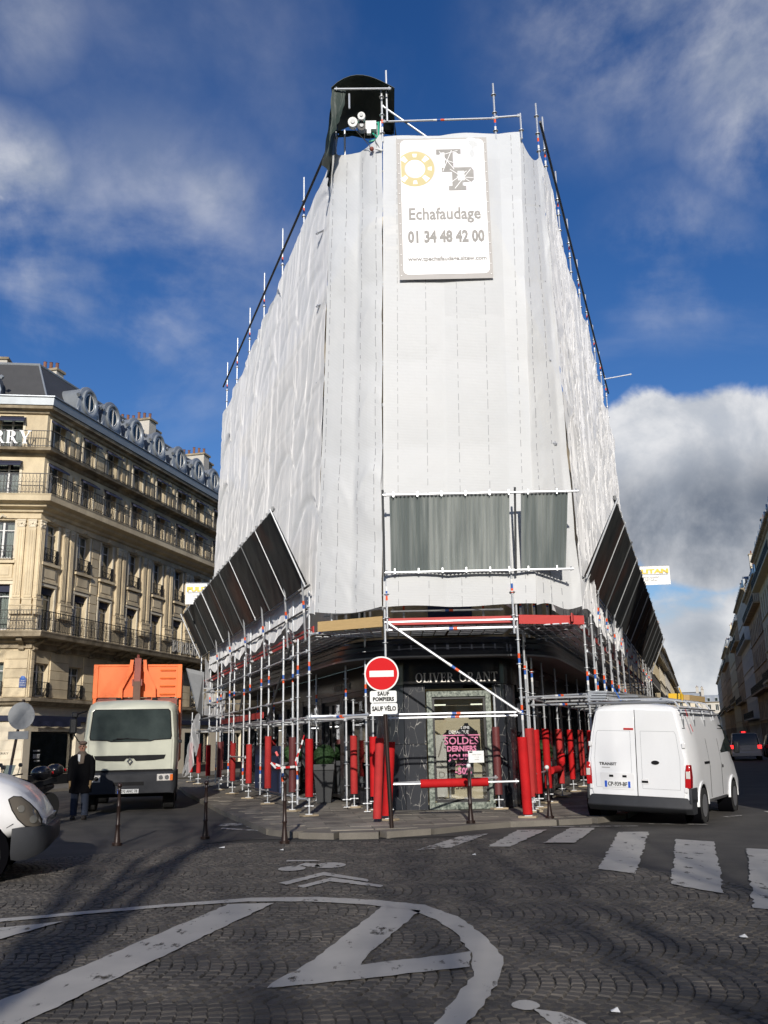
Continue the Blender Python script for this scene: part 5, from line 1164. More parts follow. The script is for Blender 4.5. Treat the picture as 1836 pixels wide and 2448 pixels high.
drape(((-1.12, 18.25, 17.42), (-1.05, 19.8, 17.4)), lambda t: 15.55 + .25 * t + .2 * noise.noise((t * 5, 1, 1)), 'tarpaulin_side', 3.0, (-.22, .1))
drape(((-1.1, 18.25, 17.4), (-.78, 18.3, 17.4)), lambda t: 15.5 + 1.1 * t ** .6, 'tarpaulin_side', 6.0, (-.16, .0))
drape(((-1.05, 19.75, 17.4), (.36, 19.75, 17.4)), lambda t: 17.2 + .05 * sin(t * 9), 'tarpaulin_back', 9.0)
drape(((.36, 18.9, 17.35), (.40, 19.75, 17.35)), lambda t: 15.9 + .4 * t, 'tarpaulin_side', 12.0, (.12, 0))
for a, c in (((-1.05, 18.22, 17.38), (.3, 18.22, 17.36)), ((-.86, 19.35, 16.2), (-.86, 19.35, 17.1)), ((-.7, 18.3, 17.3), (-.7, 18.3, 16.9)), ((.0, 18.6, 16.1), (.04, 18.6, 16.75)), ((.19, 18.4, 16.6), (.19, 18.5, 18.1))): tube(a, c, 'shelter_pole', par=ht)
hs = thing('hoist', 'small electric hoist on a turquoise arm below the green tarpaulin', 'hoist', (-.4, 18.7, 16.3))
for a, c in (((-.62, 18.65, 16.78), (.0, 18.65, 16.75)), ((-.4, 18.6, 16.72), (.0, 18.6, 16.25)), ((-.02, 18.62, 16.75), (-.02, 18.62, 16.3)), ((-.25, 18.6, 16.2), (.0, 18.6, 16.28))): b = B(); b.path([a, c], .028, 6); b.build('hoist_arm', 'hoist_green', hs)
for c, r, l, mt in (((-.63, 18.55, 16.68), .115, .2, 'sheet_white'), ((-.42, 18.45, 16.76), .09, .24, 'sheet_white'), ((-.42, 18.6, 16.6), .105, .22, 'black')):
    b = B(); b.disc(c, (0, 1, .3), r, l, 16); b.disc((c[0], c[1] - l / 2 - .01, c[2] - .02), (0, 1, .3), r * .45, .02, 10, 1); b.build('motor' if mt == 'black' else 'motor_housing', [mt, 'alu'], hs)
b = B(); b.cb((-.2, 18.55, 16.58), (.26, .14, .24)); b.build('control_box', 'sheet_white', hs, smooth=False, bev=.01)
b = B(); b.cb((-.25, 18.5, 16.4), (.1, .08, .14)); b.build('plug', 'sheet_white', hs, smooth=False, bev=.01)
for P in ([(-.34, 18.5, 16.45), (-.36, 18.5, 16.2), (-.25, 18.5, 16.1), (-.2, 18.5, 16.3)], [(-.12, 18.5, 16.4), (-.1, 18.5, 16.15), (.0, 18.5, 15.95), (.08, 18.5, 15.9)], [(-.6, 18.5, 16.5), (-.3, 18.5, 16.1), (-.2, 18.5, 15.95)], [(-.17, 18.5, 15.95), (-.17, 18.5, 15.8)]): b = B(); b.path(P, .008, 5); b.build('cable', 'black', hs)
b = B(); b.ball((-.19, 18.5, 15.93), .055); b.build('hook_ball', 'rust_red', hs)
b = B(); b.path([(-.1, 18.45, 15.9), (.06, 18.45, 15.84)], [.02, .035], 8); b.build('limit_switch', 'sheet_white', hs)
for r_ in (ht, hs): r_.location.z -= .72; r_.location.x += .08
# danger tape on two uprights
def tape(pts, label, w=.05):
    b = B(); pts = [Vector(p) for p in pts]; k = 0
    for i in range(len(pts) - 1):
        n = max(1, int((pts[i + 1] - pts[i]).length / .09))
        for q in range(n):
            p, e = pts[i].lerp(pts[i + 1], q / n), pts[i].lerp(pts[i + 1], (q + 1) / n); tw = Vector((rnd.uniform(-.4, .4), rnd.uniform(-.3, .3), 1)).normalized() * w / 2
            d_ = (e - p).normalized(); side = tw - d_ * tw.dot(d_); side = side.normalized() * w / 2 if side.length > .001 else Vector((w / 2, 0, 0)); dp = Vector((0, -.003, 0))
            b.add([p - side, e - side, e + side, p + side, p - side + dp, e - side + dp, e + side + dp, p + side + dp], [(0, 1, 2, 3), (7, 6, 5, 4), (0, 4, 5, 1), (3, 2, 6, 7)], k % 2); k += 1
    return tag(b.build('danger_tape', ['tape_r', 'tape_w'], smooth=False), label, 'tape', 'red and white danger tape')
q = lp(1.6, .28)
tape([(q.x - .12, q.y, 1.45), (q.x - .02, q.y - .05, 1.25), (q.x + .0, q.y - .1, 1.12), (q.x - .22, q.y - .1, 1.2), (q.x - .1, q.y - .12, 1.08), (q.x + .34, q.y - .12, 1.1)], 'red and white tape knotted round the maroon-padded post')
q = lp(0.0, .0); tape([(q.x - .1, q.y - .12, 1.8), (q.x - .16, q.y - .1, 1.6), (q.x - .3, q.y, 1.25), (q.x - .26, q.y, 1.05)], 'short tape end hanging by the brightest red post', .035)
# ================================================================= stone building on the left
lbd = thing('stone_building', 'tall limestone corner building with iron balconies and zinc round dormers', 'building', (LB[0], LB[1], 0.02), rad(90 - 14.3))
W(lbd)
F1 = Matrix.Identity(4)                                  # along +X, inward +Y
F2 = Matrix.Rotation(rad(-(82.4 - 14.3)), 4, 'Z')         # short facade: runs towards -X of this frame
BAYS = [.85, 3.43, 5.48, 8.09, 10.66, 13.13, 15.56, 18.1, 20.6, 23.1, 25.6]
BAYS2 = [-1.55, -4.1, -6.6, -9.1]
LEN1, LEN2 = 27.0, -10.5
def wall_with(openings, x0, x1, z0, z1, name, mt, FM, reveal=.24, y=0.0):
    xs = sorted({x0, x1} | {v for o in openings for v in o[:2]}); zs = sorted({z0, z1} | {v for o in openings for v in o[2:4]})
    b = B(FM)
    for i in range(len(xs) - 1):
        for j in range(len(zs) - 1):
            cx, cz = (xs[i] + xs[i + 1]) / 2, (zs[j] + zs[j + 1]) / 2
            if any(o[0] < cx < o[1] and o[2] < cz < o[3] for o in openings): continue
            b.add([(xs[i], y, zs[j]), (xs[i + 1], y, zs[j]), (xs[i + 1], y, zs[j + 1]), (xs[i], y, zs[j + 1])], [(0, 1, 2, 3)])
    for a, c, e, f in [o[:4] for o in openings]:
        r = y + reveal; b.add([(a, y, e), (c, y, e), (c, y, f), (a, y, f), (a, r, e), (c, r, e), (c, r, f), (a, r, f)], [(0, 1, 5, 4), (1, 2, 6, 5), (2, 3, 7, 6), (3, 0, 4, 7)])
    return b.build(name, mt, lbd, smooth=False, fixn=False, local=True)
FL = [(3.75, 5.18, 'ent'), (6.55, 8.5, 'f2'), (9.65, 11.38, 'f3'), (12.5, 14.15, 'f5'), (14.75, 16.25, 'f6')]
def win_unit(w, h, curtain=True):
    """white casement with panes, curtain behind"""
    fr = B(); t = .05
    for x0, x1, z0, z1 in ((-w / 2, -w / 2 + t, 0, h), (w / 2 - t, w / 2, 0, h), (-w / 2 + t, w / 2 - t, h - t, h), (-w / 2 + t, w / 2 - t, 0, .1), (-.045, .045, .1, h - t), (-w / 2 + t, -.045, h * .74, h * .74 + .04), (.045, w / 2 - t, h * .74, h * .74 + .04)): fr.box(x0, x1, -.03, .03, z0, z1)
    me = fr.data('window', 'win_white', smooth=False)
    pn = B(); pn.add([(-w / 2 + t, 0, .1), (w / 2 - t, 0, .1), (w / 2 - t, 0, h - t), (-w / 2 + t, 0, h - t)], [(0, 1, 2, 3)]); pm = pn.data('pane', 'glass', smooth=False, fixn=False)
    ct = B(); n = 16
    for sx in (-1, 1):
        xs = [sx * (w / 2 - .02 - (w * .36) * i / n) for i in range(n + 1)]
        V = [(x, .10 + .02 * sin(i * 1.9), z) for z in (.02, h - .02) for i, x in enumerate(xs)]; ct.add(V, [(i, i + 1, n + 2 + i, n + 1 + i) for i in range(n)])
    cm_ = ct.data('curtain', 'curtain', fixn=False)
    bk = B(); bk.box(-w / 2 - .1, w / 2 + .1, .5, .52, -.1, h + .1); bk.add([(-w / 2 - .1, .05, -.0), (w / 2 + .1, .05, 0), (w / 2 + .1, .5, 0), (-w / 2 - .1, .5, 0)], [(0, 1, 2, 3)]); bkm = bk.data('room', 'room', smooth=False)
    return me, pm, cm_, bkm
FH = {k: f1 - f0 for f0, f1, k in FL}
_b = B(); _b.box(-.46, .46, -.01, .01, -1.2, 0); BLIND = _b.data('roller_blind', 'curtain', smooth=False)
UN = {k: win_unit(1.02, f1 - f0) for f0, f1, k in FL}
def put_window(FM, x, z, k, y=.24, parent=lbd):
    me, pm, cm_, bk = UN[k]; mtx = FM @ Matrix.Translation((x, y, z)); rz = mtx.to_euler().z
    o = inst(me, 'window', parent, mtx.translation, rz); inst(pm, 'pane', o, (0, 0, 0)); 
    c = inst(cm_, 'curtain', o, (0, 0, 0)); inst(bk, 'room', o, (0, 0, 0))
    if rnd.random() < .4: inst(BLIND, 'roller_blind', o, (0, .06, FH[k] - .02), scale=(1, 1, rnd.choice((.35, .5, .8))))
    return o
for FM, bays, xa, xb in ((F1, BAYS, 0, LEN1), (F2, BAYS2, LEN2, 0)):
    ops = []
    for f0, f1, k in FL:
        for x in bays:
            ops.append((x - .51, x + .51, f0, f1)); put_window(FM, x, f0, k)
    wall_with(ops, xa, xb, 3.55, 16.9, 'wall', 'stone', FM)
# inner faces that close the block
b = B(); b.box(LEN1 - .1, LEN1, .05, 12, 0, 16.9); b.build('gable_wall', 'stone_d', lbd, smooth=False, local=True)
# ground floor: shop windows
def shop_bay(FM, x0, x1, z0=.55, z1=2.28):
    fr = B(FM)
    for a, c, e, f in ((x0, x0 + .07, z0, z1), (x1 - .07, x1, z0, z1), (x0 + .07, x1 - .07, z1 - .07, z1), (x0 + .07, x1 - .07, z0, z0 + .06)): fr.box(a, c, .18, .26, e, f)
    o = fr.build('shop_window', 'black', lbd, smooth=False, local=True); return o
SH = [(.47, 3.81), (5.2, 8.5), (9.9, 13.2), (14.6, 17.9), (19.3, 22.6)]
wall_with([(a, c, .5, 2.3) for a, c in SH], 0, LEN1, 0, 3.42, 'ground_floor_wall', 'stone_p', F1, .3)
wall_with([(-8.5, -5.0, .5, 2.3)], LEN2, 0, 0, 3.42, 'ground_floor_wall', 'stone_p', F2, .3)
for a, c in SH:
    w = shop_bay(F1, a, c)
    b = B(); b.box(a + .07, c - .07, .215, .225, .61, 2.21); b.build('pane', 'shopglass', w, smooth=False, local=True)
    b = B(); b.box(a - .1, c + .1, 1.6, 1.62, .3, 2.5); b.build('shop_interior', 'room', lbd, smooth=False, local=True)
    b = B(); b.box(a, c, .3, 1.6, .44, .46); b.build('shop_floor', 'grey_pl', lbd, smooth=False, local=True)
    b = B(); b.box(a, c, -.03, .0, .0, .5); b.build('stall_riser', 'black', lbd, smooth=False, local=True)
    for u in (.25, 1.25, 2.55): b = B(); b.box(a + u, a + u + .42, .5, .53, .47, 2.2); b.build('display_panel', 'wallint', lbd, smooth=False, local=True)
    b = B(); b.box(a + .8, a + 1.25, .48, .5, .47, 2.2); pb = b.build('display_poster', 'ink', lbd, smooth=False, local=True)
# window words and a dressed stand in the first shop window
def lloc(x, y, z, FM=F1): return FM @ Matrix.Translation((x, y, z)) @ Matrix.Rotation(PI / 2, 4, 'X')
def in_thing(o): return o
serif('BRIT', .17, .004, 'sheet_white', lbd, lloc(1.25, .205, 1.28), gap=.06, local=True)
text('lettering', 'BURBERRY', .10, 'sheet_white', lbd, lloc(1.25, .205, 1.50), local=True); text('lettering', 'RHYTHM', .10, 'sheet_white', lbd, lloc(1.3, .205, 1.08), local=True)
mn = thing('display_mannequin', 'black-suited shop dummy in the stone building window', 'mannequin', tuple(W(lbd) @ Vector((2.35, .8, .47))), rad(90 - 14.3))
b = B(); b.rings([[(w * cos(2 * PI * k / 12), d * sin(2 * PI * k / 12), z) for k in range(12)] for z, w, d in ((.78, .15, .1), (1.0, .14, .1), (1.25, .19, .12), (1.38, .2, .1), (1.44, .06, .06), (1.5, .05, .05), (1.58, .085, .09), (1.68, .07, .08), (1.72, .02, .02))]); b.build('torso', 'shirt', mn, local=True)
for sx in (-1, 1):
    b = B(); b.path([(sx * .2, 0, 1.36), (sx * .27, -.05, 1.1), (sx * .2, -.12, .9)], [.055, .045, .035], 8); b.build('arm', 'shirt', mn, local=True)
    b = B(); b.path([(sx * .08, 0, .8), (sx * .1, 0, .42), (sx * .11, 0, .02)], [.085, .06, .045], 8); b.build('leg', 'shirt', mn, local=True)
b = B(); b.box(-.03, .03, -.125, -.115, 1.05, 1.4); b.build('shirt_front', 'sheet_white', mn, local=True, smooth=False)
# mouldings
def course(x0, x1, prof, name, mt, FM, par=lbd):
    """moulding: profile (out, z) swept along the facade"""
    b = B(FM); b.extr_x([(-o, z) for o, z in prof], x0, x1); return b.build(name, mt, par, smooth=False, local=True)
e1, e2 = .0, .0
def both(prof, name, mt, over=None):
    o = max(p[0] for p in prof); k = o * math.tan(rad((82.4 - 14.3) / 2))
    for FM, x0, x1, sg in ((F1, 0, LEN1, 0), (F2, LEN2, 0, 1)):
        # mitre at the corner: shift each profile point's end
        n = len(prof); m = math.tan(rad((82.4 - 14.3) / 2)); V = []
        for xx in (x0, x1):
            for (oo, z) in prof:
                x = xx
                if FM is F1 and xx == 0: x = -oo * m
                if FM is F2 and xx == 0: x = oo * m
                V.append((x, -oo, z))
        b = B(FM); b.add(V, [tuple(range(n)), tuple(range(2 * n - 1, n - 1, -1))] + [(i, n + i, n + (i + 1) % n, (i + 1) % n) for i in range(n)]); b.build(name, mt, lbd, smooth=False, local=True)
both([(0, 3.36), (.2, 3.4), (.24, 3.5), (.38, 3.54), (.4, 3.66), (0, 3.7)], 'string_course', 'stone_d')
both([(0, 2.72), (.14, 2.74), (.16, 2.95), (.0, 2.97)], 'awning_box', 'navy')
both([(0, 5.72), (.10, 5.76), (.12, 5.98), (.30, 6.02), (.34, 6.14), (.82, 6.18), (.86, 6.30), (.9, 6.38), (.9, 6.42), (0, 6.44)], 'balcony_slab', 'stone_d')
both([(0, 11.42), (.08, 11.45), (.08, 11.68), (.2, 11.72), (.24, 11.82), (.5, 11.9), (.55, 12.0), (.85, 12.08), (.88, 12.3), (.92, 12.38), (0, 12.4)], 'entablature', 'stone')
both([(0, 14.3), (.1, 14.34), (.14, 14.46), (.5, 14.5), (.54, 14.6), (.56, 14.62), (0, 14.64)], 'balcony_slab', 'stone_d')
both([(0, 16.32), (.12, 16.36), (.16, 16.46), (.38, 16.5), (.42, 16.62), (0, 16.64)], 'cornice', 'stone_d')
both([(0, 16.64), (.46, 16.65), (.5, 16.98), (.56, 17.02), (.56, 17.06), (0, 17.08)], 'gutter_band', 'zinc')
# pilasters and rusticated piers
PIL = [(-.0, 'c'), (2.15, 'p'), (4.45, 'r'), (6.8, 'p'), (9.38, 'p'), (11.9, 'p'), (14.35, 'p'), (16.85, 'r'), (19.35, 'p'), (21.9, 'p'), (24.4, 'p')]
cap_b = B()
for sx in (-1, 1):
    for k in range(5): a = k * 1.25; cap_b.path([(sx * (.13 + .05 * cos(a) * (1 - k * .15)), -.09, .12 + .06 * sin(a)), (sx * (.13 + .05 * cos(a + .9) * (1 - k * .18)), -.10, .12 + .06 * sin(a + .9))], .03, 5)
cap_b.box(-.19, .19, -.12, .0, .27, .34); cap_b.rings([[(x * s, -.10 * t, z) for x, t in ((-.15, 0), (-.15, 1), (.15, 1), (.15, 0))] for z, s in ((0, 1), (.27, 1.15))]); cap_b.ball((0, -.12, .17), .05, 8, 5)
cap_me = cap_b.data('capital', 'stone_p', ang=50)
flute_b = B(); flute_b.box(-.17, .17, -.10, 0, 0, 3.1)
for k in (-1, 0, 1): flute_b.box(k * .1 - .028, k * .1 + .028, -.125, -.1, .12, 2.98)
pil_me = flute_b.data('pilaster', 'stone', smooth=False)
base_b = B(); base_b.box(-.22, .22, -.17, 0, 0, .35); base_b.box(-.24, .24, -.19, 0, .35, .42); base_b.box(-.2, .2, -.15, 0, .42, .62); base_b.box(-.21, .21, -.17, 0, .62, .7); base_b.box(-.12, .12, -.19, -.17, .08, .28); bas_me = base_b.data('pedestal', 'stone', smooth=False)
blk = {}
def block(w, h):
    key = (round(w, 2), round(h, 2))
    if key not in blk:
        b = B(); e = .012; b.rings([[(-w / 2, 0, 0), (w / 2, 0, 0), (w / 2, 0, h), (-w / 2, 0, h)], [(-w / 2, -.035, 0), (w / 2, -.035, 0), (w / 2, -.035, h), (-w / 2, -.035, h)], [(-w / 2 + e, -.05, e), (w / 2 - e, -.05, e), (w / 2 - e, -.05, h - e), (-w / 2 + e, -.05, h - e)]]); blk[key] = b.data('stone_block', 'stone', smooth=False)
    return blk[key]
for FM, pil in ((F1, PIL), (F2, [(-.35, 'c2'), (-2.85, 'p'), (-5.35, 'p'), (-7.85, 'p')])):
    rz = FM.to_euler().z
    for x, kind in pil:
        if kind in 'pc2' and kind != 'r':
            xs = (x - .24, x + .24) if kind == 'p' else ((.14,) if kind == 'c' else (-.28, -.75))
            for xx in xs:
                inst(pil_me, 'pilaster', lbd, FM @ Vector((xx, 0, 7.95)), rz); inst(cap_me, 'capital', lbd, FM @ Vector((xx, -.02, 11.06)), rz); inst(bas_me, 'pedestal', lbd, FM @ Vector((xx, 0, 7.22)), rz)
                if kind == 'p':
                    for z in (12.5, 14.8): b = B(FM); b.box(xx - .14, xx + .14, -.07, 0, z, z + 1.5); b.box(xx - .08, xx + .08, -.09, -.07, z + .9, z + 1.4); b.build('pilaster_strip', 'stone', lbd, smooth=False, local=True)
        else:
            for z in [6.5 + i * .44 for i in range(11)]: inst(block(.6, .42), 'stone_block', lbd, FM @ Vector((x, 0, z)), rz)
            for z in [12.5 + i * .41 for i in range(4)] + [14.75 + i * .38 for i in range(4)]: inst(block(.6, .37), 'stone_block', lbd, FM @ Vector((x, 0, z)), rz)
    # rusticated blocks of the mezzanine
    bs = BAYS if FM is F1 else BAYS2; edges = sorted([x for x in bs]); 
    gaps = [(a + .58, c - .58) for a, c in zip(edges[:-1], edges[1:])] + ([(.05, edges[0] - .56)] if FM is F1 else [(edges[-1] + .56, -.05)])
    for a, c in gaps:
        w = c - a
        if w < .2: continue
        for i in range(5): inst(block(w - .02, .385), 'stone_block', lbd, FM @ Vector(((a + c) / 2, 0, 3.72 + i * .395)), rz)
    # ground floor courses on the short facade
    if FM is F2:
        for i in range(7):
            for q, (a, c) in enumerate(((-4.9, -2.5), (-2.48, -.03)) if i % 2 else ((-4.9, -3.7), (-3.68, -1.25), (-1.23, -.03))):
                b = B(FM); b.box(a, c, -.025, .0, .02 + i * .385, .02 + i * .385 + .375); b.build('stone_block', 'stone_p', lbd, smooth=False, local=True)
    for x in bs:     # window surrounds, spandrels, balconets, awnings
        for s in (-1, 1):
            for q0, q1 in ((9.65, 11.38), (6.6, 8.5), (12.5, 14.1), (14.8, 16.2)): b = B(FM); b.box(x + s * .57 - .055, x + s * .57 + .055, -.05, 0, q0, q1); b.build('window_jamb', 'stone_p', lbd, smooth=False, local=True)
        b = B(FM); b.box(x - .63, x + .63, -.06, 0, 8.52, 8.66); b.build('window_head', 'stone_p', lbd, smooth=False, local=True)
        b = B(FM); b.box(x - .62, x + .62, -.10, 0, 8.68, 8.78); b.box(x - .55, x + .55, -.05, 0, 8.8, 9.42); b.box(x - .42, x + .42, -.075, -.05, 8.92, 9.3); b.box(x - .66, x + .66, -.16, 0, 9.44, 9.56); b.build('spandrel', 'stone', lbd, smooth=False, local=True)
        b = B(FM); b.path([(x - .1, -.08, 11.5), (x, -.16, 11.56), (x + .1, -.08, 11.5)], .06, 6); b.build('keystone', 'stone_p', lbd, local=True)
        for z0 in (9.6, 3.76):
            b = B(FM); 
            for zz in (.04, .32, .6): b.box(x - .5, x + .5, -.12, -.10, z0 + zz, z0 + zz + .025)
            for k in range(9): b.path([(x - .48 + k * .12, -.11, z0 + .05), (x - .44 + k * .12, -.15, z0 + .2), (x - .48 + k * .12, -.11, z0 + .33)], .011, 4); b.path([(x - .48 + k * .12, -.11, z0 + .33), (x - .42 + k * .12, -.11, z0 + .46), (x - .48 + k * .12, -.11, z0 + .6)], .009, 4)
            for s in (-1, 1): b.box(x + s * .5 - .012, x + s * .5 + .012, -.12, .02, z0, z0 + .62)
            b.build('balconet', 'iron', lbd, smooth=False, local=True)
        for z, dz in ((16.2, .0), (14.12, 0)):     # half-rolled navy awnings
            b = B(FM); b.extr_x([(-.02, z), (-.34, z - .22), (-.36, z - .30), (-.32, z - .3), (-.02, z - .1)], x - .62, x + .62); b.build('awning', 'navy', lbd, smooth=False, local=True)
        b = B(FM); b.box(x - .5, x + .5, .1, .2, 8.2, 8.5); b.build('blind', 'navy', lbd, smooth=False, local=True)
        b = B(FM); b.path([(x - .6, -.36, 14.05 - 1.5), (x - .6, -.1, 14.05)], .012, 4); b.build('awning_arm', 'iron', lbd, local=True)
# consoles below the long balcony
con = B(); con.extr_x([(0, 0), (-.08, .02), (-.14, .2), (-.4, .34), (-.62, .40), (-.66, .52), (0, .52)], -.11, .11); con.path([(-.11, -.12, .08), (.11, -.12, .08)], .07, 8); con.path([(-.12, -.55, .42), (.12, -.55, .42)], .06, 8); con_me = con.data('console', 'stone_d', ang=40)
for FM, xs in ((F1, [x + d for x, k in PIL[1:] for d in ((-.3, .3) if k == 'p' else (0,))] + [.15]), (F2, (-.35, -2.6, -3.1, -5.1, -5.6))):
    for x in xs: inst(con_me, 'console', lbd, FM @ Vector((x, 0, 5.66)), FM.to_euler().z)
# railings
def railing(FM, x0, x1, z, h, out, dense=.125, orn=True):
    b = B(FM); 
    b.box(x0, x1, -out - .02, -out + .02, z + h - .03, z + h); b.box(x0, x1, -out - .012, -out + .012, z + .05, z + .075)
    b.box(x0, x1, -out - .01, -out + .01, z + h * .55, z + h * .55 + .02) if orn else None
    x = x0 + .06; i = 0
    while x < x1:
        post = i % 10 == 0; w = .016 if post else .007; b.box(x - w, x + w, -out - w, -out + w, z, z + h)
        if orn: b.path([(x, -out, z + h * .55), (x + dense * .5, -out, z + h * .72), (x, -out, z + h * .9)], .008, 4); b.path([(x + dense * .3, -out, z + .1), (x + dense * .62, -out, z + h * .3), (x + dense * .3, -out, z + h * .5)], .008, 4)
        x += dense; i += 1
    return b.build('railing', 'iron', lbd, smooth=False, local=True)
m_ = math.tan(rad((82.4 - 14.3) / 2))
for z, h, out, dn, orn in ((6.44, .86, .82, .125, True), (12.4, .92, .82, .15, True), (14.64, .78, .48, .11, False)):
    railing(F1, -out * m_, 7.9, z, h, out, dn, orn); railing(F1, 8.0, 16.9, z, h, out, dn, orn); railing(F1, 17.0, LEN1, z, h, out, dn, orn); railing(F2, LEN2, out * m_, z, h, out, dn, orn)
serif('BURBERRY', .62, .03, 'letters', lbd, lloc(13.0, -.86, 6.86), gap=.12, local=True, sx=.86)
serif('BURBERRY', .60, .04, 'sheet_white', lbd, lloc(-2.62, -.54, 15.06, F2), gap=.10, local=True, sx=1.0)
text('lettering', 'BURBERRY', .13, 'ink', lbd, lloc(-.95, -.03, 1.42, F2), local=True, sx=1.3)
# street name plaque
b = B(F2); b.box(-.34, -.05, -.07, -.05, 4.1, 4.5); pq = b.build('street_plaque', mat('street plaque blue', (.02, .06, .22), .4), lbd, smooth=False, local=True)
b = B(F2); b.ball((-.2, -.07, 4.5), .1, 10, 6, 0, (1, .15, 1)); b.build('plaque_top', 'blue_b', lbd, local=True)
for k, s in enumerate(('8e Arrt', 'PLACE DE LA', 'MADELEINE')): text('lettering', s, .07, 'sheet_white', lbd, lloc(-.195, -.073, 4.4 - k * .1, F2), local=True, sx=.62)
# roof
rf = B(); T = 1.15; ridge = 20.0
def roof_pts(o, z): return [(-o * m_, o, z), (LEN1, o, z)], 
b = B(); z0, z1, o0, o1 = 17.05, 19.35, .15, 1.35
P1a, P1b = Vector((-0 + o0 * m_, o0, 0)), Vector((LEN1, o0, 0))
b.add([(o0 * m_, o0, z0), (LEN1, o0, z0), (LEN1, o1, z1), (o1 * m_, o1, z1)], [(0, 1, 2, 3)])
c0, c1 = F2 @ Vector((-o0 * m_, o0, z0)), F2 @ Vector((-o1 * m_, o1, z1)); d0, d1 = F2 @ Vector((LEN2, o0, z0)), F2 @ Vector((LEN2, o1, z1))
b.add([d0, c0, c1, d1], [(0, 1, 2, 3)]); b.build('mansard_roof', 'slate', lbd, smooth=False, local=True, fixn=False)
b = B(); b.add([(o1 * m_, o1, z1), (LEN1, o1, z1), (LEN1, 7, z1 + .9), (6, 7, z1 + .9)], [(0, 1, 2, 3)]); b.add([d1, c1, (6, 7, z1 + .9), F2 @ Vector((LEN2, 7, z1 + .9))], [(0, 1, 2, 3)]); b.build('zinc_roof', 'zinc', lbd, smooth=False, local=True, fixn=False)
b = B(); b.path([(LEN1, o1, z1), (o1 * m_, o1, z1), tuple(d1)], .07, 6); b.path([(o0 * m_, o0, z0), (o1 * m_, o1, z1)], .05, 6); b.build('ridge_roll', 'zinc', lbd, local=True)
b = B(); b.box(0, LEN1, .4, 11, 16.9, 16.95); b.add([(0, 11, 0), (LEN1, 11, 0), (LEN1, 11, 19), (0, 11, 19)], [(0, 1, 2, 3)]); b.build('attic_floor', 'zinc', lbd, smooth=False, local=True)
# round dormers
dm = B(); R_, n = .50, 18
prof = [(-.56, 0)] + [(-.56 - .06 * sin(t), .1 + .35 * t) for t in (0, .5, 1)] + [(R_ * 1.06 * cos(PI - PI * k / n), .72 + R_ * 1.06 * sin(PI * k / n)) for k in range(n + 1)] + [(.56 + .06 * sin(t), .1 + .35 * t) for t in (1, .5, 0)] + [(.56, 0)]
dm.rings([[(x * s, y, z * s + (1 - s) * .5) for x, z in prof] for y, s in ((1.5, .98), (.12, .98), (.05, 1.04), (-.02, 1.04), (-.04, .98))], 0)
dm_me = dm.data('dormer', 'zinc', ang=35)
hd = B(); hd.rings([[(r * cos(2 * PI * k / 24), y, .74 + r * 1.12 * sin(2 * PI * k / 24)) for k in range(24)] for r, y in ((.40, -.04), (.40, -.12), (.36, -.13), (.30, -.09), (.30, -.05))], cap=False); hd_me = hd.data('dormer_ring', 'zinc', ang=60)
gl = B(); gl.rings([[(r * cos(2 * PI * k / 20), y, .74 + r * 1.12 * sin(2 * PI * k / 20)) for k in range(20)] for r, y in ((.31, -.045), (.31, -.055))]); gl_me = gl.data('pane', 'car_glass')
wb = B(); wb.rings([[(r * cos(2 * PI * k / 20), y, .74 + r * 1.12 * sin(2 * PI * k / 20)) for k in range(20)] for r, y in ((.30, -.06), (.25, -.075), (.24, -.06))], cap=False); wb.box(-.02, .02, -.08, -.06, .42, 1.06); wb_me = wb.data('window_frame', 'win_white')
sc_ = B()
for s in (-1, 1): sc_.path([(s * .52, -.02, .5), (s * .58, -.02, .34), (s * .57, -.02, .14), (s * .48, -.02, .06)], [.03, .055, .075, .05], 7)
sc_.path([(-.58, -.06, .86), (-.66, -.06, .80)], .07, 6); sc_.path([(.58, -.06, .86), (.66, -.06, .80)], .07, 6); sc_me = sc_.data('dormer_scroll', 'zinc')
for FM, xs in ((F1, [2.66, 4.76, 7.14, 9.58, 12.2, 14.59, 16.85, 19.3, 21.8, 24.3]), (F2, [-3.0, -5.5, -8.0])):
    for x in xs:
        rz = FM.to_euler().z; o = inst(dm_me, 'dormer', lbd, FM @ Vector((x, -.28, 16.72)), rz, scale=(1.5, 1.35, 1.5))
        for me_, nm in ((hd_me, 'dormer_ring'), (gl_me, 'pane'), (wb_me, 'window_frame'), (sc_me, 'dormer_scroll')): inst(me_, nm, o, (0, 0, 0))
# chimneys with pots
def chimney(x, y, w, d, z0, z1, pots, FM=F1, mt='stone_w', par=lbd, name='chimney'):
    b = B(FM); b.box(x - w / 2, x + w / 2, y - d / 2, y + d / 2, z0, z1); b.box(x - w / 2 - .08, x + w / 2 + .08, y - d / 2 - .08, y + d / 2 + .08, z1, z1 + .12, 1); o = b.build(name, [mt, 'stone_d'], par, smooth=False, local=True)
    n = int(d / .34)
    for k in range(n):
        b = B(FM); b.lathe([(.09, z1 + .12), (.08, z1 + .5 + .08 * (k % 3)), (.1, z1 + .52 + .08 * (k % 3))], 8, (x, y - d / 2 + .2 + k * (d - .4) / max(1, n - 1), 0)); b.build('chimney_pot', 'terra', o, local=True)
    return o
chimney(3.2, 3.6, .6, 3.6, 18.5, 19.95, 8); chimney(11.2, 3.0, .8, 4.0, 18.5, 20.0, 10, mt='stone_w'); chimney(18.4, 3.0, .8, 4.0, 18.5, 20.1, 10, mt='stone_w'); chimney(12.3, 2.4, .7, 2.2, 18.5, 19.75, 6, mt='stone_d'); chimney(19.6, 2.4, .7, 2.2, 18.5, 19.9, 6, mt='stone_d'); chimney(-4.5, 3.5, 3.2, .9, 19, 20.3, 3, F2)
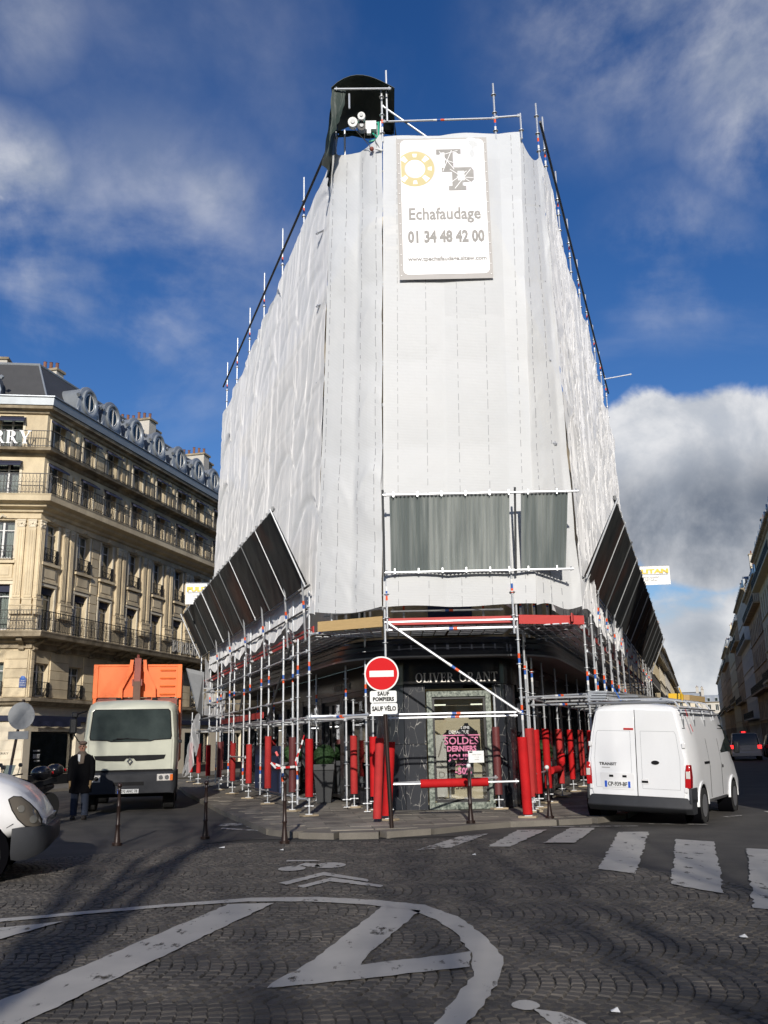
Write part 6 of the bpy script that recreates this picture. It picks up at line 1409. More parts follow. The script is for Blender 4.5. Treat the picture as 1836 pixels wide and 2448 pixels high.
# awning scallops over the first shop window
b = B(); n = 24; V = []
for z in (0, 1):
    for i in range(n + 1): x = .3 + 3.6 * i / n; V.append((x, -.17 - .02 * sin(i), (2.74 if z else 2.55 - .06 * abs(sin(i * PI / 6)))))
b.add(V, [(i, i + 1, n + 2 + i, n + 1 + i) for i in range(n)]); b.add([(v[0], v[1] + .01, v[2]) for v in V], [(n + 1 + i, n + 2 + i, i + 1, i) for i in range(n)]); b.build('awning_valance', 'navy', lbd, local=True, fixn=False)
# ================================================================= the two sides of the street, and its end
AZS = 18.4
def simple_window(w, h, mtf='win_white'):
    b = B(); t = .06
    for x0, x1, z0, z1 in ((-w / 2, -w / 2 + t, 0, h), (w / 2 - t, w / 2, 0, h), (-w / 2 + t, w / 2 - t, h - t, h), (-w / 2 + t, w / 2 - t, 0, t), (-.04, .04, t, h - t)): b.box(x0, x1, -.03, .02, z0, z1)
    p = B(); p.box(-w / 2 + t, w / 2 - t, -.005, .015, t, h - t); return b.data('window', mtf, smooth=False), p.data('pane', 'car_glass', smooth=False)
SW = {}
def street_building(loc, az, length, H, mt, label, group, depth=10, floors=None, bay=2.6, balc=(2, 5), mans=2.6, win=True, roof='slate', shop=True, chim=2, dorm=True, gable='stone_w', name='street_building'):
    rz = rad(90 - az); r = thing(name, label, 'building', (loc[0], loc[1], 0), rz, group); W(r)
    nf = max(4, round(H / 3.15)); fh = H / nf; ops = []; n = max(2, int(length / bay)); x0 = (length - (n - 1) * bay) / 2
    def lbx(name_, mt_, *a, par=r): b = B(); b.box(*a); return b.build(name_, mt_, par, smooth=False, local=True)
    wins = []
    for f in range(nf):
        for i in range(n):
            x = x0 + i * bay
            if f == 0: o = (x - .95, x + .95, .5 if i % 3 else .1, 2.7)
            else: z = f * fh + .35; o = (x - .5, x + .5, z, z + fh - 1.0)
            ops.append(o); wins.append((x, o))
    xs = sorted({0, length} | {v for o in ops for v in o[:2]}); zs = sorted({0, H} | {v for o in ops for v in o[2:4]}); b = B(); S = {(round(o[0], 4), round(o[2], 4)) for o in ops}
    if win:
        for i in range(len(xs) - 1):
            for j in range(len(zs) - 1):
                cx, cz = (xs[i] + xs[i + 1]) / 2, (zs[j] + zs[j + 1]) / 2
                if any(o[0] < cx < o[1] and o[2] < cz < o[3] for o in ops): continue
                b.add([(xs[i], 0, zs[j]), (xs[i + 1], 0, zs[j]), (xs[i + 1], 0, zs[j + 1]), (xs[i], 0, zs[j + 1])], [(0, 1, 2, 3)])
        for a, c, e, f in ops: b.add([(a, 0, e), (c, 0, e), (c, 0, f), (a, 0, f), (a, .25, e), (c, .25, e), (c, .25, f), (a, .25, f)], [(0, 1, 5, 4), (1, 2, 6, 5), (2, 3, 7, 6), (3, 0, 4, 7)])
        b.build('wall', mt, r, smooth=False, fixn=False, local=True)
        for x, o in wins:
            k = (round(o[1] - o[0], 2), round(o[3] - o[2], 2))
            if k not in SW: SW[k] = simple_window(*k)
            w = inst(SW[k][0], 'window', r, (x, .24, o[2])); inst(SW[k][1], 'pane', w, (0, 0, 0))
    else: lbx('wall', mt, 0, length, 0, .2, 0, H)
    b = B(); b.add([(0, .0, 0), (0, depth, 0), (0, depth, H + mans), (0, 1.2, H + mans), (0, 0, H)], [(0, 1, 2, 3, 4)]); b.add([(length, 0, 0), (length, depth, 0), (length, depth, H + mans), (length, 1.2, H + mans), (length, 0, H)], [(4, 3, 2, 1, 0)]); b.build('gable_wall', gable, r, smooth=False, local=True, fixn=False)
    lbx('back_wall', 'stone_d', 0, length, depth - .2, depth, 0, H + mans)
    b = B(); b.add([(0, -.1, H + .3), (length, -.1, H + .3), (length, 1.1, H + mans), (0, 1.1, H + mans), (0, depth, H + mans + .3), (length, depth, H + mans + .3)], [(0, 1, 2, 3), (3, 2, 5, 4)]); b.build('roof', roof, r, smooth=False, local=True, fixn=False)
    if win:
        b = B(); b.extr_x([(0, H - .1), (-.15, H - .02), (-.2, H + .1), (-.45, H + .16), (-.5, H + .3), (0, H + .32)], 0, length); b.build('cornice', 'stone_d', r, smooth=False, local=True)
        for f in range(1, nf):
            z = f * fh + .12; bal = f in balc; d = .7 if bal else .12
            b = B(); b.box(-.0, length, -d, 0, z, z + .14); b.build('balcony_slab' if bal else 'string_course', mt, r, smooth=False, local=True)
            if bal:
                b = B(); b.box(0, length, -d + .02, -d + .05, z + .98, z + 1.02); b.box(0, length, -d + .02, -d + .05, z + .2, z + .23)
                for i in range(int(length / .22)): b.box(i * .22, i * .22 + .03, -d + .02, -d + .05, z + .14, z + 1.0)
                b.build('railing', 'iron', r, smooth=False, local=True)
        if dorm:
            for i in range(0, n):
                x = x0 + i * bay; b = B(); b.extr_y([(x - .6, H + .25), (x + .6, H + .25), (x + .6, H + 1.6), (x, H + 2.0), (x - .6, H + 1.6)], -.0, 1.3); o = b.build('dormer', 'zinc', r, smooth=False, local=True)
                b = B(); b.box(x - .4, x + .4, -.03, .0, H + .5, H + 1.5); b.build('pane', 'car_glass', o, smooth=False, local=True)
    for k in range(chim):
        x = (.5, length - .5, length / 2)[k]; w, d = (.9, 3.6)
        b = B(); b.box(x - w / 2, x + w / 2, 1.0, 1 + d, H, H + mans + 1.9); b.box(x - w / 2 - .07, x + w / 2 + .07, .93, 1.07 + d, H + mans + 1.9, H + mans + 2.02, 1); o = b.build('chimney', [gable, 'stone_d'], r, smooth=False, local=True)
        for i in range(8): b = B(); b.lathe([(.1, 0), (.09, .45)], 6, (x, 1.3 + i * .42, H + mans + 2.02)); b.build('chimney_pot', 'terra', o, local=True)
    return r
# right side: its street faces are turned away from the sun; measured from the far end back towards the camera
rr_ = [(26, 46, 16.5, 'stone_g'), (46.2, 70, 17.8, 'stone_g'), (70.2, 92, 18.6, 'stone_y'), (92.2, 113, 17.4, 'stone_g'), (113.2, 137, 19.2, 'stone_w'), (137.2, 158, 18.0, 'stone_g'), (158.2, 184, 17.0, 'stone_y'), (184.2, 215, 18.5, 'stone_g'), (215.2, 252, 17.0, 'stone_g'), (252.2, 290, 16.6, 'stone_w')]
desc = ['shaded corner house at the mouth of the right-hand side, mostly out of the picture', 'shaded house of the right-hand row, nearest but one', 'tan house with iron balconies cut by the right edge of the picture', 'brown shaded house second from the right edge', 'pale shaded house with white party wall, third from the right edge', 'shaded house midway down the right-hand row', 'ochre shaded house with a zinc roof further down the right-hand row', 'narrow-looking shaded house far down the right-hand row', 'distant shaded house near the end of the right-hand row', 'last pale house of the right-hand row']
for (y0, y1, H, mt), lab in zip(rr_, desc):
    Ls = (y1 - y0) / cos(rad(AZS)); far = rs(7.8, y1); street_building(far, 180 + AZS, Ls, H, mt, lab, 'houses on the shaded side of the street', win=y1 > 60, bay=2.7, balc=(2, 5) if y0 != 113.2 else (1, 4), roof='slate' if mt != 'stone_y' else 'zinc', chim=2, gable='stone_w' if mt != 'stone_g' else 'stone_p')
def ls(y): return (2.95 + (y - 22) * .331, y)
lrow = [(40.6, 60, 13.0, 'stone', False), (60.2, 84, 12.5, 'stone_d', False), (84.2, 108, 12.6, 'stone_w', True), (108.2, 130, 14.2, 'stone_y', True), (130.2, 156, 15.0, 'stone_p', True), (156.2, 190, 15.8, 'stone_w', True), (190.2, 230, 16.2, 'stone_y', True), (230.2, 285, 16.0, 'stone_p', True)]
ld = ['plain house behind the far end of the wrapped building', 'house hidden behind the right canopy', 'white sunlit house just past the end of the right canopy', 'cream sunlit house with balconies beyond the white one', 'pale sunlit house in front of the orange chimney wall', 'white sunlit house beyond the orange chimney wall', 'distant ochre house on the sunlit side', 'last sunlit house on the left side of the street']
for (y0, y1, H, mt, w), lab in zip(lrow, ld):
    street_building(ls(y0), AZS, (y1 - y0) / cos(rad(AZS)), H, mt, lab, 'houses on the sunlit side of the street', win=w, bay=2.6, balc=(2, 4), dorm=w, chim=2 if w else 0, gable='stone_w', mans=1.6 if w else .5)
q = ls(153); b = B(); x, y = q[0] - 1.6, q[1]; b.cb((x, y, 17.6), (2.8, 1.0, 5.4), 0, 0); oc = b.build('chimney_wall', 'brick_o', smooth=False); tag(oc, 'orange brick chimney wall rising above the sunlit houses', 'chimney')
# closing the view at the end of the street
for x, y, Ln, H, mt, lab in ((78, 330, 16, 12.0, 'stone_w', 'white zinc-roofed house closing the street, left part'), (94, 324, 15, 13.0, 'stone_p', 'cream house closing the street, middle'), (108.5, 318, 22, 12.0, 'stone_w', 'grey-white house closing the street, right part')):
    street_building((x, y), 108.4, Ln, H, mt, lab, 'houses closing the far end of the street', bay=2.5, roof='zinc', chim=2)
for x, y, Ln, H, lab in ((76, 420, 30, 15.5, 'far roofs behind the end of the street, left'), (110, 412, 30, 17.0, 'far roofs behind the end of the street, right')):
    street_building((x, y), 108.4, Ln, H, 'stone_w', lab, 'far roofs over the end of the street', bay=3.2, roof='slate', chim=3)
# unseen blocks beside and behind the camera, added for street shade and reflections
street_building((8.2, 14.0), 180 - 2, 30, 13.0, 'stone_p', 'corner block beside the camera, right of the picture', None, win=False, chim=0, depth=16)
for x, y, Ln, H, lab in ((-46, -62, 40, 17.5, 'house row across the square behind the camera, left part'), (-5, -66, 38, 18.5, 'house row across the square behind the camera, middle'), (34, -64, 36, 17, 'house row across the square behind the camera, right part')):
    street_building((x + Ln, y), 270, Ln, H, 'stone_p', lab, None, win=True, chim=2, depth=12, dorm=False, balc=(2,))
# ================================================================= vehicles
def wheel(root, x, y, r, w, side, rimc='rim', name='wheel'):
    b = B(); b.rings([[(x + dx, y + rr * cos(2 * PI * k / 24), r + rr * sin(2 * PI * k / 24)) for k in range(24)] for dx, rr in ((-w / 2, r * .62), (-w / 2, r * .93), (-w / 2 + .03, r), (w / 2 - .03, r), (w / 2, r * .93), (w / 2, r * .62))], 0)
    o = b.build(name, 'rubber', root, local=True)
    s = side; b = B(); b.rings([[(x + s * dx, y + rr * cos(2 * PI * k / 20), r + rr * sin(2 * PI * k / 20)) for k in range(20)] for dx, rr in ((w / 2 + .002, r * .62), (w / 2 - .02, r * .56), (w / 2 - .05, r * .3), (w / 2 - .02, r * .2), (w / 2 + .0, r * .16))], 0)
    for k in range(6): a = k * PI / 3; b.cb((x + s * (w / 2 - .035), y + r * .42 * cos(a), r + r * .42 * sin(a)), (.02, .05, .05))
    b.build('rim', rimc, o, local=True); return o
def panel(root, P, name, mt, th=.01, local=True, par=None):
    P = [Vector(p) for p in P]; n = (P[1] - P[0]).cross(P[2] - P[1]).normalized() * th; m = len(P); b = B()
    b.add([p + n for p in P] + [p - n * .2 for p in P], [tuple(range(m)), tuple(range(2 * m - 1, m - 1, -1))] + [(i, m + i, m + (i + 1) % m, (i + 1) % m) for i in range(m)]); return b.build(name, mt, par or root, smooth=False, local=local)
def tub(root, pts, r, name, mt, n=8, par=None): b = B(); b.path(pts, r, n); return b.build(name, mt, par or root, local=True)
def lbox(root, x0, x1, y0, y1, z0, z1, name, mt, bev=0.0, par=None, M4=None): b = B(); b.box(x0, x1, y0, y1, z0, z1, 0, M4); return b.build(name, mt, par or root, smooth=bool(bev), local=True, bev=bev)
def loft(root, secs, name, mt, ang=30, cap=True):
    b = B(); b.rings(secs, 0, True, cap); return b.build(name, mt, root, local=True, ang=ang)
def sect(y, z0, z1, w0, w1, zr=1.0, crown=.04, rr=.16):
    """upright cross-section of a van body at y: floor z0, roof z1, half widths w0 at the waist and w1 at the roof"""
    R = []
    pts = [(w0 * .92, z0), (w0, z0 + .08), (w0, z0 + .4 * (z1 - z0)), (w1 + (w0 - w1) * .55, z0 + .72 * (z1 - z0)), (w1 + .015, z1 - rr), (w1 - .02, z1 - rr * .45), (w1 - rr * .5, z1 - .03), (w1 - rr * 1.4, z1), (0.2, z1 + crown)]
    return [(x, y, z) for x, z in pts] + [(-x, y, z) for x, z in pts[::-1]]
# --- white panel van seen from behind
hd_ = 31.0; a = rad(hd_); wc_ = Vector((6.0, 18.3, 0)); ax = wc_ - Vector((cos(a), -sin(a), 0)) * .93
vn = thing('panel_van', 'white panel van with roof rack seen from behind, right of the zebra crossing', 'van', (ax.x, ax.y, 0.01)); vn.rotation_euler = (0, rad(2.2), -a)
ZT = 2.2
loft(vn, [sect(-.95, .42, ZT - .04, .955, .78), sect(-.90, .36, ZT, .985, .80), sect(0, .34, ZT + .02, .99, .81), sect(2.0, .34, ZT + .02, .99, .81), sect(2.75, .34, ZT - .02, .985, .79), sect(3.15, .34, ZT - .35, .975, .78), sect(3.62, .34, 1.36, .95, .8), sect(3.7, .34, 1.26, .95, .82, rr=.1), sect(4.05, .36, 1.08, .9, .78, rr=.1), sect(4.2, .42, .9, .8, .7, rr=.1)], 'body', 'white_car', ang=38)
# rear doors: two panels standing proud with a dark gap between
def rp_(x, z): return (x, -.955 - (.0 if z < 1.2 else 0) , z)
for s, nm in ((-1, 'rear_door'), (1, 'rear_door')):
    P = [(s * .006, .52), (s * .86, .52), (s * .885, .6), (s * .90, 1.2), (s * .83, 1.65), (s * .755, 2.06), (s * .72, 2.1), (s * .006, 2.12)]
    if s < 0: P = P[::-1]
    b = B(); b.extr_y(P, -.975, -.95); d = b.build(nm, 'white_car', vn, local=True, bev=.006)
    P2 = [(s * .10, .66), (s * .80, .66), (s * .82, 1.2), (s * .77, 1.66), (s * .74, 1.72), (s * .10, 1.72)]
    if s < 0: P2 = P2[::-1]
    fr = B()
    for i in range(len(P2)):
        if i == 0 and False: continue
        p, q_ = Vector(P2[i]), Vector(P2[(i + 1) % len(P2)]); n = (q_ - p).normalized().orthogonal() * .0022; fr.extr_y([tuple(p + n), tuple(q_ + n), tuple(q_ - n), tuple(p - n)], -.9765, -.974)
    fr.build('pressed_line', 'alu', d, smooth=False, local=True)
lbox(vn, -.006, .006, -.974, -.955, .52, 2.12, 'door_gap', 'ink')
for s in (-1, 1):
    for z in (.62, 1.42): lbox(vn, s * .90 - .03, s * .90 + .03, -.985, -.955, z, z + .09, 'hinge', 'white_dirty', bev=.005)
    P = [(s * .885, .70), (s * .99, .70), (s * 1.0, .9), (s * .985, 1.12), (s * .93, 1.12), (s * .9, .95)]
    if s < 0: P = P[::-1]
    tl = B(); tl.extr_y([(x, z) for x, z in P], -.985, -.80); tlo = tl.build('tail_lamp', 'lamp_red', vn, local=True, bev=.008)
    lbox(vn, *sorted((s * .915, s * .993)), -.992, -.82, .87, 1.0, 'reversing_lamp', 'lamp_clear', par=tlo, bev=.004)
b = B(); b.extr_y([(-.72, .93), (-.08, .93), (-.05, .90), (-.05, .68), (-.08, .62), (-.66, .62), (-.7, .68)], -.982, -.975); b.build('plate_recess', 'white_dirty', vn, local=True, bev=.006)
pl = lbox(vn, -.63, -.13, -.992, -.984, .66, .78, 'number_plate', 'plate', bev=.003)
lbox(vn, -.63, -.585, -.9935, -.9922, .662, .778, 'plate_band', 'plate_blue', par=pl); lbox(vn, -.175, -.13, -.9935, -.9922, .662, .778, 'plate_band', 'plate_blue', par=pl)
RT = lambda x, z, y=-.9945: Matrix.Translation((x, y, z)) @ Matrix.Rotation(PI / 2, 4, 'X')
text('lettering', 'CP-939-BF', .105, 'ink', pl, RT(-.38, .72), sx=.82, local=True, bold=.002)
text('lettering', 'TRANSIT', .075, 'ink', vn, RT(-.56, 1.09, -.979), sx=1.15, local=True, bold=.002); lbox(vn, -.68, -.52, -.98, -.977, 1.02, 1.032, 'badge_line', 'grey_ink')
b = B(); b.disc((.36, -.982, 1.16), (0, 1, 0), .075, .012, 20); bo = b.build('oval_badge', 'ink', vn, local=True); bo.scale = (1, 1, .5); bo.location.z += .02
lbox(vn, .08, .22, -.982, -.974, .74, .84, 'handle_recess', 'white_dirty', bev=.004); lbox(vn, .09, .21, -.992, -.982, .765, .805, 'door_handle', 'ink', bev=.004)
for x in (-.50, -.24): lbox(vn, x - .04, x + .04, -.99, -.978, .85, .89, 'plate_lamp', 'ink')
lbox(vn, -.22, -.03, -.985, -.974, 1.74, 1.775, 'high_brake_lamp', 'lamp_red')
b = B(); prof = [(-1.02, .40), (-1.04, .33), (-.9, .22), (-.62, .22), (-.62, .5), (-.97, .52)]
b.rings([[(x, y * (1.0 if abs(x) < .9 else .93), z) for y, z in prof] for x in (-1.0, -.88, .88, 1.0)]); b.build('rear_bumper', 'grey_pl', vn, local=True, bev=.015)
for s in (-1, 1): lbox(vn, *sorted((s * .95, s * 1.0)), -.98, -.48, .42, .70, 'bumper_corner', 'grey_pl', bev=.02)
for s in (-1, 1):
    for y in (0, 2.95):
        b = B(); b.rings([[(s * .955 + dx, y + rr * cos(2 * PI * k / 24), .34 + rr * sin(2 * PI * k / 24)) for k in range(24)] for dx, rr in ((-.25, .40), (s * .042 if s > 0 else -.042, .40))]); b.build('wheel_arch_shade', 'room', vn, local=True)  # black disc standing proud paints the shade of the wheel well
        b = B(); b.rings([[(s * .99 + dx, y + rr * cos(PI * k / 16), .34 + rr * sin(PI * k / 16)) for k in range(17)] for dx, rr in ((-.02, .46), (s * .02, .45), (s * .02, .40), (-.02, .39))], closed=False, cap=False); b.build('arch_lip', 'white_car', vn, local=True, fixn=True)
        wheel(vn, s * .90, y, .34, .22, s)
b = B(); b.add([(.80, -.28, .10), (1.0, -.28, .10), (1.0, -.3, .4), (.80, -.3, .4), (.80, -.27, .10), (1.0, -.27, .10), (1.0, -.29, .4), (.80, -.29, .4)], [(0, 1, 2, 3), (7, 6, 5, 4), (0, 4, 5, 1), (1, 5, 6, 2), (2, 6, 7, 3), (3, 7, 4, 0)]); b.build('mud_flap', 'rubber', vn, smooth=False, local=True)
# side details on the right: sliding door rail, seams, handle, glass
for y0, y1, z0, z1, nm, mt in ((.30, .72, 1.10, 1.145, 'side_vent', 'ink'), (1.93, 2.02, .98, 1.04, 'door_handle', 'ink')): lbox(vn, .985, 1.0, y0, y1, z0, z1, nm, mt)
for y in (.75, 1.85): tub(vn, [(.993, y, .45), (.993, y, 1.05), (.93, y, 1.55), (.84, y, 1.9)], .005, 'seam', 'ink', 4)
for z, xx in ((1.78, .872),): tub(vn, [(xx, -.9, z), (xx, 2.7, z)], .012, 'rain_gutter', 'grey_pl', 5)
panel(vn, [(.965, 1.98, 1.28), (.94, 3.35, 1.30), (.90, 3.05, 1.62), (.85, 2.75, 1.86), (.86, 1.98, 1.86)], 'side_window', 'car_glass', -.012)
lbox(vn, 1.02, 1.14, 3.1, 3.2, 1.25, 1.50, 'wing_mirror', 'dark_pl', bev=.03)
# roof rack and its load
rk = vn
for y in (-.75, .15, 1.05, 1.95): tub(rk, [(-.86, y, 1.95), (-.82, y, 2.16), (-.7, y, 2.32), (.55, y, 2.33), (.72, y, 2.3), (.83, y, 2.16), (.87, y, 1.95)], .017, 'rack_hoop', 'steel')
for x, z in ((.84, 2.16), (.86, 2.06), (-.84, 2.16), (-.55, 2.35), (.5, 2.35)): tub(rk, [(x, -.85, z), (x, 2.3, z)], .014, 'rack_rail', 'steel_d' if abs(x) > .6 else 'steel')
for y in (-.75, .15, 1.05): lbox(rk, .84, .88, y - .03, y + .03, 1.78, 1.95, 'rack_foot', 'alu')
tub(rk, [(-.9, -.96, 2.24), (.62, -.9, 2.27)], .028, 'rack_roller', 'alu')
for k in range(4): lbox(rk, -.92, -.55, -.95 + k * .01, 2.2, 2.30 + k * .05, 2.335 + k * .05, 'roof_plank', 'steel', M4=Matrix.Rotation(rad((k - 1.5) * 1.0), 4, 'Z'))
lbox(rk, -.50, -.1, -.3, 2.1, 2.38, 2.42, 'perforated_board', 'alu')
lbox(rk, .2, .44, .9, 1.25, 2.36, 2.49, 'yellow_crate', 'yellow', bev=.01); lbox(rk, .1, .5, 1.5, 3.0, 2.36, 2.48, 'roof_plank', 'wood')
tub(rk, [(-.5, -.6, 2.56), (-.35, -.62, 2.3)], .012, 'blue_cord', 'blue_b', 5); tub(rk, [(.46, .8, 2.6), (.56, .6, 2.44), (.58, .5, 2.3)], .014, 'yellow_strap', 'yellow', 5)
b = B()
for k, (p, q_) in enumerate((((.88, -.55, 2.14), (.9, -.5, 2.0)), ((.9, -.5, 2.0), (.93, -.45, 1.86)), ((.93, -.45, 1.86), (.97, -.42, 1.72)), ((.88, -.3, 2.1), (.9, -.35, 2.02)))):
    p, q_ = Vector(p), Vector(q_); e = Vector((0, .02, 0)); f_ = Vector((.004, 0, 0)); b.add([p - e, p + e, q_ + e, q_ - e, p - e - f_, p + e - f_, q_ + e - f_, q_ - e - f_], [(0, 1, 2, 3), (7, 6, 5, 4), (0, 4, 5, 1), (1, 5, 6, 2), (2, 6, 7, 3), (3, 7, 4, 0)], k % 2)
b.build('danger_ribbon', ['tape_r', 'tape_w'], vn, smooth=False, local=True)
# --- nose of a white van cut off by the left edge
vl = thing('white_van', 'white van with dark bumper, only its nose shows at the left edge', 'van', (-5.50, 12.98, -0.03), rad(-75))
# local: +Y forward (to the right), origin under the front axle centre
def nsec(y, zt, zb, w, wt, zs=None): 
    zs = zs or zt - .1
    pts = [(w * .9, zb), (w, zb + .1), (w, zb + (zs - zb) * .6), (w * .985, zs - .02), (wt + (w - wt) * .35, zs + (zt - zs) * .75), (wt, zt), (.25, zt + .03)]
    return [(x, y, z) for x, z in pts] + [(-x, y, z) for x, z in pts[::-1]]
loft(vl, [nsec(-4.5, 2.4, .35, .98, .8), nsec(-1.1, 2.4, .35, .98, .8, 2.2), nsec(-.62, 1.75, .4, .98, .84, 1.35), nsec(-.2, 1.38, .42, .98, .86, 1.20), nsec(.15, 1.29, .5, .975, .84, 1.12), nsec(.45, 1.16, .58, .955, .78, 1.0), nsec(.64, 1.0, .66, .9, .68, .88), nsec(.76, .84, .68, .80, .55, .76), nsec(.80, .74, .68, .72, .5, .71)], 'body', 'white_dirty', ang=50)
def bsec(y, zt, zb, w): pts = [(w * .93, zb), (w, zb + .1), (w * 1.005, zt - .05), (w * .99, zt)]; return [(x, y, z) for x, z in pts] + [(-x, y, z) for x, z in pts[::-1]]
loft(vl, [bsec(.41, .68, .30, .99), bsec(.50, .69, .28, .98), bsec(.60, .69, .29, .945), bsec(.70, .69, .32, .89), bsec(.78, .685, .36, .81), bsec(.84, .68, .41, .70), bsec(.875, .66, .45, .56), bsec(.89, .62, .48, .42)], 'front_bumper', 'grey_pl', ang=40)
# headlamp on the near side, a leaf-shaped lens
hl = B(); outl_ = [(.34 + (y_ - .13) * .78, z_ - .05) for y_, z_ in [(.13, 1.09), (.20, 1.125), (.32, 1.115), (.45, 1.04), (.58, .93), (.66, .82), (.66, .745), (.55, .73), (.42, .75), (.30, .84), (.20, .96)]]
def onside(y, z, o): 
    w = .985 if y < .45 else .985 - (y - .45) * .42; w -= max(0, z - 1.0) * .55 + max(0, y - .2) * .06; return (w + o, y, z)
V = [onside(y, z, .014) for y, z in outl_] + [onside(y, z, -.05) for y, z in outl_]; m = len(outl_); cxy = (.57, .87)
V.append(onside(cxy[0], cxy[1], .035)); hl.add(V, [(i, (i + 1) % m, 2 * m) for i in range(m)] + [(i, m + i, m + (i + 1) % m, (i + 1) % m) for i in range(m)]); hlo = hl.build('headlamp', 'lamp_smoke', vl, local=True, ang=60)
for y, z, r in ((.50, .92, .045), (.65, .78, .05)):
    b = B(); p = onside(y, z, .022); b.disc(p, (1, .5, .1), r, .02, 16); b.build('lamp_bulb', 'lamp_bowl_m', hlo, local=True)
ga = B(); ga.path([onside(y, z, .010) for y, z in outl_ + outl_[:1]], .008, 5); ga.build('headlamp_gasket', 'ink', vl, local=True)
for s in (-1, 1):
    wheel(vl, s * .90, -.02, .34, .22, s); b = B(); b.rings([[(s * .955 + dx, -.02 + rr * cos(2 * PI * k / 24), .38 + rr * sin(2 * PI * k / 24)) for k in range(24)] for dx, rr in ((-.2, .42), (s * .045 if s > 0 else -.045, .42))]); b.build('wheel_arch_shade', 'room', vl, local=True)  # near-black disc put where the arch would be a shaded hollow
panel(vl, [(.62, -.42, 1.42), (.62, -.18, 1.375), (.38, -.14, 1.40), (.38, -.38, 1.46)], 'bonnet_vent', 'ink', .012)
tub(vl, [(.84, -.3, 1.33), (.80, .2, 1.25), (.70, .55, 1.06), (.55, .74, .88)], .004, 'bonnet_seam', 'grey_ink', 4); tub(vl, [(.97, .42, .74), (.965, .34, .69)], .004, 'wing_seam', 'ink', 4)
panel(vl, [(.8, -1.0, 1.55), (-.8, -1.0, 1.55), (-.76, -1.0, 2.2), (.76, -1.0, 2.2)], 'windscreen', 'car_glass', .05)
# --- truck with orange skip
tk = thing('skip_truck', 'cream cab truck with an orange skip and red hook arm facing the camera', 'truck', (-6.72, 24.15, 0.0), rad(180 + 12))
# local: +Y forward (towards the camera)
def cs(y, pts): return [(x, y, z) for x, z in pts] + [(-x, y, z) for x, z in pts[::-1]]
loft(tk, [cs(-1.9, [(1.18, 1.0), (1.2, 1.2), (1.2, 1.8), (1.16, 2.5), (1.1, 2.72), (.95, 2.80), (.3, 2.83)]), cs(-.5, [(1.18, 1.0), (1.2, 1.2), (1.2, 1.8), (1.16, 2.5), (1.1, 2.72), (.95, 2.81), (.3, 2.84)]), cs(-.2, [(1.17, 1.0), (1.19, 1.2), (1.19, 1.8), (1.14, 2.5), (1.07, 2.70), (.92, 2.78), (.3, 2.82)]),
          cs(-.06, [(1.13, 1.0), (1.15, 1.2), (1.15, 1.8), (1.08, 2.5), (1.02, 2.66), (.88, 2.70), (.3, 2.72)]), cs(.02, [(1.09, 1.02), (1.1, 1.2), (1.1, 1.8), (1.03, 2.5), (.97, 2.6), (.8, 2.63), (.3, 2.64)])], 'cab', 'cream', ang=50)
b = B(); ws = [(-1.02, 1.80), (-.6, 1.78), (-.5, 1.75), (.5, 1.75), (.6, 1.78), (1.02, 1.80), (1.04, 1.88), (.985, 2.52), (.93, 2.58), (-.93, 2.58), (-.985, 2.52), (-1.04, 1.88)]
b.extr_y(ws, .02, .032); b.build('windscreen_gasket', 'ink', tk, local=True, smooth=False)
b = B(); b.extr_y([(x * .975, 2.17 + (z - 2.17) * .95) for x, z in ws], .034, .04); b.build('windscreen', 'screen', tk, local=True, smooth=False)
for s in (-1, 1):
    tub(tk, [(s * .45, .05, 1.80), (s * -.15 + .2, .06, 1.84)], .012, 'wiper', 'ink', 5)
    panel(tk, [(s * 1.205, -.25, 1.85), (s * 1.205, -1.2, 1.85), (s * 1.17, -1.2, 2.45), (s * 1.17, -.35, 2.45)][::s], 'side_window', 'car_glass', .008)
    tub(tk, [(s * 1.04, .03, 1.06), (s * 1.05, .03, 1.8)], .005, 'panel_gap', 'grey_ink', 4)
# slot grille with an upward notch and diamond badge
b = B(); b.extr_y([(-.90, 1.42), (-.86, 1.30), (-.6, 1.265), (-.14, 1.25), (-.1, 1.30), (.1, 1.30), (.14, 1.25), (.6, 1.265), (.86, 1.30), (.90, 1.42), (.5, 1.43), (-.5, 1.43)], .0, .012); 
V = [(-.90, 1.41), (-.86, 1.31), (-.6, 1.275), (-.15, 1.265), (-.09, 1.33), (.09, 1.33), (.15, 1.265), (.6, 1.275), (.86, 1.31), (.90, 1.41)]
b = B(); b.extr_y(V, .021, .034); b.build('grille_slot', 'ink', tk, local=True, smooth=False)
b = B()
P = [(0, .10), (.075, 0), (0, -.10), (-.075, 0)]
for i in range(4):
    p, q_ = Vector(P[i]), Vector(P[(i + 1) % 4]); c = Vector((0, 0)); b.extr_y([(p.x, 1.26 + p.y), (q_.x, 1.26 + q_.y), (q_.x * .55, 1.26 + q_.y * .45), (p.x * .55, 1.26 + p.y * .45)], .036, .06)
b.build('diamond_badge', 'chrome', tk, local=True, smooth=False)
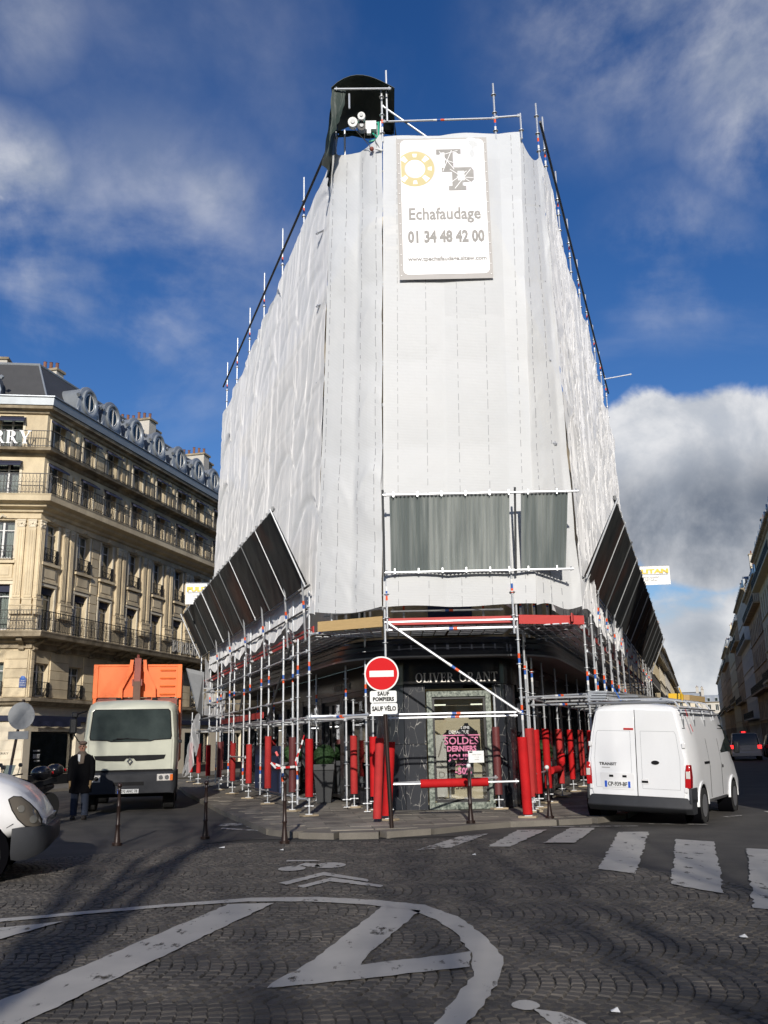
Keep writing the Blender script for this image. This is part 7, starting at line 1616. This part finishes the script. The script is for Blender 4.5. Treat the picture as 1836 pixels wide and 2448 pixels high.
# bumper, lamps, plate
loft(tk, [cs(-.45, [(1.20, .44), (1.22, .6), (1.22, 1.02)]), cs(-.05, [(1.18, .44), (1.2, .6), (1.2, 1.03)]), cs(.10, [(1.12, .45), (1.14, .6), (1.13, .98)]), cs(.15, [(1.02, .47), (1.05, .6), (1.04, .94)])], 'bumper', 'grey_pl', ang=40)
lbox(tk, -1.08, 1.08, .0, .06, .985, 1.05, 'bumper_shadow_strip', 'ink')
for s in (-1, 1):
    o = lbox(tk, *sorted((s * .70, s * 1.10)), .10, .165, .76, .93, 'headlamp', 'lamp_clear', bev=.01)
    for x in (.80, .95): b = B(); b.disc((s * x, .17, .845), (0, 1, 0), .055, .02, 14); b.build('lamp_bowl', 'chrome', o, local=True)
    lbox(tk, *sorted((s * 1.03, s * 1.10)), .15, .172, .77, .92, 'indicator', 'lamp_amber', par=o)
lbox(tk, -.38, .38, .15, .156, .66, .75, 'air_slot', 'ink')
pl = lbox(tk, -.26, .26, .157, .168, .47, .575, 'number_plate', 'plate', bev=.003); lbox(tk, .225, .262, .1685, .170, .472, .573, 'plate_band', 'plate_blue', par=pl)
FT = lambda x, z, y=.1705: Matrix.Translation((x, y, z)) @ Matrix.Rotation(PI, 4, 'Z') @ Matrix.Rotation(PI / 2, 4, 'X')
text('lettering', '292 ANC 78', .095, 'ink', pl, FT(-.02, .522), sx=.82, local=True, bold=.001)
for s in (-1, 1):
    for y in (-.95, -4.4): wheel(tk, s * 1.0, y, .48, .30, s)
lbox(tk, -1.0, 1.0, -6.2, -.3, .75, .95, 'chassis', 'ink')
lbox(tk, -1.1, 1.1, -.9, -.5, .35, .5, 'step_panel', 'ink')
# mirrors on the camera's left of the cab
tub(tk, [(1.15, -.1, 2.55), (1.35, .02, 2.48), (1.42, .05, 2.38)], [.02, .03, .05], 'mirror_arm', 'ink'); lbox(tk, 1.36, 1.54, .0, .08, 1.98, 2.36, 'mirror', 'dark_pl', bev=.035); lbox(tk, 1.34, 1.5, .0, .12, 2.38, 2.52, 'mirror', 'dark_pl', bev=.03); tub(tk, [(1.43, .04, 1.98), (1.3, 0, 1.78), (1.16, -.05, 1.75)], .015, 'mirror_arm', 'ink')
lbox(tk, -1.3, -1.2, -.1, -.0, 1.7, 1.78, 'small_mirror', 'dark_pl', bev=.01)
# skip body
SK = [(-1.19, 2.95), (1.22, 2.95), (1.22, 3.82), (-1.19, 3.82)]
lbox(tk, -1.17, 1.17, -1.93, -1.88, 2.98, 3.86, 'skip_front', 'orange')
for s in (-1, 1): lbox(tk, *sorted((s * 1.09, s * 1.22)), -1.98, -1.85, 2.95, 3.9, 'skip_post', 'orange', bev=.008); lbox(tk, *sorted((s * 1.16, s * 1.21)), -6.4, -1.98, 1.2, 3.86, 'skip_side', 'orange')
lbox(tk, -1.2, 1.2, -1.97, -1.86, 3.84, 3.90, 'skip_rail', 'orange', bev=.006); lbox(tk, 1.12, 1.2, -1.98, -1.86, 1.1, 2.97, 'skip_post', 'orange')
lbox(tk, -1.1, 1.1, -2.0, -1.95, 1.3, 2.96, 'skip_lower_front', 'rust_red')
for s in (-1, 1):
    b = B(); b.extr_y([(s * x, z) for x, z in ((.13, 4.02), (.22, 4.02), (.25, 3.75), (.50, 3.25), (.52, 2.9), (.40, 2.9), (.40, 3.2), (.15, 3.7))][::s], -1.87, -1.72); b.build('lifting_rib', 'orange', tk, smooth=False, local=True)
b = B(); b.extr_y([(-.42, 2.98), (.42, 2.98), (.38, 3.25), (.15, 3.72), (-.15, 3.72), (-.38, 3.25)], -1.875, -1.84); b.build('front_gusset', 'orange', tk, smooth=False, local=True)
lbox(tk, -.09, .09, -1.70, -1.5, 3.36, 4.05, 'hook_arm', 'rust_red', bev=.008); lbox(tk, -.1, .1, -1.72, -1.48, 2.7, 3.40, 'hook_arm', mat('brown arm paint', (.12, .055, .03), .6, var=.3, vscale=5), bev=.008)
tub(tk, [(0, -1.6, 4.03), (0, -1.6, 4.15)], .04, 'hook', 'rust_red'); tub(tk, [(-.2, -1.75, 3.95), (0, -1.72, 4.02), (.2, -1.75, 3.95)], .015, 'lift_bar', 'steel_d'); 
for s in (-1, 1): lbox(tk, *sorted((s * .1, s * .135)), -1.72, -1.5, 3.28, 3.46, 'arm_pin', 'rust_red')
for k in range(4): z = 3.06 + k * .225; tub(tk, [(-.62, -1.87, z), (-.62, -1.82, z), (-1.03, -1.82, z), (-1.03, -1.87, z)], .012, 'rung', 'orange', 5)
for s in (-1, 1): lbox(tk, *sorted((s * .42, s * .55)), -1.8, -1.6, 2.78, 2.96, 'buffer', 'ink')
# --- cars down the shaded street
def car(root, Lc, Wc, Hc, mt, sup=.55, taxi=False, brake=False, platec=True):
    w = Wc / 2; zb = .28; belt = Hc * .56
    loft(root, [[(x * w * k, y, z) for x, z in ((.9, zb), (1, zb + .12), (1.0, belt * .8), (.96, belt), (.5, belt + .01), (-.5, belt + .01), (-.96, belt), (-1, belt * .8), (-1, zb + .12), (-.9, zb))] for y, k in ((-Lc / 2, .90), (-Lc / 2 + .12, .99), (0, 1.0), (Lc / 2 - .5, .98), (Lc / 2, .86))], 'body', mt, ang=40)
    g = loft(root, [[(x * w, y, belt + z * (Hc - belt)) for x, z in ((.93, 0), (.87, .5), (.78, .93), (.6, 1), (-.6, 1), (-.78, .93), (-.87, .5), (-.93, 0))] if y not in (ya, yd) else [(x * w, y, belt + z * .02) for x, z in ((.93, 0), (.87, .5), (.78, .93), (.6, 1), (-.6, 1), (-.78, .93), (-.87, .5), (-.93, 0))] for ya, yd in ((-Lc / 2 + .08, Lc * .28),) for y in (ya, -Lc / 2 + .38, Lc * .05, yd)], 'cabin', 'car_glass', ang=40)
    lbox(root, -.72 * w, .72 * w, -Lc / 2 + .42, Lc * .04, Hc - .015, Hc + .02, 'roof', mt, bev=.01)
    for s in (-1, 1):
        tub(root, [(s * .93 * w, -Lc / 2 + .06, belt), (s * .84 * w, -Lc / 2 + .30, (belt + Hc) / 2), (s * .76 * w, -Lc / 2 + .44, Hc - .01)], .035, 'pillar', mt)
        lbox(root, *sorted((s * .74 * w, s * 1.0 * w)), -Lc / 2 - .01, -Lc / 2 + .14, belt * .78, belt * 1.02, 'tail_lamp', 'brake' if brake else 'lamp_red', bev=.01)
        for y in (-Lc * .29, Lc * .30): wheel(root, s * (w - .09), y, .31, .19, s)
    lbox(root, -.96 * w, .96 * w, -Lc / 2 - .05, -Lc / 2 + .2, .26, .52, 'rear_bumper', mt if mt != 'silver' else 'silver', bev=.03)
    p = lbox(root, -.25, .25, -Lc / 2 - .03, -Lc / 2 - .005, belt * .70, belt * .70 + .11, 'number_plate', 'plate')
    if brake: lbox(root, -.22, .22, -Lc / 2 + .36, -Lc / 2 + .4, Hc - .10, Hc - .05, 'high_brake_lamp', 'brake')
    if taxi: lbox(root, -.22, .22, -.9, -.75, Hc + .02, Hc + .15, 'taxi_sign', 'lamp_red', bev=.02); lbox(root, -.12, .12, -.91, -.9, Hc + .04, Hc + .12, 'taxi_lamp', 'brake')
t = thing('taxi', 'silver estate taxi braking in the shaded street, red roof sign', 'car', (22.7, 59.5, 0), rad(-18.4)); car(t, 4.6, 1.8, 1.62, 'silver', taxi=True, brake=True)
t = thing('parked_car', 'black car just left of the silver taxi', 'car', (24.6, 70, 0), rad(-18.4)); car(t, 4.3, 1.75, 1.45, 'black_car')
t = thing('parked_car', 'black car parked by the right kerb next to the taxi', 'car', (26.9, 64.5, 0), rad(-18.4)); car(t, 4.3, 1.75, 1.5, 'black_car')
t = thing('parked_car', 'dark car far down the shaded street beyond the taxi', 'car', (29.8, 84, 0), rad(-18.4)); car(t, 4.3, 1.75, 1.48, 'black_car')
t = thing('parked_car', 'pale car far behind the black one, left lane', 'car', (29.2, 90, 0), rad(-18.4)); car(t, 4.2, 1.75, 1.5, 'silver', brake=True)
# --- motorcycles parked at the left
def moto(root, case=True, seed=0):
    r_ = random.Random(seed); ins = []
    for y in (-.68, .70):
        b = B(); b.rings([[(dx, y + rr * cos(2 * PI * k / 22), .31 + rr * sin(2 * PI * k / 22)) for k in range(22)] for dx, rr in ((-.055, .22), (-.06, .28), (-.03, .31), (.03, .31), (.06, .28), (.055, .22))]); o = b.build('wheel', 'rubber', root, local=True)
        b = B(); b.disc((0, y, .31), (1, 0, 0), .2, .07, 16); b.build('rim', 'rim', o, local=True)
    tub(root, [(.06, .70, .31), (.07, .58, .75), (.06, .50, 1.0)], .025, 'fork', 'rim'); tub(root, [(-.06, .70, .31), (-.07, .58, .75), (-.06, .50, 1.0)], .025, 'fork', 'rim')
    b = B(); b.rings([[(x * w, y, z + zz * h) for x, zz in ((.8, 0), (1, .5), (.6, 1), (-.6, 1), (-1, .5), (-.8, 0))] for y, w, z, h in ((-.75, .10, .72, .10), (-.3, .17, .55, .32), (.1, .2, .45, .5), (.38, .16, .6, .42), (.5, .09, .8, .2))]); b.build('body', 'black_car', root, local=True)
    b = B(); b.rings([[(x * w, y, z + zz * .1) for x, zz in ((1, 0), (.8, 1), (-.8, 1), (-1, 0))] for y, w, z in ((-.82, .10, .86), (-.4, .16, .80), (.05, .14, .80), (.2, .08, .88))]); b.build('seat', 'dark_pl', root, local=True)
    lbox(root, -.14, .14, -.25, .25, .28, .55, 'engine', 'rim', bev=.03)
    tub(root, [(.36, .38, 1.08), (.2, .46, 1.06), (0, .48, 1.02), (-.2, .46, 1.06), (-.36, .38, 1.08)], .016, 'handlebar', 'ink')
    for s in (-1, 1):
        tub(root, [(s * .26, .44, 1.06), (s * .33, .44, 1.25)], .008, 'mirror_stem', 'ink', 5); b = B(); b.ball((s * .34, .44, 1.28), .065, 10, 6, 0, (1.1, .35, .75)); b.build('mirror', 'dark_pl', root, local=True)
    b = B(); b.rings([[(x, .56 + .12 * (1 - abs(x) / .2) * 1 - (z - .9) * .35, z) for x in (-.18, -.1, 0, .1, .18)] for z in (.86, 1.08, 1.28)], closed=False, cap=False); b.build('windshield', 'dark_glass', root, local=True)
    b = B(); b.ball((0, .64, .86), .09, 12, 8, 0, (1, .6, 1)); b.build('headlight', 'lamp_clear', root, local=True)
    tub(root, [(.14, -.1, .3), (.17, -.6, .34), (.17, -.95, .42)], .04, 'exhaust', 'rim')
    if case:
        b = B(); b.ball((0, -.82, 1.12), .22, 14, 9, 0, (1.0, .95, .72)); c = b.build('top_case', 'black_car', root, local=True); lbox(root, -.14, .14, -1.045, -1.0, 1.09, 1.15, 'reflector', 'lamp_red', par=c, bev=.01)
mlab = ['motorcycle with a round black top case, nearest the man', 'dark scooter in the middle of the parked motorcycles', 'dark motorcycle with mirrors at the left edge', 'black motorcycle behind the others by the sign post']
for i, (x, y, rz) in enumerate(((-7.85, 19.3, 152), (-8.75, 19.7, 158), (-9.7, 19.9, 165), (-8.4, 21.6, 150))):
    t = thing('motorcycle', mlab[i], 'motorcycle', (x, y, 0), rad(rz), 'motorcycles parked at the left'); moto(t, i in (0, 3), i)
# ================================================================= street furniture, plants, person, trees
BOLL = [(.0, .085), (.045, .085), (.05, .06), (.12, .05), (.22, .038), (.3, .034), (.33, .044), (.35, .034), (.62, .03), (.64, .038), (.66, .03), (.88, .027), (.9, .036), (.915, .028), (.94, .024)]
def bollard(x, y, z0, label, h=1.0, ball=False):
    r = thing('bollard', label, 'bollard', (x, y, z0), 0, 'thin cast-iron bollards')
    b = B(); b.lathe([(rr, zz * h) for zz, rr in BOLL], 14); b.build('post', 'bollard', r, local=True)
    b = B(); b.ball((0, 0, .985 * h), .045, 12, 8); b.build('knob', 'sheet_white' if ball else 'bollard', r, local=True); return r
bollard(-4.70, 16.33, 0, 'brown bollard in front of the truck plate'); bollard(-3.34, 17.1, 0, 'brown bollard second from the left, by the kerb', .98)
bollard(-1.79, 16.02, 0.0, 'brown bollard with danger tape beside the scaffold feet', 1.08)
bollard(1.52, 17.95, ZPV, 'white-topped bollard in front of the shop window', 1.06, True); bollard(3.13, 18.6, ZPV, 'white-topped bollard beside the white van', .98, True)
# small notice fixed to the white-topped bollard
r = thing('notice_board', 'small white notice card on a stick at the white-topped bollard', 'sign', (1.50, 17.99, ZPV))
b = B(); b.box(1.53, 1.83, 18.0, 18.012, 1.20, 1.42); nb = b.build('card', 'sheet_white', r, smooth=False); b = B(); b.path([(1.56, 18.02, .3), (1.56, 18.02, 1.42)], .008, 6); b.build('stick', 'steel_d', r)
b = B(); b.box(1.55, 1.61, 17.995, 18.0, 1.385, 1.41); b.build('logo', 'ink', r, smooth=False)
for i, s in enumerate(('Oliver Grant', 'l i n e', 'soldes')): text('lettering', s, .035, 'grey_ink', r, face_m((1.69, 17.996, 1.35 - i * .045), 180))
# no-entry sign
sg = thing('no_entry_sign', 'red no entry disc with SAUF POMPIERS and SAUF VELO plates on a brown post', 'sign', (.0, 17.3, ZPV))
SZ = 2.87; sx_, sy_ = -.11, 17.2
b = B(); b.disc((sx_, sy_, SZ), (0, 1, 0), .325, .02, 40); b.build('disc_rim', 'sheet_white', sg)
b = B(); b.disc((sx_, sy_ - .0125, SZ), (0, 1, 0), .298, .006, 40); b.build('red_disc', 'sheet_red', sg)
b = B(); b.box(sx_ - .228, sx_ + .228, sy_ - .0205, sy_ - .016, SZ - .058, SZ + .058); b.build('white_bar', 'sheet_white', sg, smooth=False)
def rplate(cx, cz, w, h, y=sy_):
    P = []
    for ux, uz, a0 in ((1, 1, 0), (-1, 1, 90), (-1, -1, 180), (1, -1, 270)):
        for k in range(5): a = rad(a0 + k * 22.5); P.append((cx + ux * (w / 2 - .03) + .03 * cos(a), cz + uz * (h / 2 - .03) + .03 * sin(a)))
    b = B(); b.extr_y(P[::-1], y - .01, y + .01); return b.build('plate', 'sheet_white', sg)
p1 = rplate(-.085, 2.445, .50, .215); text('lettering', 'SAUF', .098, 'ink', p1, face_m((-.085, sy_ - .012, 2.497), 180), bold=.005, sx=.9, spacing=1.1); text('lettering', 'POMPIERS', .098, 'ink', p1, face_m((-.085, sy_ - .012, 2.397), 180), bold=.005, sx=.88, spacing=1.05)
p2 = rplate(-.075, 2.225, .50, .20); text('lettering', 'SAUF VÉLO', .112, 'ink', p2, face_m((-.075, sy_ - .012, 2.222), 180), bold=.005, sx=.80, spacing=1.0)
b = B(); b.path([(-.09, 17.26, 2.95), (.02, 17.3, ZPV)], .040, 14); b.build('post', 'bollard', sg); b = B(); b.path([(-.0735, 17.24, 2.6), (.02, 17.28, ZPV)], .006, 5)
for z in (2.6, 2.8): b = B(); b.box(-.15, -.03, 17.215, 17.30, z, z + .03); b.build('bracket', 'steel', sg, smooth=False)
# sign seen from behind on the left
bs = thing('sign_from_behind', 'grey back of a round sign on a dark post among the motorcycles', 'sign', (-9.65, 22.6, 0))
b = B(); b.disc((-9.05, 22.7, 2.42), (0, 1, 0), .33, .015, 36); b.build('disc_back', 'alu', bs); b = B(); b.path([(-9.04, 22.75, 2.82), (-9.38, 22.75, 0.0)], .035, 10); b.build('post', 'bollard', bs)
b = B(); b.box(-9.34, -8.84, 22.69, 22.71, 1.86, 2.05); b.build('plate_back', 'alu', bs, smooth=False, bev=.004)
# planters with clipped balls of box
pm = thing('planter', 'tall charcoal planter with a clipped ball of box by the shop door', 'planter', (-1.72, 24.7, ZPV), 0, 'planters with clipped box balls')
b = B(); b.rings([[(x * w, y * w, z) for x, y in ((1, 1), (-1, 1), (-1, -1), (1, -1))] for w, z in ((.18, 0), (.27, .82), (.285, .83), (.285, .98), (.25, .98), (.25, .9))], cap=True); b.build('pot', 'planter', pm, smooth=False, local=True, bev=.008)
b = B(); rl = random.Random(5)
for i in range(2600):
    v = Vector((rl.gauss(0, 1), rl.gauss(0, 1), rl.gauss(0, 1))).normalized(); c = v * (.285 + rl.uniform(-.02, .015)) + Vector((0, 0, 1.18)); u = Vector((rl.uniform(-1, 1), rl.uniform(-1, 1), rl.uniform(-1, 1))).cross(v).normalized() * .014; w = v.cross(u).normalized() * .02 + v * .008
    b.add([c - u, c + w, c + u, c - w], [(0, 1, 2, 3)])
b.ball((0, 0, 1.18), .26, 16, 10); b.build('box_ball', 'box_hedge', pm, smooth=False, local=True, fixn=False)
dup(pm, (-2.95, 28.2, ZPV), .1, 'planter with box ball further along the shop front, behind the scaffold feet'); dup(pm, (-4.1, 31.8, ZPV), .2, 'farthest planter with a box ball beside the shop front'); dup(pm, (4.0, 24.4, ZPV), -.3, 'planter with box ball at the right-hand shop door')
# green barrier and blue sheeting far left
gb = thing('green_barrier', 'low bright green barrier with a clear bag behind the truck', 'barrier', (-8.3, 33.0, .0))
for P in ([(-8.55, 33, .05), (-8.45, 33, .95), (-7.9, 33, 1.0), (-7.85, 33, .05)], [(-8.5, 33, .6), (-7.88, 33, .6)], [(-7.95, 33, .05), (-7.75, 33.2, .05)]): b = B(); b.path(P, .03, 6); b.build('rail', 'green_c', gb)
b = B(); b.ball((-8.2, 33.1, .25), .28, 10, 7, 0, (1.2, .8, .9)); tag(b.build('plastic_bag', 'net_grey'), 'crumpled clear bag at the foot of the green barrier', 'bag')
bb = B(); bb.box(-4.05, -3.4, 27.6, 27.66, .14, 1.5); 
o = thing('blue_hoarding', 'dark blue sheeting behind the padded feet on the left', 'hoarding', tuple(lp(8.6, -1.0, ZPV)))
b = B(); q0, q1 = lp(8.0, -1.1), lp(12.0, -1.1); b.prism([(q0.x, q0.y), (q1.x, q1.y), (q1.x + .03, q1.y), (q0.x + .03, q0.y)], ZPV, 1.55); b.build('blue_sheet', 'blue_bag', o, smooth=False)
# --- man in a black coat and cap
MP = Vector((-7.32, 22.2, 0)); man = thing('person', 'man in a long black coat, flat cap and scarf standing beside the truck', 'person', MP, rad(8))
def skin_body():
    me = bpy.data.meshes.new('body'); 
    J = {'pel': (0, 0, .95), 'wst': (0, 0, 1.12), 'chs': (0, 0, 1.32), 'nk0': (0, 0, 1.46), 'nk1': (0, -.01, 1.54), 'hd': (0, -.02, 1.64), 'hdt': (0, -.01, 1.73)}
    names = list(J); V = [J[n] for n in names]; E = [(0, 1), (1, 2), (2, 3), (3, 4), (4, 5), (5, 6)]; R = [.15, .14, .16, .07, .055, .09, .075]
    def ch(start, pts, rs_):
        k = start
        for p, r in zip(pts, rs_): V.append(p); R.append(r); E.append((k, len(V) - 1)); k = len(V) - 1
        return k
    for s in (-1, 1):
        ch(0, [(s * .10, 0, .88), (s * .115, -.01, .5), (s * .13, .0, .1), (s * .14, -.12, .05)], [.10, .07, .05, .04])
        k = ch(2, [(s * .17, 0, 1.40), (s * .225, .01, 1.12), (s * .235, -.05, .88), (s * .235, -.07, .80)], [.075, .052, .036, .034])
        for f in range(4): ch(k, [(s * (.235 + .0) + (f - 1.5) * .004, -.085 + (f - 1.5) * .018, .745), (s * .232, -.085 + (f - 1.5) * .018, .70 - .008 * (f % 3))], [.0105, .009])
        ch(k, [(s * .215, -.11, .77), (s * .21, -.12, .735)], [.011, .010])
    me.from_pydata(V, E, []); o = bpy.data.objects.new('body', me); COL.objects.link(o); md = o.modifiers.new('s', 'SKIN'); 
    for i, r in enumerate(R): me.skin_vertices[0].data[i].radius = (r, r * (.78 if i in (0, 1, 2) else 1.0)); me.skin_vertices[0].data[i].use_root = (i == 0)
    sb = o.modifiers.new('ss', 'SUBSURF'); sb.levels = 1; sb.render_levels = 1
    bpy.context.view_layer.update(); dg = bpy.context.evaluated_depsgraph_get(); m2 = bpy.data.meshes.new_from_object(o.evaluated_get(dg)); bpy.data.objects.remove(o)
    m2.materials.clear(); m2.materials.append(M['skin']); m2.materials.append(M['glove']); m2.materials.append(M['jean'])
    for p in m2.polygons:
        z = p.center.z; p.material_index = 1 if (z < .9 and abs(p.center.x) > .19) else (2 if z < .95 else 0)
    m2.shade_smooth(); return m2
bo = inst(skin_body(), 'body', man, (0, 0, 0))
b = B(); R = []
for z, w, d, fy in ((.60, .255, .17, 0), (.72, .25, .165, 0), (.95, .235, .155, 0), (1.12, .225, .145, 0), (1.3, .235, .15, 0), (1.40, .235, .13, 0), (1.46, .19, .11, 0), (1.50, .10, .085, 0), (1.53, .085, .08, 0)):
    R.append([(w * cos(2 * PI * k / 28) * (1 + .03 * sin(k * 2.2 + z * 9)), d * sin(2 * PI * k / 28) + fy, z) for k in range(28)])
b.rings(R, cap=False); b.build('coat', 'coat', man, local=True, ang=70)
for s in (-1, 1):
    b = B(); b.path([(s * .17, 0, 1.42), (s * .235, .0, 1.3), (s * .25, .01, 1.1), (s * .25, -.035, .94), (s * .247, -.05, .87)], [.07, .078, .07, .06, .056], 12); b.build('coat_sleeve', 'coat', man, local=True, ang=70)
    b = B(); b.path([(s * .10, 0, .78), (s * .118, -.01, .5), (s * .128, .0, .16), (s * .13, -.01, .08)], [.105, .092, .08, .082], 14); b.build('trouser_leg', 'jean', man, local=True, ang=70)
    b = B(); b.rings([[(s * .13 + w * cos(2 * PI * k / 12), -.06 + d * sin(2 * PI * k / 12), z) for k in range(12)] for z, w, d in ((0, .05, .145), (.03, .055, .15), (.07, .048, .12), (.1, .04, .07))]); b.build('shoe', 'shoe', man, local=True)
b = B(); b.rings([[(w * cos(2 * PI * k / 16), -.03 + d * sin(2 * PI * k / 16), z) for k in range(16)] for z, w, d in ((1.44, .13, .12), (1.50, .11, .11), (1.55, .075, .085))]); b.build('scarf', 'scarf', man, local=True)
b = B(); b.extr_y([(-.05, 1.25), (.07, 1.27), (.09, 1.48), (-.07, 1.49)], -.165, -.13); b.build('scarf_end', 'scarf', man, local=True, bev=.01); b = B(); b.extr_y([(-.06, 1.33), (-.02, 1.3), (-.01, 1.47), (-.07, 1.48)], -.172, -.166); b.build('shirt_collar', 'sheet_white', man, local=True)
b = B(); b.ball((0, 0, 1.735), .1, 14, 8, 0, (1.02, 1.12, .52)); b.rings([[(.07 * cos(PI * k / 8), -.09 - .06 * sin(PI * k / 8), z) for k in range(9)] + [(-.07, -.05, z), (.07, -.05, z)] for z in (1.705, 1.718)]); b.build('flat_cap', 'cap', man, local=True)
b = B(); b.path([(0, -.095, 1.665), (0, -.125, 1.625), (0, -.10, 1.61)], [.012, .018, .01], 6); b.build('nose', 'skin', man, local=True)
for s in (-1, 1):
    b = B(); b.ball((s * .087, -.0, 1.64), .028, 8, 6, 0, (.45, .8, 1.2)); b.build('ear', 'skin', man, local=True); b = B(); b.ball((s * .032, -.098, 1.66), .014, 8, 6); b.build('eye', 'ink', man, local=True)
b = B(); b.box(-.025, .025, -.103, -.095, 1.575, 1.583); b.build('mouth', 'sleeve_d', man, local=True)
# --- bare plane trees behind the camera (their branches dapple the square)
def tree_mesh(seed, H):
    rt = random.Random(seed); b = B(); nseg = [0]
    def grow(p, d, ln, r, lev):
        n = 3; pts = [p]; rr = [r]; q = p; dd = d
        for i in range(n):
            dd = (dd + Vector((rt.uniform(-1, 1), rt.uniform(-1, 1), rt.uniform(-.5, .9))) * .16).normalized(); q = q + dd * ln / n; pts.append(q); rr.append(r * (1 - .35 * (i + 1) / n))
        b.path(pts, rr, 6 if lev < 2 else (4 if lev < 4 else 3), 0, cap=False)
        if lev >= 6: return
        k = (3 if lev < 3 else 2) + (rt.random() < .6)
        for i in range(k):
            t = rt.uniform(.45, 1.0) if i else 1.0; base = pts[-1] if i == 0 else pts[1 + int(t * 2)]
            a1 = rt.uniform(0, 2 * PI); o = dd.orthogonal().normalized(); o.rotate(Matrix.Rotation(a1, 3, dd)); sp = rt.uniform(.35, .8) if i else rt.uniform(.05, .3)
            grow(base, (dd + o * sp + Vector((0, 0, .12))).normalized(), ln * rt.uniform(.62, .82), rr[-1] * rt.uniform(.55, .8), lev + 1)
    grow(Vector((0, 0, 0)), Vector((0, 0, 1)), H * .30, .26, 0); return b
TR = [(-7.5, -3.5, 0, 0), (-2.8, -9.0, 1, 1.1), (-13.0, 1.5, 2, 2.4), (-12.5, -8.5, 0, 3.9), (3.2, -15.5, 1, 2.9), (-17.5, 12.0, 1, .6), (-20.5, 20.5, 2, 1.9), (-.2, -22.5, 0, 4.4)]
tmesh = []
for k in range(3):
    b = tree_mesh(11 + k * 5, 17.5); v = list(b.v); tmesh.append(b)
labs = ['bare plane tree just behind the camera on the left', 'bare plane tree behind the camera', 'bare plane tree beside the square on the left', 'second-row bare tree behind the camera, left', 'bare tree behind the camera to the right', 'bare tree left of the picture by the van', 'bare tree left of the motorcycles, outside the picture', 'farthest bare tree behind the camera']
tm = [b.data('crown', 'bark', smooth=False, fixn=False) for b in tmesh]
for (x, y, k, rz), lab in zip(TR, labs):
    t = thing('plane_tree', lab, 'tree', (x, y, 0), rz, 'bare trees round the square'); inst(tm[k], 'crown', t, (0, 0, 2.5)); b = B(); b.path([(0, 0, 0), (0, 0, 1.2), (0, 0, 2.7)], [.34, .28, .26], 10); b.build('trunk', 'bark', t, local=True)
